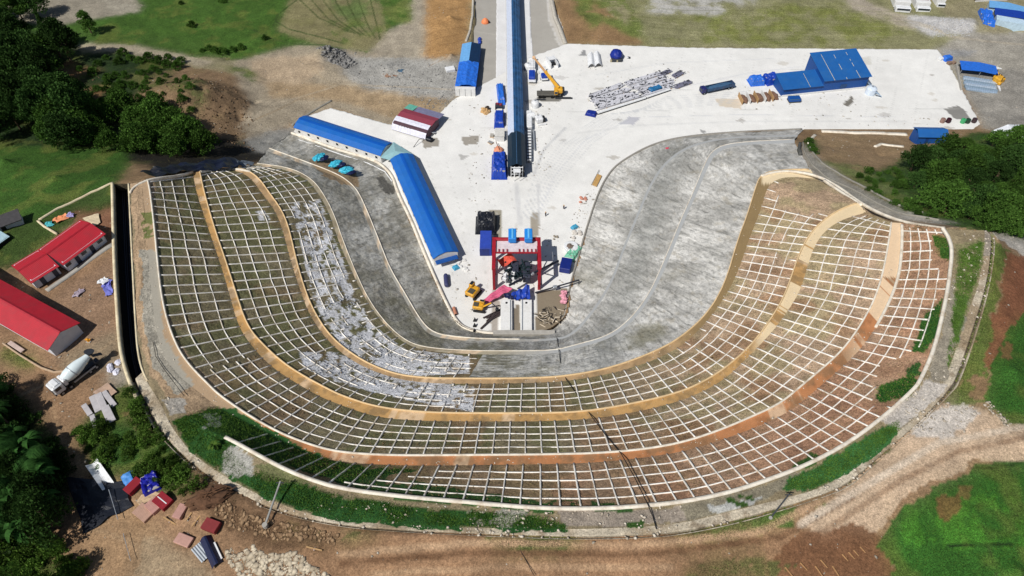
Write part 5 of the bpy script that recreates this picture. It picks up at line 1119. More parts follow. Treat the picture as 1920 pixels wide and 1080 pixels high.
# booth below the floor edge
bo, bl = gseg("blue_booth", (1714, 270), (1772, 269), "small blue gabled hut beside the right-hand trees, below the floor's edge", "hut")
MB().box((-2.4, 0, .9), (4.6, bl * .94, 4.2)).build("wall", M_bwall, bo)
mb = MB(); mb.shell([(-5.2, 2.9), (-2.4, 4.2), (.4, 2.9)], -bl / 2, bl / 2, .1); mb.build("roof", M_bld, bo)
MB().box((-.06, -1.5, 1.1), (.08, 1.0, 2.0)).build("door", mat("door_blue", (14, 60, 120), .6), bo)
for u, v, c, lb in ((1766, 229, (150, 120, 110), "dusty brown drum, leftmost of the drums by the floor's right corner"), (1777, 229, (60, 24, 34), "dark maroon drum on the floor's right corner"), (1804, 230, (70, 170, 110), "green drum on the floor's right corner"), (1813, 230, (36, 70, 50), "dark green drum right of the bright green one"), (1825, 229, (70, 54, 56), "brown drum, rightmost on the floor's corner")):
    r = empty("oil_drum", at(u, v, PZ), 0, lb, "drum", "drums by the floor's right corner"); m = mat("drum_%d_%d_%d" % c, c, .5); MB().lathe([(0, .8), (.32, .8), (.34, .85), (.36, .8), (.66, .8), (.68, .85), (.7, .8), (1, .8)], (0, 0, 0), (0, 0, 1.5), 16).build("barrel", m, r, smooth=True); MB().tube((.3, .3, 1.5), (.3, .3, 1.56), .12, 8).build("bung", M_dark, r)
# material store at the right
r, L = seg("material_store", (1806, 171), (1796, 125), "open material store with blue cover and stacked pale steel sheets beyond the floor's right edge", "material store", z=-.05)
X_ = 12.5
MB().shell([(-.5, 2.6), (X_ / 2, 3.1), (X_, 2.6)], L * .12, L / 2, .1, 3).build("blue_cover", M_tarpb, r)
mb = MB(); [mb.box((x, y, 1.3), (.15, .15, 2.6)) for x in (-.3, X_ / 2, X_ - .3) for y in (L * .14, L * .48)]; build_each(mb, "post", M_steel, r)
for k in range(7): MB().bbox((X_ / 2, -L * .42 + k * L * .075, .5 + .06 * (k % 3)), (X_ * (.92 if k % 2 else .86), L * .068, .7), .05).build("steel_sheets", mat("pale_steel_%d" % (k % 3), ((168, 190, 212), (150, 172, 190), (190, 206, 222))[k % 3], .45, .2, streak=('X', .5)), r)
MB().box((-1.0, 0, .6), (.3, L, 1.2)).build("side_wall", M_grey, r)
MB().box((X_ + .4, -L * .1, .5), (1.4, L * .5, .8), .1).build("white_cover", M_whitem, r)
for (u, v, s_, lb, sd) in ((1862, 140, .8, "small yellow machine part beyond the material store, the upper one", 1), (1869, 156, 1.25, "large yellow drilling head beside the stacked steel sheets", 2)):
    r = empty("yellow_machine", at(u, v, -.05), .4, lb, "machine", "yellow machine parts by the store"); rr_ = random.Random(sd)
    MB().bbox((0, 0, 1.2 * s_), (2.6 * s_, 2.4 * s_, 2.0 * s_), .4).build("body", M_yel, r)
    mb = MB(); [mb.bbox((rr_.uniform(-1.6, 1.6) * s_, rr_.uniform(-1.6, 1.6) * s_, rr_.uniform(.5, 2.2) * s_), (1.1 * s_, 1.0 * s_, .9 * s_), .2, rr_.random()) for _ in range(7)]; build_each(mb, "hydraulic_block", M_yel, r)
    mb = MB(); [mb.tube((rr_.uniform(-1.5, 1.5) * s_, rr_.uniform(-1.5, 1.5) * s_, .4), (rr_.uniform(-1.5, 1.5) * s_, rr_.uniform(-1.5, 1.5) * s_, 2.6 * s_), .12, 6) for _ in range(7)]; mb.build("hoses", M_dark, r)
r = tarp_box("covered_cart", (1768, 113), (1782, 110), 2.6, 1.6, M_tarpb, "small cart with a blue cover at the floor's upper right corner", "cart", seed=19, sag=.1)
mb = MB(); mb.bbox((-.8, -2.4, .5), (1.6, 1.5, .9), .1); mb.box((-2.0, -3.6, .4), (.12, 2.6, .12), .7); mb.build("drawbar", M_whitem, r)
boxes("rubble_crate", (1772, 121), (1786, 119), [("crate", mat("brown_crate", (140, 116, 100), .9, var=.3), [((0, 0, .5), (1.4, 1.6, 1.0)), ((.2, 1.8, .5), (1.4, 1.4, .9), .3)])], "brown crates beside the blue-covered cart", "crate")
# top right vehicles and structures
def boxtruck(a, b, label, wid, band=None, h=2.8):
    r, L = seg("box_truck", a, b, label, "truck", "white trucks parked at the upper right", z=0)
    MB().bbox((0, L * .1, h / 2 + .8), (wid, L * .8, h), .1).build("cargo_box", M_white, r); c = MB().bbox((0, -L * .42, 1.5), (wid * .95, L * .15, 2.0), .2).build("cab", M_whitem, r); MB().box((0, -L * .497, 1.9), (wid * .8, .08, .8)).build("windscreen", M_glass, c)
    for y in (-L * .4, L * .3):
        for s_ in (-1, 1): MB().tube((s_ * wid * .36, y, .5), (s_ * wid * .5, y, .5), .5, 12).build("wheel", M_black, r)
    if band: MB().box((0, -L * .05, h + .85), (wid * .8, L * .22, .08)).build("roof_load", band, r)
    return r
boxtruck((1691, 26), (1676, -12), "wide plain white truck parked at the top edge, left of the maroon-marked one", 6.6)
boxtruck((1729, 26), (1714, -6), "white truck with a maroon panel on its roof", 6.0, mat("maroon_panel", (110, 40, 54), .6))
boxtruck((1762, 18), (1751, 0), "small white truck on grass, rightmost of the white trucks", 3.6)
r, L = seg("pale_blue_hall", (1858, 62), (1858, 12), "pale and dark blue metal hall cut by the right edge near the top", "hall", z=-.05)
MB().box((9, -2, 1.8), (17, L * .42, 3.6)).build("wall", mat("pale_blue_wall", (190, 214, 230), .6), r)
MB().shell([(-.2, 3.6), (9, 4.2), (18, 3.6)], -L * .12, L * .14, .12).build("dark_roof", mat("royal_blue_roof", (18, 60, 160), .5), r)
MB().shell([(-2.2, 3.2), (5, 3.8), (12.4, 3.2)], L * .16, L * .42, .12).build("pale_roof", M_tarpl, r)
MB().box((5, L * .3, 1.6), (14, L * .22, 3.1)).build("rear_wall", mat("pale_blue_wall", (190, 214, 230), .6), r)
tarp_box("covered_scaffold", (1850, 58), (1842, 26), 5.6, 3.4, M_tarpb, "crumpled blue sheeting hanging from scaffold at the hall's left end", "covered scaffold", seed=22, sag=1.2, z=-.05)
r, L = seg("low_wall", (1826, 8), (1886, 4), "low pale wall with a brown roof strip at the top right edge", "wall", z=-.05); MB().box((0, 0, .8), (.4, L, 1.6)).build("masonry", M_white, r); MB().box((-1.6, 0, 1.8), (2.6, L, .15)).build("roof_strip", mat("brown_strip", (140, 100, 84), .8), r)
boxes("white_boundary_wall", (1850, 130), (1935, 136), [("masonry", M_white, [((0, 0, .5), (1.6, 17, 1.0))])], "white boundary kerb running right from the material store", "wall", z=-.05)
MB().box((0, 0, 1.1), (11, 7, 2.2)).build("wall", M_white, (r := empty("white_hut", at(1895, 262, 1.4), .3, "white hut half hidden behind the right-hand trees", "hut"))); MB().shell([(-6, 2.2), (0, 3.6), (6, 2.2)], -4, 4, .12).build("roof", mat("offwhite_roof", (226, 230, 236), .6), r)

# ---- upper left of the floor
r, L = seg("container_row", (873, 180), (885, 96), "long container row with a blue roof coloured lit and shaded by side and a wrinkled blue cover beside the grey road", "container", z=.02)
Wc = 7.4
MB().box((0, 0, 1.5), (Wc, L, 3.0)).build("body", M_bwall, r)
MB().shell([(-Wc / 2 - .1, 3.0), (-Wc / 4, 3.5), (-.02, 3.9)], 2, L / 2 + .3, .08, 4).build("pale_roof", M_tarpl, r)  # sunlit side of the roof put into a paler colour
MB().shell([(.0, 3.9), (Wc / 4, 3.5), (Wc / 2 + .1, 3.0)], 2, L / 2 + .3, .08, 4).build("dark_roof", M_navy, r)  # shaded side of the same roof put into a darker colour
zf = lambda x, y: 3.75 - abs(x) * .22 + .5 * float(vnoise(np.array(x * .9), np.array(y * .9), 4)) + .25 * float(vnoise(np.array(x * 2.4), np.array(y * 2.4), 6))
MB().drape(-Wc / 2 - .2, -L / 2 + 1.3, Wc / 2 + .2, 2.1, zf, 26, 34, .04).build("wrinkled_cover", M_tarpb, r)
MB().box((0, -L / 2 + .5, 1.6), (Wc + .02, 1.6, 3.2)).build("white_end", M_white, r); mb = MB(); [mb.box((x, -L / 2 - .33, 1.6), (.08, .05, 3.0)) for x in (-2.2, 0, 2.2)]; build_each(mb, "panel_joint", M_dsteel, r)
r, L = seg("small_trailer", (836, 138), (853, 135), "small white box trailer on bare earth left of the container row", "trailer", z=0); MB().bbox((0, 0, 1.3), (2.8, L, 1.6), .1).build("box", M_whitem, r); [MB().tube((s_ * 1.0, y, .4), (s_ * 1.35, y, .4), .4, 12).build("wheel", M_black, r) for s_ in (-1, 1) for y in (-.7, .7)]
MB().lathe([(0, 1.7), (.25, 1.65), (.5, 1.35), (.75, .9), (.93, .4), (1, .06)], (0, 0, 0), (0, 0, 2.0), 20).build("shell", mat("orange_dome", (240, 140, 90), .6), (r := empty("orange_dome", at(910, 42, .05), 0, "round orange dome standing alone on the grey road near the top", "dome")), smooth=True); MB().box((1.45, -.5, .5), (.5, .8, .9), .3).build("opening", M_dark, r)
r = empty("blue_bags", at(899, 78, .05), .1, "small heap of blue plastic bags above the container row", "bags"); [MB().blob((.2 * (k % 2), -1.4 + k * 1.0, .4), (1.5, 1.5, 1.1), 10, 6, .2, k).build("bag", M_tarp, r) for k in range(4)]
r = empty("stone_pile", at(884, 88, .2), 0, "small pile of beige boulders at the upper end of the container row", "stone pile"); [MB().blob((math.cos(k * 1.1) * 1.2, math.sin(k * 1.7) * .9, .4), (1.3, 1.2, 1.1), 8, 5, .2, k + 30).build("boulder", mat("beige_stone", (190, 172, 150), .9, var=.3) if k % 3 else M_dsteel, r) for k in range(7)]
# maroon cabins
r, L = seg("maroon_cabin_row", (742, 248), (824, 260), "low cabin block with maroon roof, white front and a small teal patch", "cabin block", z=PZ)
p0 = at(737, 238, 1.2); p1 = at(800, 257, 1.2); dd = (p1 - p0); r.location = ((p0.x + p1.x) / 2, (p0.y + p1.y) / 2, PZ); r.rotation_euler.z = math.atan2(-dd.x, dd.y); L = math.hypot(dd.x, dd.y)
# local -X points up the photograph here
MB().box((-4.6, 0, 1.5), (8.4, L, 3.0)).build("body", mat("grey_side", (96, 70, 80), .7), r)
MB().shell([(-8.9, 3.1), (-6.2, 3.7), (-3.5, 3.45)], -L / 2 - .2, L / 2 + .2, .12, 2).build("maroon_roof", M_maroon, r)
MB().shell([(-3.6, 3.5), (-2.2, 3.25), (-1.0, 2.8), (0, 2.0), (.7, .6)], -L / 2 - .4, L / 2 - .2, .1, 2).build("white_awning", mat("lilac_white", (222, 222, 236), .6), r)
MB().shell([(-12.6, 2.6), (-8.9, 3.1)], -L / 2 + 3.4, L / 2 + .3, .12, 2).build("grey_lean_to", mat("violet_grey_roof", (130, 130, 160), .6, streak=('Y', 1)), r)
MB().shell([(-12.4, 2.8), (-8.9, 3.3)], -L / 2 - .4, -L / 2 + 3.2, .12).build("teal_patch", mat("teal_sheet", (104, 180, 160), .6), r)
mb = MB(); [mb.box((-.4, -L / 2 + 2.5 + k * 1.1, 2.45), (.5, .25, .06), 0, 0, .6) for k in range(5)]; build_each(mb, "dark_mark", M_dsteel, r)
mb = MB(); mb.bbox((.2, L / 2 + 1.2, .7), (1.6, 2.2, 1.3), .2); mb.build("dark_trailer_end", M_black_tarp, r)
r = boxes("white_plate", (818, 246), (809, 254), [("plate", M_whitem, [((0, 0, .5), (1.6, 2.6, .12), 0, .5)]), ("prop", M_dsteel, [((0, .6, .25), (.15, .15, .5))])], "small white plate leaning beside the maroon-roofed cabins", "plate")
MB().path([(-.7, -3.2, .1), (-.2, 0, 1.6), (.4, 2.8, .1)], .1).build("bar", M_dark, (r := empty("steel_hoop", at(788, 268, PZ), -.5, "thin black hoop of bent bar on the floor below the maroon cabins", "hoop")))
# debris with tarp on the bare ground
r = empty("debris_heap", at(738, 140, .5), 0, "heap of broken timber and blue-grey sheet on the bare ground left of the containers", "debris heap"); rr_ = random.Random(8)
mb = MB(); [mb.box((rr_.uniform(-3.5, 1.0), rr_.uniform(-2.4, .8), rr_.uniform(.3, .9)), (rr_.uniform(.8, 2.4), .25, .2), rr_.uniform(-1, 1), rr_.uniform(-.3, .3)) for _ in range(26)]; mb.build("planks", mat("brown_planks", (160, 124, 100), .9, var=.4), r)
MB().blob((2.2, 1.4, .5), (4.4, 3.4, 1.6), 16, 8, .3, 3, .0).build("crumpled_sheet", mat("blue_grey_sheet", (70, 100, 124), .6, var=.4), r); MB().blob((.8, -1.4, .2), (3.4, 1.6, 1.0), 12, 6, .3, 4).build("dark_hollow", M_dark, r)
MB().blob((0, 0, .3), (4.5, 2.0, .9), 12, 6, .2, 2).build("sheet", M_whitem, (r := empty("white_sheet_heap", at(637, 130, .8), 0, "white sheet crumpled on the ground at the foot of the dark rubble", "sheet")))
# ================================================================== LINING GANTRY AND THE TOE OF THE CUTTING
gx0, gx1, gy0, gy1, gh = -5.1, 7.7, 125.4, 136.6, 9.0
g_ = empty("lining_gantry", ((gx0 + gx1) / 2, (gy0 + gy1) / 2, PZ), 0, "tall red steel gantry with two light blue boxes on top, near the tunnel end", "gantry")
hx, hy = (gx1 - gx0) / 2, (gy1 - gy0) / 2
for sx in (-1, 1):
    for sy in (-1, 0, 1): MB().bbox((sx * hx, sy * hy, gh / 2), (.75, .75, gh), .06).build("leg", M_red, g_)
mb = MB(); [mb.bbox((sx * hx, 0, gh), (1.0, hy * 2 + .8, .8), .06) for sx in (-1, 1)]; [mb.bbox((sx * hx, 0, 1.0), (.6, hy * 2 + .6, .6), .06) for sx in (-1, 1)]; build_each(mb, "side_beam", M_red, g_)
mb = MB(); mb.tube((-hx, hy, gh - .1), (hx, hy, gh - .1), .6, 12); mb.bbox((0, hy - 5.2, gh - .2), (hx * 2, .35, .5), .05); build_each(mb, "cross_beam", M_red, g_)
mb = MB()
for sx in (-1, 1):
    mb.tube((sx * hx, -hy, gh - .5), (sx * hx, 0, 1.2), .18); mb.tube((sx * hx, hy, gh - .5), (sx * hx, 0, 1.2), .18)
build_each(mb, "brace", M_red, g_)
MB().box((0, hy - 2.6, gh - .3), (hx * 2 - 1.2, 4.6, .12)).build("deck", mat("gantry_deck", (222, 208, 210), .8, var=.2), g_)
mb = MB(); [mb.box((-hx + 1.4 + k * 1.15, hy - 4.6, gh - .05), (.35, 1.2, .4)) for k in range(10) if k not in (3, 4)]; build_each(mb, "deck_bracket", mat("bracket_red", (150, 60, 70), .7), g_)
for x in (-1.2, 3.4):
    bb = MB().bbox((x, hy + .2, gh + 1.2), (2.3, 4.2, 1.9), .2).build("blue_box", mat("light_blue_box", (40, 140, 226), .5, var=.1), g_); MB().box((x, hy + .2, gh + 2.2), (.5, 3.9, .14)).build("lid_rib", mat("rib_sky", (110, 190, 240), .5), bb)
mb = MB(); rr_ = random.Random(12)
[mb.tube((rr_.uniform(-3.6, 4.6), rr_.uniform(-5, 2), rr_.uniform(1.5, 5)), (rr_.uniform(-3.6, 4.6), rr_.uniform(-5, 2), rr_.uniform(1.5, 5.5)), rr_.uniform(.1, .3), 6) for _ in range(44)]; mb.build("inner_pipework", mat("dark_teal_pipe", (24, 42, 48), .5), g_)
mb = MB(); [mb.bbox((rr_.uniform(-3.4, 3.6), rr_.uniform(-5, 1.6), rr_.uniform(1, 4)), (rr_.uniform(.6, 2), rr_.uniform(.6, 1.8), rr_.uniform(.4, 1.6)), .1, rr_.random() * 3) for _ in range(16)]; build_each(mb, "inner_plate", M_whitem, g_)
mb = MB(); mb.bbox((-.3, -.8, 3.8), (1.8, 4.2, 1.6), .15); mb.bbox((2.9, -1.6, 2.8), (2.2, 6.0, 2.6), .2); build_each(mb, "inner_machine", mat("slate_machine", (54, 58, 74), .6, var=.3), g_)
# orange tarp slung inside, held by the gantry
r = empty("orange_sling", at(950, 488, 5.5), .5, "orange-red cloth slung across the inside of the red gantry", "cloth")
MB().drape(-2.4, -1.6, 2.4, 1.6, lambda x, y: .5 * math.sin(x * 1.3) + .35 * float(vnoise(np.array(x * 1.8), np.array(y * 1.8), 3)), 12, 8, .04).build("cloth", mat("orange_red_cloth", (212, 84, 66), .8, var=.25), r)
tarp_box("covered_pump", (911, 439), (912, 407), 6.2, 3.6, M_black_tarp, "black tarpaulin over bulky plant behind the gantry's left corner", "covered machine", seed=31, sag=.7, base=M_dsteel)
r, L = seg("blue_container", (911, 482), (912, 445), "dark blue container standing left of the red gantry", "container"); MB().bbox((0, 0, 1.7), (3.5, L * .9, 3.3), .08).build("body", mat("container_blue", (34, 62, 158), .5, var=.15, streak=('Y', 2)), r); MB().box((0, 0, 3.42), (3.3, L * .86, .08)).build("roof", mat("container_roof", (50, 76, 176), .5, var=.15), r); MB().box((-.4, -L * .455, 1.6), (2.8, .08, 2.8)).build("door", mat("container_door", (26, 46, 120), .5), r)
r, L = seg("blue_tank_cart", (1058, 513), (1063, 492), "navy blue open box beside the right edge kerb of the floor", "box"); MB().bbox((0, 0, 1.1), (3.2, L, 2.0), .15).build("body", mat("navy_box", (20, 40, 120), .5), r); mb = MB(); [mb.box((-1.7, y, 1.5), (.5, .12, .12)) for y in (-1, 0, 1)]; build_each(mb, "ladder_rung", M_whitem, r); MB().box((0, L / 2 + .3, 1.4), (3.0, .5, .3)).build("white_lip", M_whitem, r)
tarp_box("green_net_heap", (1066, 487), (1084, 462), 3.2, 1.1, M_tealp, "mint green netting draped over the right edge of the floor", "netting", seed=33, sag=.8)
r = empty("mixing_bin", at(1070, 466, PZ), .2, "round whitish mixing bin with a dark hollow by the right kerb", "bin"); MB().lathe([(0, 2.0), (.9, 2.2), (1, 1.9)], (0, 0, 0), (0, 0, 1.2), 18).build("bin", M_whitem, r); MB().blob((-.3, 0, 1.0), (2.6, 2.4, .8), 12, 6, .2, 4).build("contents", mat("bin_contents", (120, 106, 96), .9, var=.5), r)
tarp_box("cyan_bundle", (1072, 430), (1082, 424), 1.5, .8, mat("cyan_tarp", (70, 160, 196), .5), "small cyan bundle near the right kerb above the mixing bin", "bundle", seed=34)
for u, v, s_, c, lb in ((1080, 440, 1, (206, 200, 192), "pale stone sacks near the right kerb, below the cyan bundle"), (1041, 446, .5, (150, 140, 124), "two tiny brown stones right of the gantry"), (1092, 375, .8, (200, 140, 120), "pinkish heap on the floor's right edge above the cyan bundle"), (1268, 0, 0, 0, "")):
    if not s_: continue
    r = empty("sack_heap", at(u, v, PZ), 0, lb, "heap"); [MB().blob((math.cos(k * 2) * 1.3 * s_, math.sin(k * 2.3) * 1.6 * s_, .3), (1.4 * s_, 1.2 * s_, .9 * s_), 9, 5, .2, k + 50).build("sack", mat("sack_%d" % u, c, .9, var=.25), r) for k in range(5)]
r, L = seg("timber_board", (1114, 350), (1124, 330), "ochre timber board with a dark bar leaning at the floor's right edge", "board"); MB().box((0, 0, .5), (1.6, L, .2), 0, 0, .2).build("board", mat("ochre_board", (196, 156, 96), .8), r); MB().tube((-1.0, -L * .5, .4), (-.9, L * .9, .6), .08).build("bar", M_dark, r)
r = empty("red_figure_heap", at(1251, 285, 1.2), 0, "pink-red bundle with a white sheet on the upper right grey slope", "bundle"); MB().blob((.2, .6, .5), (1.8, 1.8, 1.6), 12, 6, .2, 3).build("red_bundle", mat("rose_cloth", (210, 70, 96), .8), r); MB().blob((-.6, -.8, .2), (2.6, 1.4, .8), 10, 6, .25, 5).build("white_sheet", M_whitem, r)
# portal slabs
for x0_, x1_, lb in ((939, 960, "left one of two long white slabs leading to the tunnel end"), (976, 997, "right one of two long white slabs leading to the tunnel end")):
    r, L = seg("invert_slab", ((x0_ + x1_) / 2, 625), ((x0_ + x1_) / 2, 566), lb, "slab", "white slabs at the tunnel end"); wd = (x1_ - x0_) * .152
    MB().bbox((0, 0, .55), (wd, L, 1.1), .08).build("slab", M_white, r); MB().box((wd * .34 if x0_ < 950 else -wd * .34, 0, 1.2), (.22, L * .96, .2)).build("rail", M_steel, r); MB().tube((0, L * .38, 1.1), (0, L * .38, 1.35), .28, 10).build("lifting_eye", M_dark, r)
r, L = seg("portal_beam", (925, 634), (1040, 634), "grey concrete header beam closing the floor at the tunnel end", "beam"); MB().bbox((0, 0, 1.4), (1.4, L, 2.8), .1).build("beam", M_grey, r); MB().box((1.0, 0, .4), (1.0, L * .9, .8)).build("footing", mat("dirty_concrete", (128, 122, 112), .9, var=.25), r)
# draped cloths and booms in front of the gantry
def cloth(name, corners, material, label, z=(0,), cat="cloth", wr=.5, sd=1, n=12):
    C = [at(*c) for c in corners]; o = sum(C, Vector()) / 4; V = []; F = []
    for j in range(n + 1):
        for i in range(n + 1):
            a, b = i / n, j / n; p = C[0].lerp(C[1], a).lerp(C[3].lerp(C[2], a), b) - o
            p.z += wr * (float(vnoise(np.array(a * 5.0), np.array(b * 5.0), sd)) - .5) + wr * .4 * math.sin(a * 17 + b * 3); V.append(tuple(p))
    W = n + 1; m = len(V); V += [(x, y, z_ - .05) for x, y, z_ in V]
    F = [(j * W + i, j * W + i + 1, j * W + W + i + 1, j * W + W + i) for j in range(n) for i in range(n)]; F += [(m + d, m + c_, m + b_, m + a_) for a_, b_, c_, d_0 in F for d in (d_0,)]
    r = empty(name, o, 0, label, cat); mb = MB(); mb.add(V, F); mb.build("sheet", material, r); return r
cloth("pink_tarpaulin", [(896, 569, 1.2), (945, 533, 3.0), (961, 542, 3.0), (912, 570, 1.0)], M_pink, "long pink tarpaulin strip stretched diagonally in front of the gantry", wr=.6, sd=3)
cloth("blue_tarpaulin", [(958, 552, 2.6), (993, 532, 3.4), (994, 560, 2.4), (966, 562, 1.6)], mat("royal_tarp", (36, 72, 176), .5, var=.2), "royal blue tarpaulin at the front right of the gantry's feet", wr=.9, sd=4)
cloth("navy_tarpaulin", [(944, 548, 2.2), (968, 552, 2.4), (966, 562, 1.5), (946, 558, 1.4)], mat("navy_tarp", (16, 26, 72), .5), "narrow navy tarpaulin joining the pink and the royal blue ones", wr=.5, sd=5)
for a, b, rr2, lb in (((1047, 489, 2.2), (955, 535, 4.4), .34, "thick black boom crossing the gantry's front from the right"), ((1086, 525, 3.0), (1003, 549, 1.0), .22, "thinner black boom ending on the right grey slope")):
    p, q = at(*a), at(*b); o = empty("black_boom", (p.x, p.y, 0 + PZ), 0, lb, "boom"); MB().tube(p - o.location, q - o.location, rr2, 8).build("pipe", mat("black_pipe", (26, 30, 44)), o)
    MB().tube((0, 0, 0), p - o.location, .12, 6).build("stand", M_dsteel, o); MB().bbox(tuple(p.lerp(q, .55) - o.location), (1.2, .9, .8), .1, math.atan2((q - p).y, (q - p).x)).build("joint", M_steel, o)
# excavators
def excavator(u, v, rz, label, arm=True, s_=1.0):
    r = empty("excavator", at(u, v, PZ), rz, label, "excavator", "yellow excavators at the toe of the cutting")
    for sx in (-1, 1):
        t = MB().bbox((sx * 1.15 * s_, 0, .42 * s_), (.6 * s_, 3.6 * s_, .8 * s_), .25 * s_).build("track", M_black, r)
    MB().bbox((0, 0, .95 * s_), (1.6 * s_, 1.8 * s_, .4 * s_), .1).build("turntable", M_dsteel, r)
    MB().bbox((0, -.4 * s_, 1.75 * s_), (2.6 * s_, 3.2 * s_, 1.3 * s_), .25 * s_).build("body", M_yel, r); MB().bbox((.2, -1.0 * s_, 2.45 * s_), (1.5 * s_, 1.5 * s_, .3), .08).build("engine_cover", mat("engine_grey", (80, 76, 66), .7), r)
    c = MB().bbox((-.75 * s_, .6 * s_, 2.5 * s_), (1.0 * s_, 1.5 * s_, 1.6 * s_), .15 * s_).build("cab", M_yel, r); MB().box((-.75 * s_, 1.38 * s_, 2.6 * s_), (.8 * s_, .06, 1.1 * s_)).build("windscreen", M_glass, c)
    MB().box((-.75 * s_, .6 * s_, 3.33 * s_), (.7 * s_, 1.1 * s_, .06)).build("roof_glass", M_glass, c)
    if arm:
        a, b, e = Vector((.3, 1.2, 2.0)) * s_, Vector((.3, 3.6, 4.2)) * s_, Vector((.3, 5.4, 2.2)) * s_
        MB().tube(a, b, .32 * s_, 4, .26 * s_).build("boom", M_yel, r); MB().tube(b, e, .24 * s_, 4, .18 * s_).build("stick", M_dsteel, r); MB().bbox(tuple(e + Vector((0, -.2, -.6)) * s_), (1.1 * s_, .9 * s_, 1.0 * s_), .2 * s_).build("bucket", M_dark, r)
    return r
excavator(888, 552, 2.6 - math.pi, "yellow excavator body standing left of the pink tarpaulin strip", False, 1.15)
excavator(900, 580, -1.75, "low yellow excavator with its dark arm reaching right, below the other", True, .95)
r = empty("arm_scrap", at(925, 594, PZ), .5, "dark twisted steel arm lying beside the lower excavator", "scrap"); mb = MB(); rr_ = random.Random(3); [mb.tube((rr_.uniform(-3, 3), rr_.uniform(-1, 1), .4), (rr_.uniform(-3, 3), rr_.uniform(-1, 1), rr_.uniform(.4, 1.2)), .22, 6) for _ in range(12)]; mb.tube((-5, -2.2, .3), (1, 0, .8), .28); mb.build("bars", mat("rusty_dark", (62, 52, 52), .8, var=.4), r)
r = empty("rebar_tangle", at(1040, 598, PZ), 0, "tangle of pale and dark reinforcing bars on the brown patch right of the slabs", "rebar tangle"); mb = MB(); mb2 = MB()
for k in range(70):
    p = Vector((rr_.uniform(-4.5, 3.6), rr_.uniform(-2.4, 3.0), rr_.uniform(.1, .6))); q = p + Vector((rr_.uniform(-2, 2), rr_.uniform(-1.5, 1.5), rr_.uniform(-.1, .7))); (mb if k % 2 else mb2).tube(p, q, rr_.uniform(.05, .13), 5)
tag(mb.build("pale_bars", mat("pale_bars", (220, 206, 184), .8), r), kind="stuff"); tag(mb2.build("dark_bars", M_dark, r), kind="stuff")
r = empty("pink_net_bundle", at(1056, 560, .8), 0, "pink plastic netting bundle at the floor's right edge near the rebar", "bundle"); [MB().blob((0.3 * (k % 2) , -1.4 + k * 1.1, .4), (1.8, 1.4, 1.3), 10, 6, .3, k + 70).build("netting", mat("pale_pink_net", (226, 160, 176), .8, var=.35, scale=4), r) for k in range(4)]
r, L = seg("blue_drum_cart", (838, 540), (836, 518), "narrow navy barrel beside the left kerb of the floor", "barrel"); MB().lathe([(0, .5), (.1, .7), (.9, .7), (1, .5)], (0, -L / 2, .8), (0, L / 2, .8), 14).build("barrel", mat("slate_navy", (60, 64, 104), .6), r); [MB().box((0, y, .25), (1.4, .3, .4)).build("chock", M_wood, r) for y in (-1, 1)]
r, L = seg("fence_frame", (876, 612), (904, 612), "row of three small black triangular frames at the tunnel end", "frame"); [MB().prism([(-.5, 0), (.5, 0), (0, 1.5)], -L / 2 + k * L / 2.2, -L / 2 + k * L / 2.2 + .5, 'X').build("triangle", M_dark, r) for k in range(3)]
r = empty("clay_pipe", at(853, 585, PZ), .3, "short terracotta pipe lying near the lower left kerb", "pipe"); MB().tube((0, -1.3, .45), (0, 1.3, .45), .45, 12).build("pipe", mat("terracotta", (190, 130, 104), .8), r); MB().tube((0, -1.32, .45), (0, -1.31, .45), .36, 12).build("bore", M_dark, r)
tarp_box("turquoise_heap", (850, 505), (860, 500), 1.6, .8, mat("cyan_tarp", (70, 160, 196)), "small turquoise bundle at the foot of the lower long shed", "bundle", seed=35)
r = empty("rag_heap", at(866, 500, PZ), 0, "heap of pale rags at the lower end of the long blue-roofed shed", "heap"); [MB().blob((math.cos(k) * 1.4, -1.6 + k * .8, .2), (1.6, 1.1, .7), 9, 5, .3, k + 80).build("rag", M_white, r) for k in range(6)]
# turquoise tarps on the left end slope
for u, v, z, rz, lb, sd in ((598, 296, 5.5, .8, "crumpled turquoise tarpaulin on the earth slope, upper one of three", 41), (630, 308, 5.6, .6, "turquoise and navy tarpaulin in the middle of three on the earth slope", 42), (650, 320, 5.6, .3, "lowest turquoise tarpaulin, half over a black hollow", 43)):
    r = empty("turquoise_tarpaulin", at(u, v, z), rz, lb, "tarpaulin", "turquoise tarpaulins on the earth slope")
    MB().blob((0, 0, .2), (4.4, 2.6, 1.8), 18, 10, .22, sd).build("folds", mat("turquoise_tarp", (64, 186, 214), .5, var=.3, scale=1.5), r); MB().blob((1.2, -1.4, .0), (3.2, 2.0, 1.2), 12, 6, .2, sd + 9).build("shadowed_fold", mat("navy_tarp", (16, 26, 72)), r)  # lower fold's shade is put into its dark navy colour
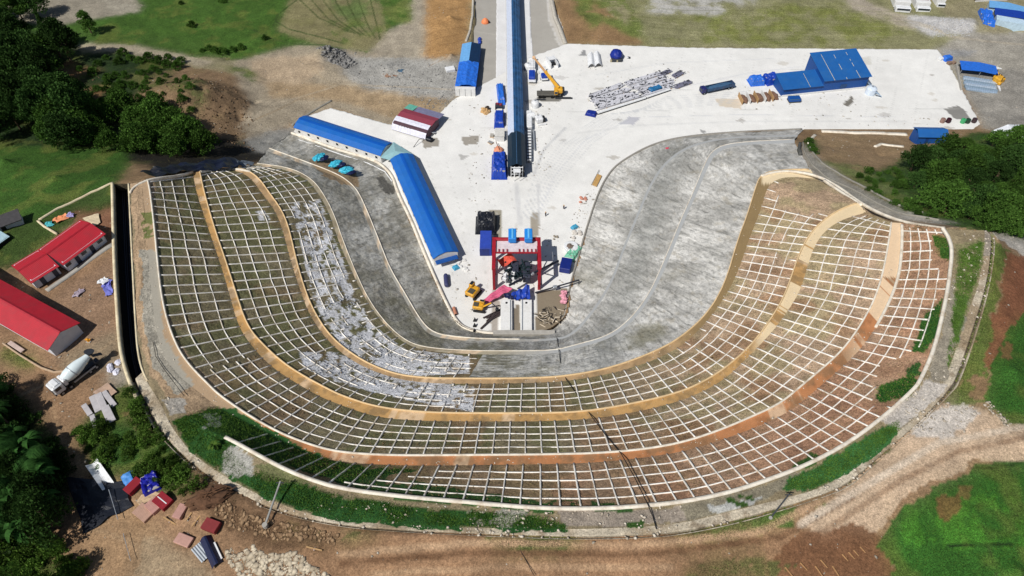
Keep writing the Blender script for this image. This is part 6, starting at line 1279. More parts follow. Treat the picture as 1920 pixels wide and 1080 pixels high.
# workers
def skin_person(u, v, rz, label, shirt, trousers, z=PZ):
    J = [(0, 0, .95), (0, 0, 1.2), (0, .02, 1.42), (0, .02, 1.55), (0, .04, 1.68), (.19, 0, 1.42), (.27, .05, 1.15), (.25, .22, .98), (-.19, 0, 1.42), (-.27, -.03, 1.15), (-.24, .14, .98), (.1, 0, .9), (.12, .12, .5), (.12, .02, .08), (.12, .2, .04), (-.1, 0, .9), (-.12, -.08, .5), (-.13, -.22, .1), (-.13, -.06, .04)]
    E = [(0, 1), (1, 2), (2, 3), (3, 4), (2, 5), (5, 6), (6, 7), (2, 8), (8, 9), (9, 10), (0, 11), (11, 12), (12, 13), (13, 14), (0, 15), (15, 16), (16, 17), (17, 18)]
    R = [.16, .17, .18, .06, .11, .08, .055, .04, .08, .055, .04, .1, .075, .05, .045, .1, .075, .05, .045]
    me = bpy.data.meshes.new("person"); me.from_pydata(J, E, []); o = bpy.data.objects.new("person", me); COL.objects.link(o); me.materials.append(mat("skin", (150, 108, 84), .6))
    sk = o.modifiers.new("Skin", 'SKIN'); sv = me.skin_vertices[0].data
    for i, q in enumerate(R): sv[i].radius = (q, q)
    sv[0].use_root = True; sub = o.modifiers.new("Sub", 'SUBSURF'); sub.levels = 1; sub.render_levels = 1
    o.location = at(u, v, z); o.rotation_euler = (0, 0, rz); tag(o, label, "person", "workers on the floor")
    MB().lathe([(0, .2), (.3, .23), (.8, .22), (1, .12)], (0, 0, .98), (0, .02, 1.5), 14).build("jacket", shirt, o, smooth=True)
    mb = MB(); mb.tube((.1, 0, .98), (.12, .12, .5), .13, 10, .1); mb.tube((.12, .12, .5), (.12, .02, .12), .1, 10, .08); mb.tube((-.1, 0, .98), (-.12, -.08, .5), .13, 10, .1); mb.tube((-.12, -.08, .5), (-.13, -.22, .12), .1, 10, .08); mb.build("trousers", trousers, o)
    MB().lathe([(0, .17), (.1, .16), (.6, .13), (1, .03)], (0, .04, 1.7), (0, .04, 1.86), 14).build("helmet", M_yel, o, smooth=True)
M_dk = mat("dark_workwear", (44, 46, 54), .9)
skin_person(1023, 405, .4, "worker in dark clothes walking on the floor, the one nearer the gantry", M_dk, M_dk)
skin_person(1057, 392, 2.0, "worker in dark clothes farther right, towards the grey slope", M_dk, mat("navy_trousers", (34, 40, 66), .9))

# ================================================================== LEFT YARD
M_rroof = mat("red_sheet_roof", (190, 36, 52), .55, var=.1, scale=.5, streak=('Y', 1.0), spec=.3, dirt=(150, 62, 66), dirt_amt=.45)
M_hwall = mat("house_white_wall", (222, 224, 232), .8, var=.06)
YZ = float(ground_z(*[np.array([q]) for q in at(100, 560, 32)[:2]])[0])
# house 1 (upper, two stepped roofs): eaves traced at their height
def red_house(f0, f1, n0, n1, ze, zr, label, gz, name="red_roofed_house"):
    P = [at(*p, gz + ze) for p in (f0, f1, n0, n1)]; a = (P[0] + P[2]) / 2; b = (P[1] + P[3]) / 2; d = (b - a); L = d.length; d.normalize(); n = Vector((-d.y, d.x, 0))
    W = (abs((P[0] - P[2]).dot(n)) + abs((P[1] - P[3]).dot(n))) / 2; m = (a + b) / 2
    r = empty(name, (m.x, m.y, gz), math.atan2(-d.x, d.y), label, "house", "red-roofed houses"); h = W / 2
    MB().shell([(-h, ze), (-.05, zr), (0, zr + .02), (.05, zr), (h, ze)], -L / 2, L / 2, .09, 10).build("roof", M_rroof, r)
    MB().shell([(-.3, zr - .02), (0, zr + .12), (.3, zr - .02)], -L / 2, L / 2, .06).build("ridge_cap", mat("red_ridge", (170, 26, 44), .5), r)
    iw = h - .7; w_ = MB(); [w_.box((s_ * iw, 0, (ze + .2) / 2), (.2, L - 1.0, ze + .2)) for s_ in (-1, 1)]; [w_.prism([(-iw - .1, 0), (iw + .1, 0), (iw + .1, ze + .2), (0, zr - .18), (-iw - .1, ze + .2)], e * (L / 2 - .5) - .1, e * (L / 2 - .5) + .1) for e in (-1, 1)]
    w_.build("wall", M_hwall, r); return r, L, h, iw
h1, L1_, hh, iw = red_house((75, 464), (152, 412), (113, 503), (196, 439), 2.8, 4.2, "upper red-roofed house nearer the black channel, with dark windows", YZ)
for k, (t, kind) in enumerate(((.1, 'window'), (.3, 'door'), (.46, 'window'), (.64, 'door'), (.84, 'window'))):
    y = -L1_ / 2 + L1_ * t
    if kind == 'window': f = MB().box((iw + .13, y, 1.7), (.08, 1.5, 1.0)).build("window", M_hwall, h1); MB().box((iw + .19, y, 1.7), (.06, 1.3, .8)).build("pane", M_glass, f)
    else: MB().box((iw + .13, y, 1.05), (.08, 1.0, 2.1)).build("door", mat("slate_door", (60, 64, 78), .6), h1)
h2, L2_, hh, iw = red_house((17, 501), (73, 466), (62, 529), (111, 500), 2.5, 3.8, "lower left extension with its own red roof, joined to the upper house", YZ)
for t in (.35, .8): MB().box((iw + .13, -L2_ / 2 + L2_ * t, 1.0), (.08, 1.0, 2.0)).build("door", mat("slate_door", (60, 64, 78), .6), h2)
h3, L3_, hh, iw = red_house((-150, 440), (151, 608), (-190, 500), (89, 655), 3.2, 4.8, "large red-roofed hall with white gable, cut by the left edge", YZ)
MB().box((0, L3_ / 2 - .36, 2.6), (1.0, .06, .6)).build("gable_vent", M_hwall, h3)
for k in range(6): f = MB().box((iw + .13, L3_ / 2 - 4 - k * 4.2, 1.7), (.08, 1.4, 1.0)).build("window", M_hwall, h3); MB().box((iw + .19, L3_ / 2 - 4 - k * 4.2, 1.7), (.06, 1.2, .8)).build("pane", M_glass, f)
def gline(name, pts, w_, h_, material, label, cat, base=-.4, lift=0.0):
    P = [G(*p) for p in pts]; Q = []
    for a, b in zip(P, P[1:]):
        n = max(2, int((b - a).length / .8)); Q += [list(a.lerp(b, k / n)) for k in range(n)]
    Q.append(list(P[-1])); Q = np.array(Q); Q[:, 2] = ground_z(Q[:, 0], Q[:, 1]) + lift; V, F = [], []; ribbon(V, F, Q, w_, h_, base=base); o = npmesh(name, V, F, material); recenter(o); return tag(o, label, cat)
gline("yard_kerb", [(88, 546), (120, 524), (170, 488), (214, 458)], 1.1, .3, M_grey, "wide grey concrete kerb along the front of the upper red-roofed house", "kerb")
gline("garden_wall", [(74, 414), (110, 392), (172, 362), (213, 344)], .35, .5, M_wallw, "thin cream wall from the field corner up to the black channel", "wall")
gline("garden_wall", [(72, 416), (84, 426), (108, 440)], .5, .45, M_wallw, "short thick cream wall meeting the upper red roof", "wall")
gline("yard_wall", [(8, 646), (40, 668), (80, 692), (104, 700), (128, 698)], .3, .6, mat("buff_wall", (190, 164, 136), .9), "buff retaining wall curving below the large red-roofed hall", "wall")
boxes("timber_plank", (16, 642), (50, 664), [("plank", mat("pinkish_plank", (198, 176, 166), .8), [((0, 0, .5), (.9, 4.6, .25))]), ("prop", M_wood, [((0, 1.4, .2), (.8, .3, .4)), ((0, -1.4, .2), (.8, .3, .4))])], "pale plank lying along the buff retaining wall", "plank", ground=True)
def flat_sheet(name, pts, material, label, cat, group=None, lift=.12, wr=.25, sd=1):
    C = [G(*p) for p in pts]; o = sum(C, Vector()) / 4; n = 10; V = []
    for j in range(n + 1):
        for i in range(n + 1):
            a, b = i / n, j / n; p = C[0].lerp(C[1], a).lerp(C[3].lerp(C[2], a), b); q = p - o; q.z = float(ground_z(np.array([p.x]), np.array([p.y]))[0]) - o.z + lift + wr * float(vnoise(np.array(a * 6.), np.array(b * 6.), sd)) 
            q.x += wr * (float(vnoise(np.array(a * 4.), np.array(b * 4.), sd + 3)) - .5) * 2; q.y += wr * (float(vnoise(np.array(a * 4.), np.array(b * 4.), sd + 6)) - .5) * 2; V.append(tuple(q))
    W = n + 1; m = len(V); V += [(x, y, z_ - .04) for x, y, z_ in V]; F = [(j * W + i, j * W + i + 1, j * W + W + i + 1, j * W + W + i) for j in range(n) for i in range(n)]; F += [(m + f[3], m + f[2], m + f[1], m + f[0]) for f in F]
    o2 = MB().add(V, F).build(name, material); o2.location = o; return tag(o2, label, cat, group)
flat_sheet("orange_cloth", [(98, 414), (118, 404), (142, 404), (112, 420)], mat("orange_cloth", (232, 150, 104), .8, var=.25), "orange cloth spread on the ground above the upper red-roofed house", "cloth", wr=.5)
flat_sheet("violet_cloth", [(128, 402), (142, 402), (140, 410), (126, 410)], mat("violet_cloth", (170, 160, 206), .8, var=.25), "small violet cloth at the tip of the orange one", "cloth", lift=.3, wr=.4)
flat_sheet("teal_cloth", [(84, 420), (98, 416), (104, 424), (92, 428)], mat("teal_cloth", (84, 184, 190), .8, var=.2), "small teal cloth left of the orange one", "cloth", wr=.4)
flat_sheet("wooden_decking", [(156, 412), (186, 402), (190, 420), (180, 426)], mat("pale_decking", (214, 196, 164), .8, streak=('Y', 1.0)), "pale corrugated decking behind the right end of the upper red roof", "decking", lift=.4, wr=.1)
flat_sheet("blue_white_sheet", [(192, 530), (210, 524), (214, 552), (202, 558)], mat("periwinkle_sheet", (120, 124, 206), .7, var=.3), "periwinkle and white plastic sheet in the yard beside the black channel", "sheet", wr=.5)
flat_sheet("plastic_film", [(134, 558), (146, 546), (162, 540), (152, 556)], mat("lilac_film", (170, 156, 168), .6, var=.3), "crumpled lilac film on the bare yard between the houses and channel", "sheet", wr=.4)
flat_sheet("white_film", [(182, 532), (196, 524), (208, 524), (200, 536)], M_whitem, "crumpled white film just above the periwinkle sheet", "sheet", lift=.4, wr=.4)
r = empty("yellow_hydrant", G(167, 640), 0, "small orange-yellow post casting a shadow in the yard", "post"); MB().lathe([(0, .35), (.3, .3), (.8, .28), (1, .1)], (0, 0, 0), (0, 0, 1.0), 12).build("barrel", mat("amber_paint", (232, 160, 40), .5), r); MB().box((0, 0, .6), (1.1, .25, .25)).build("arm", mat("amber_paint", (232, 160, 40)), r); MB().box((0, 0, .06), (.9, .9, .12)).build("base", M_grey, r)
# small shed and glazed frame at the left edge
r, L = gseg("tar_roofed_shed", (-14, 438), (44, 414), "small shed with dark grey roof and white rear at the left edge", "shed")
MB().box((0, 0, 1.1), (3.4, L, 2.2)).build("wall", M_hwall, r); MB().box((.2, 0, 2.4), (4.4, L + .6, .2), 0, 0, .06).build("roof", mat("tar_roof", (70, 68, 70), .9, var=.25), r); MB().box((1.75, -.6, 1.0), (.08, 1.0, 1.9)).build("door", M_dark, r)
r, L = gseg("cold_frame", (-14, 470), (14, 446), "pale glazed frame with dark side below the small grey shed", "frame"); MB().box((0, 0, .7), (2.8, L, 1.4)).build("box", M_dark, r); MB().box((0, 0, 1.5), (3.2, L + .3, .12), 0, 0, .12).build("glazed_lid", mat("pale_glass_lid", (176, 204, 214), .2, spec=.7), r)
# concrete mixer truck
r, L = gseg("mixer_truck", (192, 676), (102, 744), "white concrete mixer truck parked below the red-roofed hall", "mixer truck")
r.rotation_euler = (0, 0, r.rotation_euler.z); L = min(L, 10.2)
MB().box((0, 0, .95), (1.1, L * .95, .35)).build("chassis", M_dsteel, r)
c = MB().bbox((0, L / 2 - 1.15, 1.9), (2.5, 2.2, 2.3), .25).build("cab", M_whitem, r); MB().box((0, L / 2 - .03, 2.2), (2.1, .08, 1.0)).build("windscreen", M_glass, c); MB().box((0, L / 2 - .1, 1.15), (2.4, .25, .5)).build("bumper", M_dsteel, c); MB().bbox((0, L / 2 - 1.3, 3.1), (2.0, 1.0, .25), .08).build("roof_deflector", M_whitem, c)
for s_ in (-1, 1): MB().box((s_ * 1.27, L / 2 - 1.1, 2.3), (.06, 1.1, .8)).build("side_window", M_glass, c)
dm = MB().lathe([(0, .5), (.05, .95), (.2, 1.25), (.42, 1.35), (.62, 1.2), (.85, .8), (1, .6)], (0, L / 2 - 2.7, 2.15), (0, -L / 2 + 1.2, 3.3), 24).build("drum", mat("drum_white", (226, 238, 240), .35, var=.05, scale=2), r, smooth=True)
MB().lathe([(0, 1.38), (.5, 1.4), (1, 1.38)], (0, L / 2 - 5.0, 2.55), (0, L / 2 - 5.2, 2.6), 24).build("drum_ring", M_steel, dm, smooth=True)
MB().bbox((0, L / 2 - 2.75, 2.2), (2.2, .7, 1.7), .2).build("water_tank", M_whitem, r)
mb = MB(); [mb.box((s_ * .8, -L / 2 + 1.2, 2.1), (.15, .2, 2.2)) for s_ in (-1, 1)]; mb.lathe([(0, .4), (1, .95)], (0, -L / 2 + .9, 3.3), (0, -L / 2 + .6, 4.1), 12); mb.build("hopper", M_dsteel, r); MB().box((0, -L / 2 - .1, 2.1), (.7, 1.9, .25), 0, .6).build("chute", M_dsteel, r)
mb = MB(); [mb.box((s_ * 1.2, -1.2, 1.0), (.12, 4.8, .35)) for s_ in (-1, 1)]; build_each(mb, "side_guard", M_steel, r)
for y in (L / 2 - 1.2, L / 2 - 3.0, -L / 2 + 1.5, -L / 2 + 2.9):
    for s_ in (-1, 1): wh = MB().tube((s_ * .85, y, .52), (s_ * 1.25, y, .52), .52, 16).build("wheel", M_black, r); MB().tube((s_ * 1.25, y, .52), (s_ * 1.28, y, .52), .26, 10).build("hub", M_steel, wh)
r = empty("grout_spill_heap", G(212, 692), .2, "pale lilac bags at the black channel beside the mixer truck's rear", "bags"); [MB().blob((math.cos(k * 2) * .9, -1 + k * .8, .2), (1.3, 1.6, .8), 10, 6, .25, k + 90).build("bag", mat("lilac_white", (222, 222, 236)), r) for k in range(4)]
gp_ = "concrete slabs dumped on the grass"
for i, (a, b, wd, lb) in enumerate((((176, 745), (186, 772), 1.3, "grey slab with its left neighbour, upper left of the dumped slabs"), ((188, 742), (206, 788), 1.2, "longest pale slab in the middle of the dumped slabs"), ((198, 738), (216, 762), 1.0, "short pale slab on the right of the dumped slabs"), ((160, 762), (172, 780), 1.0, "narrow slab at the left end of the dumped slabs"), ((176, 782), (182, 806), .9, "slim slab lying lowest on the grass"), ((202, 766), (214, 792), 1.2, "pale slab overlapping the lower end of the longest one"))):
    r, L = gseg("concrete_slab", a, b, lb, "slab", gp_); MB().bbox((0, 0, .35 + .06 * i), (wd, L, .3), .04).build("slab", mat("lilac_grey_slab", (186, 182, 184), .9, var=.15), r); MB().box((0, 0, .1), (wd * .7, .3, .2)).build("bearer", M_wood, r)
flat_sheet("plywood_sheet", [(176, 738), (204, 720), (222, 738), (200, 752)], mat("buff_ply", (182, 154, 134), .9, var=.15), "square buff plywood sheet at the top of the dumped slabs", "sheet", lift=.5, wr=.05)
# white gutter section, black tarps, boxes and tiles of the lower left dump
r, L = gseg("gutter_section", (178, 872), (206, 914), "white folded metal gutter lying on the dirt beside the palms", "gutter"); MB().shell([(-1.0, .9), (-.25, .35), (.0, .3), (.25, .35), (1.1, 1.0)], -L / 2, L / 2, .08, 3).build("trough", M_whitem, r); MB().box((0, 0, .12), (1.0, .4, .24)).build("bearer", M_wood, r)
flat_sheet("black_groundsheet", [(128, 900), (236, 905), (250, 948), (160, 1000)], M_black_tarp, "large black groundsheet spread below the white gutter", "groundsheet", lift=.15, wr=.4, sd=9)
tarp_box("covered_crates", (236, 912), (256, 898), 4.0, 1.3, mat("sky_blue_tarp", (84, 150, 224), .5), "sky blue sheet over crates, left of the red box", "covered load", ground=True, seed=51, sag=.2)
tarp_box("covered_crates", (268, 918), (302, 900), 4.2, 1.4, mat("ultramarine_tarp", (24, 30, 150), .4, var=.25), "ultramarine tarpaulin heap right of the red box", "covered load", ground=True, seed=52, sag=.8)
gr = "red and pink tile stacks in the lower left dump"
def tiles(a, b, wd, h_, col, lb, strap=False):
    r, L = gseg("tile_stack", a, b, lb, "tile stack", gr); m = mat("tiles_%d_%d_%d" % col, col, .8, var=.12, streak=('X', 2.0)); MB().bbox((0, 0, h_ / 2 + .15), (wd, L, h_), .06).build("tiles", m, r)
    mb = MB(); [mb.box((0, y * L, .08), (wd * 1.05, .2, .16)) for y in (-.35, .35)]; build_each(mb, "pallet_board", M_wood, r)
    if strap: MB().box((0, 0, h_ + .18), (.16, L * .8, .05)).build("strap", M_whitem, r)
    return r
tiles((242, 928), (266, 902), 1.7, 1.1, (150, 28, 42), "dark red long stack beside the sky blue sheet")
tiles((300, 936), (318, 950), 2.2, 1.0, (150, 26, 42), "dark red square stack with a white strap, in the middle", True)
tiles((286, 944), (300, 958), 2.2, .9, (196, 148, 136), "pink stack directly left of the strapped red one")
tiles((262, 956), (282, 972), 2.2, .7, (190, 152, 132), "low pink stack farthest left, partly sunk in the dirt")
tiles((348, 948), (334, 976), 1.5, .8, (196, 150, 138), "narrow pink stack right of the strapped red one")
tiles((386, 984), (412, 994), 1.9, 1.0, (140, 50, 52), "weathered red stack at the foot of the earth bank")
tiles((334, 1010), (360, 1020), 1.7, .6, (200, 156, 142), "pink stack standing alone near the bottom, left of the dark gutter")
flat_sheet("beige_sheet", [(255, 938), (286, 916), (310, 928), (270, 958)], mat("beige_sheet", (196, 168, 134), .8, var=.15), "beige sheet spread below the ultramarine tarpaulin", "sheet", wr=.3, sd=12)
for i, (a, b, lb) in enumerate((((362, 990), (376, 966), "thin pink batten lying alone above the weathered red stack"), ((309, 972), (330, 984), "pair of pale battens near the narrow pink stack"), ((350, 978), (360, 962), "short brown batten beside the narrow pink stack"), ((575, 1026), (605, 1034), "pale branch on the bottom road near the earth bank"))):
    r, L = gseg("batten", a, b, lb, "batten"); MB().box((0, 0, .25), (.22, L, .12)).build("batten", M_wood, r); MB().box((0, 0, .1), (.5, .2, .15)).build("bearer", mat("pinkish_plank", (198, 176, 166)), r)
r, L = gseg("bent_gutter", (386, 1010), (410, 1062), "dark navy bent gutter with a white rim at the bottom left", "gutter"); mb = MB(); mb.shell([(-.9, .3), (-.3, 1.0), (0, 1.1), (.35, 1.0), (.9, .3)], -L / 2, L / 2, .08, 2); mb.build("trough", mat("navy_gutter", (38, 44, 74), .35, var=.2), r); MB().box((-.95, L * .1, .5), (.25, L * .6, .12)).build("rim", M_whitem, r)
r, L = gseg("corrugated_offcut", (372, 1022), (392, 1046), "grey corrugated offcuts left of the bent navy gutter", "offcut"); MB().shell([(-1.2 + .2 * k, .35 + .1 * (k % 2)) for k in range(13)], -L / 2, L / 2, .04, 2).build("sheet", M_steel, r); MB().box((.2, .3, .12), (1.4, .3, .22)).build("bearer", M_wood, r)
# ================================================================== TREES, SHRUBS, GRASS, STONES, POLES
L_dark = leaf_material("leaf_dark", (.012, .034, .008), (.06, .125, .028))
L_mid = leaf_material("leaf_mid", (.018, .05, .008), (.10, .20, .035))
L_bright = leaf_material("leaf_bright", (.035, .085, .015), (.14, .24, .04))
L_palm = leaf_material("leaf_palm", (.010, .036, .008), (.05, .135, .028), .15)
M_bark = mat("bark", (96, 80, 62), .95, var=.3, scale=3)
def cards(centres, size, r, up=.35):
    """leaf quads facing mostly outward/up"""
    n = len(centres); a = r.normal(0, 1, (n, 3)); a[:, 2] *= up; nrm = a / np.linalg.norm(a, axis=1)[:, None]
    t = np.cross(r.normal(0, 1, (n, 3)), nrm); t /= np.linalg.norm(t, axis=1)[:, None]; b = np.cross(nrm, t); s = size * r.uniform(.6, 1.3, n)[:, None]
    V = np.stack([centres - t * s * .5, centres - b * s * .3, centres + t * s * .5, centres + b * s * .3], 1).reshape(-1, 3); F = np.arange(4 * n).reshape(n, 4); return V, F
def make_tree(name, seed, R, Hc, Ht, nclump, per, leaf, lm, label, cat, group, conic=0.0):
    r = np.random.default_rng(seed); root = empty(name, (0, 0, 0), 0, label, cat, group)
    C = []
    limbs = MB(); limbs.tube((0, 0, -.6), (0, 0, Ht * .6), .035 * Ht + .08, 8, .02 * Ht + .05)
    for k in range(nclump):
        a = r.uniform(0, 2 * math.pi); hz = r.uniform(0, 1); rad = R * math.sqrt(r.uniform(.05, 1)) * ((1 - hz) ** .5 if not conic else (1 - hz * .92)); rad *= .75 + .5 * vnoise(np.array(a * 1.3), np.array(seed * 3.1), seed)
        c = np.array([math.cos(a) * rad, math.sin(a) * rad, Ht * .45 + hz * Hc]); cr = R * r.uniform(.2, .36) * (1 - .4 * hz * bool(conic))
        if k < 9: limbs.tube((0, 0, Ht * (.3 + .25 * (k % 3) / 3)), tuple(c), .02 * Ht, 5, .03)
        d = r.normal(0, 1, (per, 3)); d /= np.linalg.norm(d, axis=1)[:, None]; d[:, 2] = d[:, 2] * .75; C.append(c + d * cr * r.uniform(.55, 1.1, (per, 1)))
    V, F = cards(np.concatenate(C), leaf, r); npmesh("crown", V, F, lm, parent=root); limbs.build("trunk", M_bark, root); return root
def make_palm(name, seed, Ht, nf, fl, label, cat, group, lm, broad=False):
    r = random.Random(seed); root = empty(name, (0, 0, 0), 0, label, cat, group); mb = MB()
    for k in range(nf):
        a = 2 * math.pi * k / nf + r.uniform(-.25, .25); el = r.uniform(-.1, 1.2); L = fl * r.uniform(.75, 1.1); p = Vector((0, 0, Ht)); d = Vector((math.cos(a) * math.cos(el), math.sin(a) * math.cos(el), math.sin(el))); side = Vector((-math.sin(a), math.cos(a), 0)); prev = p; n = 9
        for i in range(n):
            d.z -= .22; q = prev + d.normalized() * (L / n); w_ = (fl * (.13 if broad else .3)) * math.sin(math.pi * (i + .9) / (n + .9)) + .05
            if broad: up = side.cross(d).normalized() * (-.2 * w_); mb.add([prev, q, q + side * w_ + up, prev + side * w_ + up], [(0, 1, 2, 3)]); mb.add([prev, prev - side * w_ + up, q - side * w_ + up, q], [(0, 1, 2, 3)])
            else:
                for s_ in (-1, 1):
                    for h_ in (0, .33, .66): m = prev.lerp(q, h_ + r.uniform(-.1, .1)); e = m + side * s_ * w_ + d * .25 * w_ + Vector((0, 0, -.35 * w_)); t = d.normalized() * .075; mb.add([m - t, m + t, e], [(0, 1, 2)])
            prev = q
    mb.build("crown", lm, root); t = MB(); t.tube((0, 0, -.5), (0, 0, Ht), .2 + .01 * Ht, 8, .14); t.build("trunk", M_bark, root); return root
def scatter(poly, n, mind, seed):
    r = random.Random(seed); P = []; us = [p[0] for p in poly]; vs = [p[1] for p in poly]; t = 0
    while len(P) < n and t < 6000:
        t += 1; u, v = r.uniform(min(us), max(us)), r.uniform(min(vs), max(vs))
        if pip(np.array([u]), np.array([v]), poly)[0] and all(math.hypot(u - a, (v - b) * 1.2) > mind for a, b in P): P.append((u, v))
    return P
USED = set()
def plant(root, pts, seed, smin=.8, smax=1.2, label=None, group=None, sink=.1):
    r = random.Random(seed)
    for u, v in pts:
        p = G(u, v)
        if root.name in USED: c = copy_tree(root)
        else: c = root; USED.add(root.name)
        s = r.uniform(smin, smax); c.location = (p.x, p.y, p.z - sink); c.rotation_euler = (0, 0, r.uniform(0, 6.28)); c.scale = (s, s, s * r.uniform(.85, 1.15))
        if label: c["label"] = label
        if group: c["group"] = group
GT1, GT2, GT3, GT4, GT5 = "trees of the dark upper left wood", "trees of the right-hand wood", "palms in the lower left corner", "shrubs on the bank by the dump", "bushes around the brown mound"
mk = lambda seed, R, Hc, Ht, nc, per, lf, lm, lb, g, **k: make_tree("broadleaf_tree", seed, R, Hc, Ht, nc, per, lf, lm, lb, "tree", g, **k)
A = [mk(1, 5.2, 6.5, 7, 70, 70, .62, L_dark, "dark broadleaf tree crowded into the upper left wood", GT1), mk(2, 4.4, 7.5, 8, 64, 64, .58, L_dark, "dark broadleaf tree crowded into the upper left wood", GT1), mk(3, 3.6, 5, 5, 48, 60, .55, L_mid, "dark broadleaf tree crowded into the upper left wood", GT1)]
P1 = scatter([(-70, -30), (50, -30), (78, 20), (100, 62), (140, 110), (100, 150), (110, 190), (150, 215), (150, 285), (60, 270), (-70, 265)], 62, 20, 1)
for i, t in enumerate(A): plant(t, P1[i::3], i, 1.0, 1.5)
P1b = scatter([(160, 215), (290, 200), (345, 215), (385, 262), (400, 292), (330, 292), (240, 285), (190, 290), (155, 280)], 26, 18, 2)
bt = mk(4, 4.0, 4.2, 4.2, 56, 64, .5, L_mid, "green bushy tree standing below the brown mound", "bushy trees below the brown mound"); plant(bt, P1b, 5, .95, 1.4)
bush = make_tree("bush", 5, 1.9, 1.7, 1.2, 26, 46, .34, L_mid, "low green bush beside the pale track and the brown mound", "bush", GT5)
plant(bush, [(232, 104), (246, 112), (262, 118), (280, 112), (298, 118), (316, 124), (334, 128), (225, 120), (200, 112), (186, 122), (176, 140), (205, 150), (228, 160), (250, 165), (215, 178), (182, 170), (168, 185), (195, 196), (232, 192), (262, 186), (276, 200), (150, 132), (340, 118), (318, 112), (268, 140), (290, 132)], 6, .7, 1.4)
con = mk(6, 2.2, 8, 7, 44, 56, .45, L_dark, "slim pointed dark tree near the track at the upper left", "slim trees at the upper left", conic=1); plant(con, [(97, 78)], 7, 1, 1.2)
lone = mk(7, 3.2, 6.5, 6, 52, 60, .5, L_mid, "lone leafy tree with a long shadow on the upper left meadow", "lone tree on the meadow"); plant(lone, [(172, 62)], 8, 1.1, 1.2)
plant(bush, scatter([(215, 140), (330, 125), (370, 180), (360, 225), (280, 215), (160, 190)], 34, 12, 31), 33, .5, 1.1)
plant(bush, [(392, 92), (406, 98), (420, 100), (438, 96), (452, 92), (380, 96), (498, 74), (360, 50), (340, 8), (418, 4)], 9, .6, 1.1, "small bush dotting the upper left meadow", "bushes on the upper left meadow")
B = [mk(11, 4.4, 5.0, 5, 64, 66, .5, L_mid, "green tree in the dense wood behind the right slopes", GT2), mk(12, 3.7, 4.2, 4.5, 54, 62, .48, L_dark, "green tree in the dense wood behind the right slopes", GT2), mk(13, 3.0, 3.4, 3.5, 44, 56, .44, L_mid, "green tree in the dense wood behind the right slopes", GT2)]
P2 = scatter([(1690, 330), (1710, 305), (1780, 290), (1850, 268), (1960, 262), (1960, 440), (1880, 436), (1820, 418), (1760, 404), (1700, 385)], 46, 21, 3)
for i, t in enumerate(B): plant(t, P2[i::3], 20 + i, .8, 1.3)
sh = make_tree("shrub", 14, 1.6, 1.3, 1.0, 24, 40, .3, L_mid, "low shrub on the fringe of the right-hand wood", "shrub", "shrubs fringing the right-hand wood")
plant(sh, scatter([(1600, 330), (1640, 322), (1690, 310), (1700, 380), (1760, 412), (1730, 410), (1650, 372), (1610, 345)], 26, 9, 4) + [(1830, 424), (1850, 430), (1870, 434), (1895, 440), (1912, 445), (1520, 276), (1524, 286), (1516, 268)], 21, .6, 1.2)
bsh = make_tree("shrub", 15, 1.5, 1.1, .9, 24, 44, .26, L_bright, "bright leafy shrub on the bank between the dump and the curved path", "shrub", GT4)
plant(bsh, scatter([(150, 800), (175, 790), (235, 830), (262, 750), (285, 800), (345, 880), (392, 918), (330, 928), (262, 890), (180, 862), (165, 840)], 44, 12, 6) + [(246, 738), (262, 752), (255, 770)], 22, .6, 1.25)
psh = make_tree("shrub", 16, 1.1, .8, .6, 18, 40, .22, L_bright, "yellow-green shrub at the bottom left corner below the palms", "shrub", "shrubs at the bottom left corner")
plant(psh, scatter([(-20, 1000), (70, 1000), (120, 1020), (165, 1060), (150, 1100), (-20, 1100)], 26, 15, 7), 23, 1.2, 2.3)
pa = make_palm("palm_tree", 1, 6.6, 15, 4.0, "dark-fronded palm in the thicket at the lower left edge", "palm tree", GT3, L_palm); pb = make_palm("palm_tree", 2, 5.4, 13, 3.2, "dark-fronded palm in the thicket at the lower left edge", "palm tree", GT3, L_palm, True)
P3 = scatter([(-40, 760), (20, 755), (50, 800), (90, 850), (118, 905), (120, 960), (80, 1020), (-40, 1030)], 40, 17, 8); plant(pa, P3[::2], 24, .8, 1.2); plant(pb, P3[1::2], 25, .9, 1.3)
und = make_tree("shrub", 17, 1.8, 1.2, .8, 26, 44, .3, L_dark, "dark undergrowth shrub beneath the lower left palms", "shrub", "undergrowth beneath the lower left palms"); plant(und, scatter([(-30, 735), (20, 730), (70, 800), (115, 860), (140, 940), (100, 1010), (-30, 1030)], 60, 12, 9), 26, 1.0, 1.7)
hi = mk(19, 4.2, 5.5, 8, 60, 62, .5, L_dark, "tall dark tree rising out of the lower left palms", "tall trees among the lower left palms"); plant(hi, [(20, 850), (55, 905), (98, 945), (10, 960), (60, 985), (112, 990), (-20, 800)], 30, .85, 1.1)
tall = mk(18, 4.2, 6.5, 9, 50, 60, .5, L_mid, "tall tree at the bottom edge throwing the feathered shadow on the dirt", "tall tree at the bottom edge"); p = at(60, 1130, 36); tall.location = p; tall.scale = (.9, .9, 1.1)
bn = make_palm("banana_plant", 5, .9, 9, 1.7, "small banana plant alone on the grassy verge at lower left", "banana plant", None, L_bright, True); bn.location = at(403, 838, 38.3)
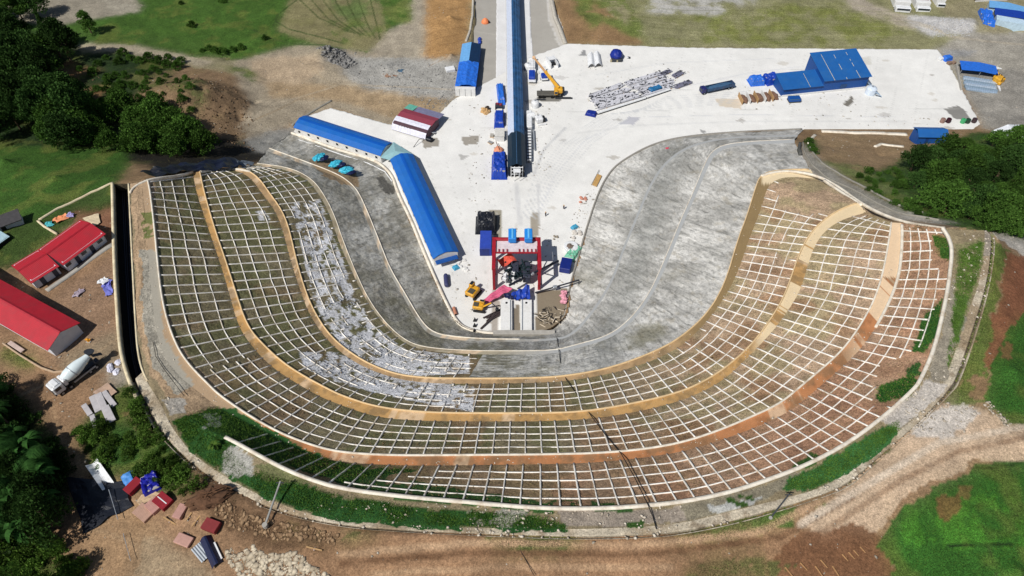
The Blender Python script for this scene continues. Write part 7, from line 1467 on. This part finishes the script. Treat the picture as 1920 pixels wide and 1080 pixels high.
# ---- grass blades and weeds as ground cover
def tufts(name, P, hmin, hmax, wd, material, seed, spread=.25):
    r = np.random.default_rng(seed); n = len(P); nb = 3; Q = np.repeat(P, nb, 0) + np.c_[r.normal(0, spread, (n * nb, 2)), np.zeros(n * nb)]; a = r.uniform(0, 6.28, n * nb); h = r.uniform(hmin, hmax, n * nb); d = np.stack([np.cos(a), np.sin(a), 0 * a], 1); l = r.normal(0, .35, (n * nb, 2)) * h[:, None]
    V = np.stack([Q - d * wd, Q + d * wd, Q + np.c_[l, h]], 1).reshape(-1, 3); F = np.arange(3 * n * nb).reshape(-1, 3); o = npmesh(name, V, F, material); tag(o, kind="stuff"); return o
L_grass = leaf_material("grass_blades", alb(38, 66, 24), alb(104, 140, 56), 0); L_weed = leaf_material("dry_weeds", alb(84, 82, 52), alb(150, 136, 92), 0)
rg = np.random.default_rng(5); uvg = proj(GV); inv_ = (uvg[:, 0] > -60) & (uvg[:, 0] < 1980) & (uvg[:, 1] > -20) & (uvg[:, 1] < 1110)
def pick(m, n):
    i = np.where(m)[0]; i = rg.choice(i, min(n, len(i)), replace=False); return GV[i] + np.c_[rg.uniform(-.25, .25, (len(i), 2)), np.full(len(i), -.03)]
near = uvg[:, 1] > 430
tufts("meadow_grass", np.r_[pick(inv_ & (GVEG > .65) & near, 42000), pick(inv_ & (GVEG > .65) & ~near, 26000)], .12, .34, .05, L_grass, 1)
tufts("dry_weeds", pick(inv_ & (GVEG > .15) & (GVEG < .7), 12000), .1, .3, .05, L_weed, 2)
def loft_pick(a, b, n, cond, dz=0.0, i0=0, i1=NS - 1):
    fi = rg.uniform(i0, i1, n); t = rg.uniform(.03, .97, n); P = surf(a, b, fi, t); uv = proj(P); P = P[cond(uv[:, 0], uv[:, 1], fbm(P[:, 0], P[:, 1], 5, 12))]; P[:, 2] += dz; return P
gmask = lambda u, v, f: inpoly(u, v, SLOPE[4][0]) | inpoly(u, v, SLOPE[7][0]) | inpoly(u, v, SLOPE[15][0]) | inpoly(u, v, SLOPE[19][0]) | inpoly(u, v, SLOPE[20][0]) | inpoly(u, v, SLOPE[21][0]) | inpoly(u, v, SLOPE[22][0])
tufts("verge_grass", np.r_[loft_pick('PI', 'RR', 52000, gmask), loft_pick('RR', 'AO', 52000, gmask)], .12, .34, .05, L_grass, 3)
wk = lambda u, v, f: f > .45
tufts("slope_weeds", np.r_[loft_pick('RR', 'AO', 9000, wk, i0=I0), loft_pick('AI', 'BO', 13000, wk), loft_pick('BI', 'CO', 11000, wk), loft_pick('CI', 'DO', 4000, wk, i1=KC)], .08, .26, .05, L_weed, 4)
# ---- stones and rubble
def rocks(name, P, smin, smax, material, seed, flat=.6, kind="stuff", label=None, cat=None):
    r = np.random.default_rng(seed); n = len(P); base = np.array([(0, 0, 1), (1, 0, .1), (.3, .95, 0), (-.8, .6, .1), (-.8, -.6, 0), (.3, -.95, .1), (0, 0, -.7)]); F0 = np.array([(0, 1, 2), (0, 2, 3), (0, 3, 4), (0, 4, 5), (0, 5, 1), (6, 2, 1), (6, 3, 2), (6, 4, 3), (6, 5, 4), (6, 1, 5)])
    s = smin + (smax - smin) * r.uniform(0, 1, n) ** 5; a = r.uniform(0, 6.28, n); B = base[None] * (1 + r.uniform(-.35, .35, (n, 7, 3))) * s[:, None, None]; B[:, :, 2] *= flat; B[:, :, 0] *= r.uniform(.7, 1.7, n)[:, None]
    X_ = B[:, :, 0] * np.cos(a)[:, None] - B[:, :, 1] * np.sin(a)[:, None]; Y_ = B[:, :, 0] * np.sin(a)[:, None] + B[:, :, 1] * np.cos(a)[:, None]; V_ = np.stack([X_ + P[:, 0:1], Y_ + P[:, 1:2], B[:, :, 2] + P[:, 2:3]], 2).reshape(-1, 3)
    F_ = (F0[None] + 7 * np.arange(n)[:, None, None]).reshape(-1, 3); o = npmesh(name, V_, F_, material); return tag(o, label, cat, kind=kind)
M_rk = leaf_material("pale_stone", alb(150, 138, 120), alb(226, 216, 200), 0); M_rb = leaf_material("brown_stone", alb(92, 70, 52), alb(176, 148, 116), 0); M_rg = leaf_material("grey_stone", alb(92, 92, 92), alb(170, 168, 164), 0); M_rw = leaf_material("white_chunk", alb(196, 198, 202), alb(240, 242, 246), 0)
def inpix(poly, n, z=None):
    P = scatter2(poly, n); Q = []
    us, vs = P[:, 0], P[:, 1]; W_ = np.array([at(u, v, z) for u, v in P]) if z is not None else None
    if z is None: g0 = G(float(us.mean()), float(vs.mean())); W_ = np.array([at(u, v, g0.z) for u, v in P]); W_[:, 2] = ground_z(W_[:, 0], W_[:, 1])
    return W_
def scatter2(poly, n):
    us = [p[0] for p in poly]; vs = [p[1] for p in poly]; P = np.c_[rg.uniform(min(us), max(us), n * 3), rg.uniform(min(vs), max(vs), n * 3)]; return P[inpoly(P[:, 0], P[:, 1], poly)][:n]
rocks("ground_stones", pick(inv_ & (GVEG < .3), 5000), .05, .32, M_rk, 1)
rocks("mound_rubble", np.r_[inpix([(300, 145), (345, 128), (440, 142), (466, 196), (452, 238), (478, 264), (430, 262), (370, 232), (310, 210)], 1800), inpix([(110, 125), (175, 120), (195, 165), (160, 190), (115, 165)], 300)], .06, .45, M_rb, 2)
rocks("dark_rubble", inpix([(598, 92), (640, 94), (668, 116), (650, 126), (606, 110)], 900), .12, 1.0, M_rg, 3)
rocks("grey_rubble", inpix([(640, 95), (700, 108), (700, 120), (760, 120), (870, 130), (860, 200), (800, 200), (770, 178), (660, 150)], 1500), .05, .42, M_rg, 4)
rocks("white_rubble", inpix([(416, 1036), (432, 1022), (446, 1038), (476, 1022), (500, 1040), (560, 1036), (585, 1062), (640, 1090), (450, 1090), (436, 1064)], 1500), .06, .6, leaf_material("buff_rubble", alb(132, 118, 98), alb(206, 194, 172), 0), 5, .22)
rocks("bank_rubble", inpix([(400, 925), (470, 965), (560, 990), (640, 1003), (630, 1022), (520, 1012), (430, 985), (400, 960)], 1100), .05, .5, M_rb, 6)
rocks("path_rubble", np.r_[loft_pick('PI', 'RR', 3000, lambda u, v, f: (f > .5) & ((v > 940) | (u > 1640) | (inpoly(u, v, [(300, 740), (350, 745), (355, 778), (312, 778)])))), loft_pick('PO', 'PI', 1500, lambda u, v, f: (f > .45) & (u > 300))], .05, .32, M_rk, 7)
rocks("corner_rubble", inpix([(1690, 790), (1760, 752), (1836, 765), (1800, 830), (1740, 820)], 350), .04, .3, M_rk, 8)
rocks("roadside_rubble", inpix([(1846, 758), (1856, 752), (1898, 795), (1886, 802)], 160), .05, .35, M_rk, 9)
rocks("overspray_chunks", np.r_[loft_pick('BI', 'CO', 9000, lambda u, v, f: inpoly(u, v, [(560, 660), (640, 660), (760, 715), (890, 726), (886, 772), (820, 760), (740, 745), (640, 720), (570, 690)]) & (vnoise(u * .09, v * .12, 3) > .4)), loft_pick('CI', 'DO', 9000, lambda u, v, f: inpoly(u, v, [(560, 400), (600, 400), (640, 500), (700, 610), (760, 655), (880, 668), (880, 700), (780, 705), (700, 690), (640, 650), (590, 570)]) & (vnoise(u * .09, v * .12, 8) > .58), i1=KC)], .06, .3, M_rw, 10, .5)
rocks("slope_clods", np.r_[loft_pick('RR', 'AO', 3500, wk, i0=I0), loft_pick('AI', 'BO', 4500, wk), loft_pick('BI', 'CO', 3500, wk)], .04, .2, M_rb, 11)
rocks("gravel_pile", inpix([(1740, 40), (1780, 32), (1826, 48), (1822, 62), (1750, 62)], 500), .1, .4, M_rw, 12)
def padpick(n, reg):
    P = scatter2(reg, n); return np.array([at(u, v, .08) for u, v in P])
rocks("floor_debris", np.r_[padpick(240, [(880, 180), (935, 180), (935, 340), (900, 420), (880, 380)]), padpick(260, [(985, 190), (1050, 190), (1030, 330), (990, 340)]), padpick(260, [(900, 420), (1060, 430), (1066, 545), (1000, 560), (850, 610), (830, 520)]), padpick(160, [(1380, 160), (1480, 170), (1640, 180), (1600, 210), (1380, 205)]), padpick(200, [(1060, 430), (1100, 360), (1124, 340), (1110, 400), (1078, 500)]), padpick(120, [(1100, 120), (1300, 120), (1300, 150), (1100, 215)]), padpick(120, [(1500, 215), (1830, 215), (1830, 236), (1500, 238)])], .05, .4, leaf_material("debris_mixed", alb(70, 64, 60), alb(214, 208, 196), 0), 20)
rocks("bench_crumbs", np.r_[loft_pick('AO', 'AI', 500, lambda u, v, f: f > .3), loft_pick('BO', 'BI', 400, lambda u, v, f: f > .3), loft_pick('CO', 'CI', 300, lambda u, v, f: f > .3)], .04, .2, M_rk, 13)
# root heap on the bank
r = empty("root_heap", G(395, 935), .3, "tangled heap of brown roots on the earth bank below the curved path", "root heap"); rr_ = random.Random(5); mb = MB()
for k in range(90):
    a = rr_.uniform(0, 6.28); d = rr_.uniform(0, 3.6); p = Vector((math.cos(a) * d, math.sin(a) * d * .5, 1.3 * (1 - d / 4.5) + rr_.uniform(0, .5))); q = p + Vector((rr_.uniform(-1.6, 1.6), rr_.uniform(-.7, .7), rr_.uniform(-.4, .5))); mb.tube(p, q, rr_.uniform(.06, .14), 5, .03)
mb.build("roots", mat("root_brown", (104, 74, 52), .95, var=.35, scale=3), r); MB().blob((0, 0, .1), (7.2, 3.8, 2.4), 18, 8, .18, 3).build("soil", mat("root_soil", (96, 68, 48), .95, var=.35, bump=.6), r)
# ---- leaning poles and cables
def rod(name, a, b, rad, material, label, cat, group=None, foot=True):
    p, q = at(*a), at(*b); r = empty(name, p, 0, label, cat, group); MB().tube((0, 0, 0), q - p, rad, 8, rad * .8).build("shaft", material, r)
    if foot: MB().tube((0, 0, -.5), (0, 0, .35), rad * 2.2, 8).build("footing", M_grey, r); MB().box(tuple((q - p) * .96), (1.2, .14, .14)).build("crossarm", M_dsteel, r)
    return r
M_pole = mat("pole_grey", (150, 150, 146), .8)
rod("utility_pole", (497, 985, 40.4), (526, 902, 42.6), .2, M_pole, "grey pole leaning across the curved path at lower left", "pole", "leaning poles by the path")
rod("utility_pole", (1444, 972, 40.6), (1480, 926, 43.2), .14, M_dsteel, "dark thin pole leaning over the path at lower right", "pole", "leaning poles by the path")
rod("scaffold_tube", (204, 918, 35.9), (221, 974, 36.6), .07, M_steel, "thin steel tube lying on the black groundsheet", "tube", "thin tubes lower left", False)
rod("scaffold_tube", (231, 1000, 36.9), (245, 1052, 37.4), .05, M_steel, "very thin tube standing out on the feathered tree shadow", "tube", "thin tubes lower left", False)
def cable(pts, rad, label):
    P = [Vector(at(*p)) for p in pts]; o = P[0].copy(); mb = MB(); mb.path([p - o for p in P], rad, 6); c = mb.build("black_cable", M_black); c.location = o; tag(c, label, "cable")
cable([(1036, 620, .5), (1045, 636, 5.5), (1048, 657, 10.5), (1052, 690, 14.3), (1062, 712, 17.6), (1088, 748, 21.6), (1108, 779, 25.2), (1135, 815, 28.9), (1165, 851, 32.7), (1190, 895, 36.6), (1214, 944, 40.7), (1224, 968, 40.9), (1231, 992, 41.0)], .09, "long black cable running down all the terraces right of the tunnel end")
cable([(250, 740, 32.6), (262, 760, 33), (267, 780, 33.6)], .1, "short black cable near the narrowing end of the black channel")
cable([(970, 1022, 40.4), (985, 1048, 40.4), (1002, 1080, 40.4)], .05, "thin black strand standing in for a shadow line across the bottom dirt road")  # dark strand added in place of a shadow line
cable([(287, 640, 32.5), (292, 668, 32.6), (306, 690, 32.7), (324, 714, 33), (345, 742, 33.4)], .06, "thin dark cable lying on the pale strip beside the left lattice")
# ---- end details: plastic sheeting, drains, white edges
cloth("black_plastic_sheeting", [(262, 322, 31), (330, 306, 27), (372, 318, 24.6), (284, 332, 32)], M_black_tarp, "black plastic sheeting draped over the far end of the outer lattice", wr=1.0, sd=21, cat="sheeting")
cloth("navy_plastic_sheeting", [(330, 308, 26), (440, 296, 17), (450, 312, 17.3), (352, 322, 25)], mat("navy_plastic", (24, 30, 50), .35, var=.35, bump=.5, spec=.6), "navy plastic sheeting between the two upper left end kerbs", wr=1.2, sd=22, cat="sheeting")
cloth("grey_plastic_sheeting", [(400, 306, 18.5), (440, 296, 16.5), (478, 308, 12), (440, 314, 16.9)], mat("grey_plastic", (120, 130, 142), .4, var=.3, bump=.5), "grey wrinkled plastic lying over the third bench's far end", wr=1.2, sd=23, cat="sheeting")
gline("floor_edge_wall", [(1540, 247), (1600, 250), (1700, 253)], 1.5, .3, M_kerb, "broad white edge strip along the floor above the brown bank", "wall", lift=.1)
gline("floor_edge_wall", [(1528, 254), (1520, 262), (1516, 270)], 1.0, .3, M_kerb, "short white strip turning down at the brown bank's left corner", "wall", lift=.1)
gline("sandbag_line", [(1640, 276), (1652, 271), (1672, 274), (1694, 276)], .9, .35, M_kerb, "low white sandbag line on the brown bank left of the wood", "sandbags", lift=.05)
gline("drain_channel", [(1505, 268), (1507, 284), (1522, 310), (1550, 334), (1590, 352), (1640, 380), (1700, 404), (1760, 414)], .3, .35, mat("drain_grey", (150, 146, 136), .9), "grey drain edge climbing behind the far right end of the slopes, outer side", "drain", lift=.1)
gline("drain_channel", [(1514, 264), (1520, 284), (1540, 306), (1572, 326), (1620, 352), (1680, 384), (1730, 400)], .3, .35, mat("drain_grey", (150, 146, 136), .9), "grey drain edge nearer the right-hand wood", "drain", lift=.1)
gline("tyre_ring_wall", [(1499, 272), (1497, 282), (1500, 292)], .9, .9, mat("dark_grey_wall", (84, 84, 80), .9, var=.3), "short dark curved wall at the top end of the grey drain", "wall", lift=.1)
gline("stone_edging", [(887, 0), (886, 30), (880, 62), (874, 78)], .9, .3, mat("rubble_edging", (190, 184, 172), .95, var=.4, scale=3, bump=.8), "rough stone edging between the brown cut and the grey road", "edging", lift=.05)
gline("stone_edging", [(1034, 0), (1040, 30), (1056, 70), (1060, 82)], 1.6, .25, mat("rubble_edging", (190, 184, 172)), "pale rough edging on the right side of the grey road", "edging", lift=.05)
gline("field_wall", [(548, 236), (560, 226), (590, 208), (622, 190)], .5, .5, mat("drain_grey", (150, 146, 136)), "grey low wall from the upper shed's corner towards the bare ground", "wall")
r = empty("bitumen_logs", G(1585, 1055), 0, "ochre split logs scattered on the dark brown cut at the bottom right", "logs")
for k, (u, v, a_, l_) in enumerate(((1528, 1062, 1.0, 3.2), (1500, 1056, .8, 1.6), (1472, 1064, .9, 3.4), (1538, 1050, .9, 1.6), (1560, 1062, 1.1, 3.0), (1578, 1040, .9, 1.4), (1590, 1036, .9, 1.4), (1600, 1032, .9, 1.2), (1612, 1026, .9, 1.2))):
    p = G(u, v) - r.location; MB().tube(p + Vector((0, 0, .1)), p + Vector((math.cos(-a_) * l_ * .7, math.sin(-a_) * l_, .15)), .14, 6, .08).build("log", mat("ochre_log", (168, 128, 86), .9), r)
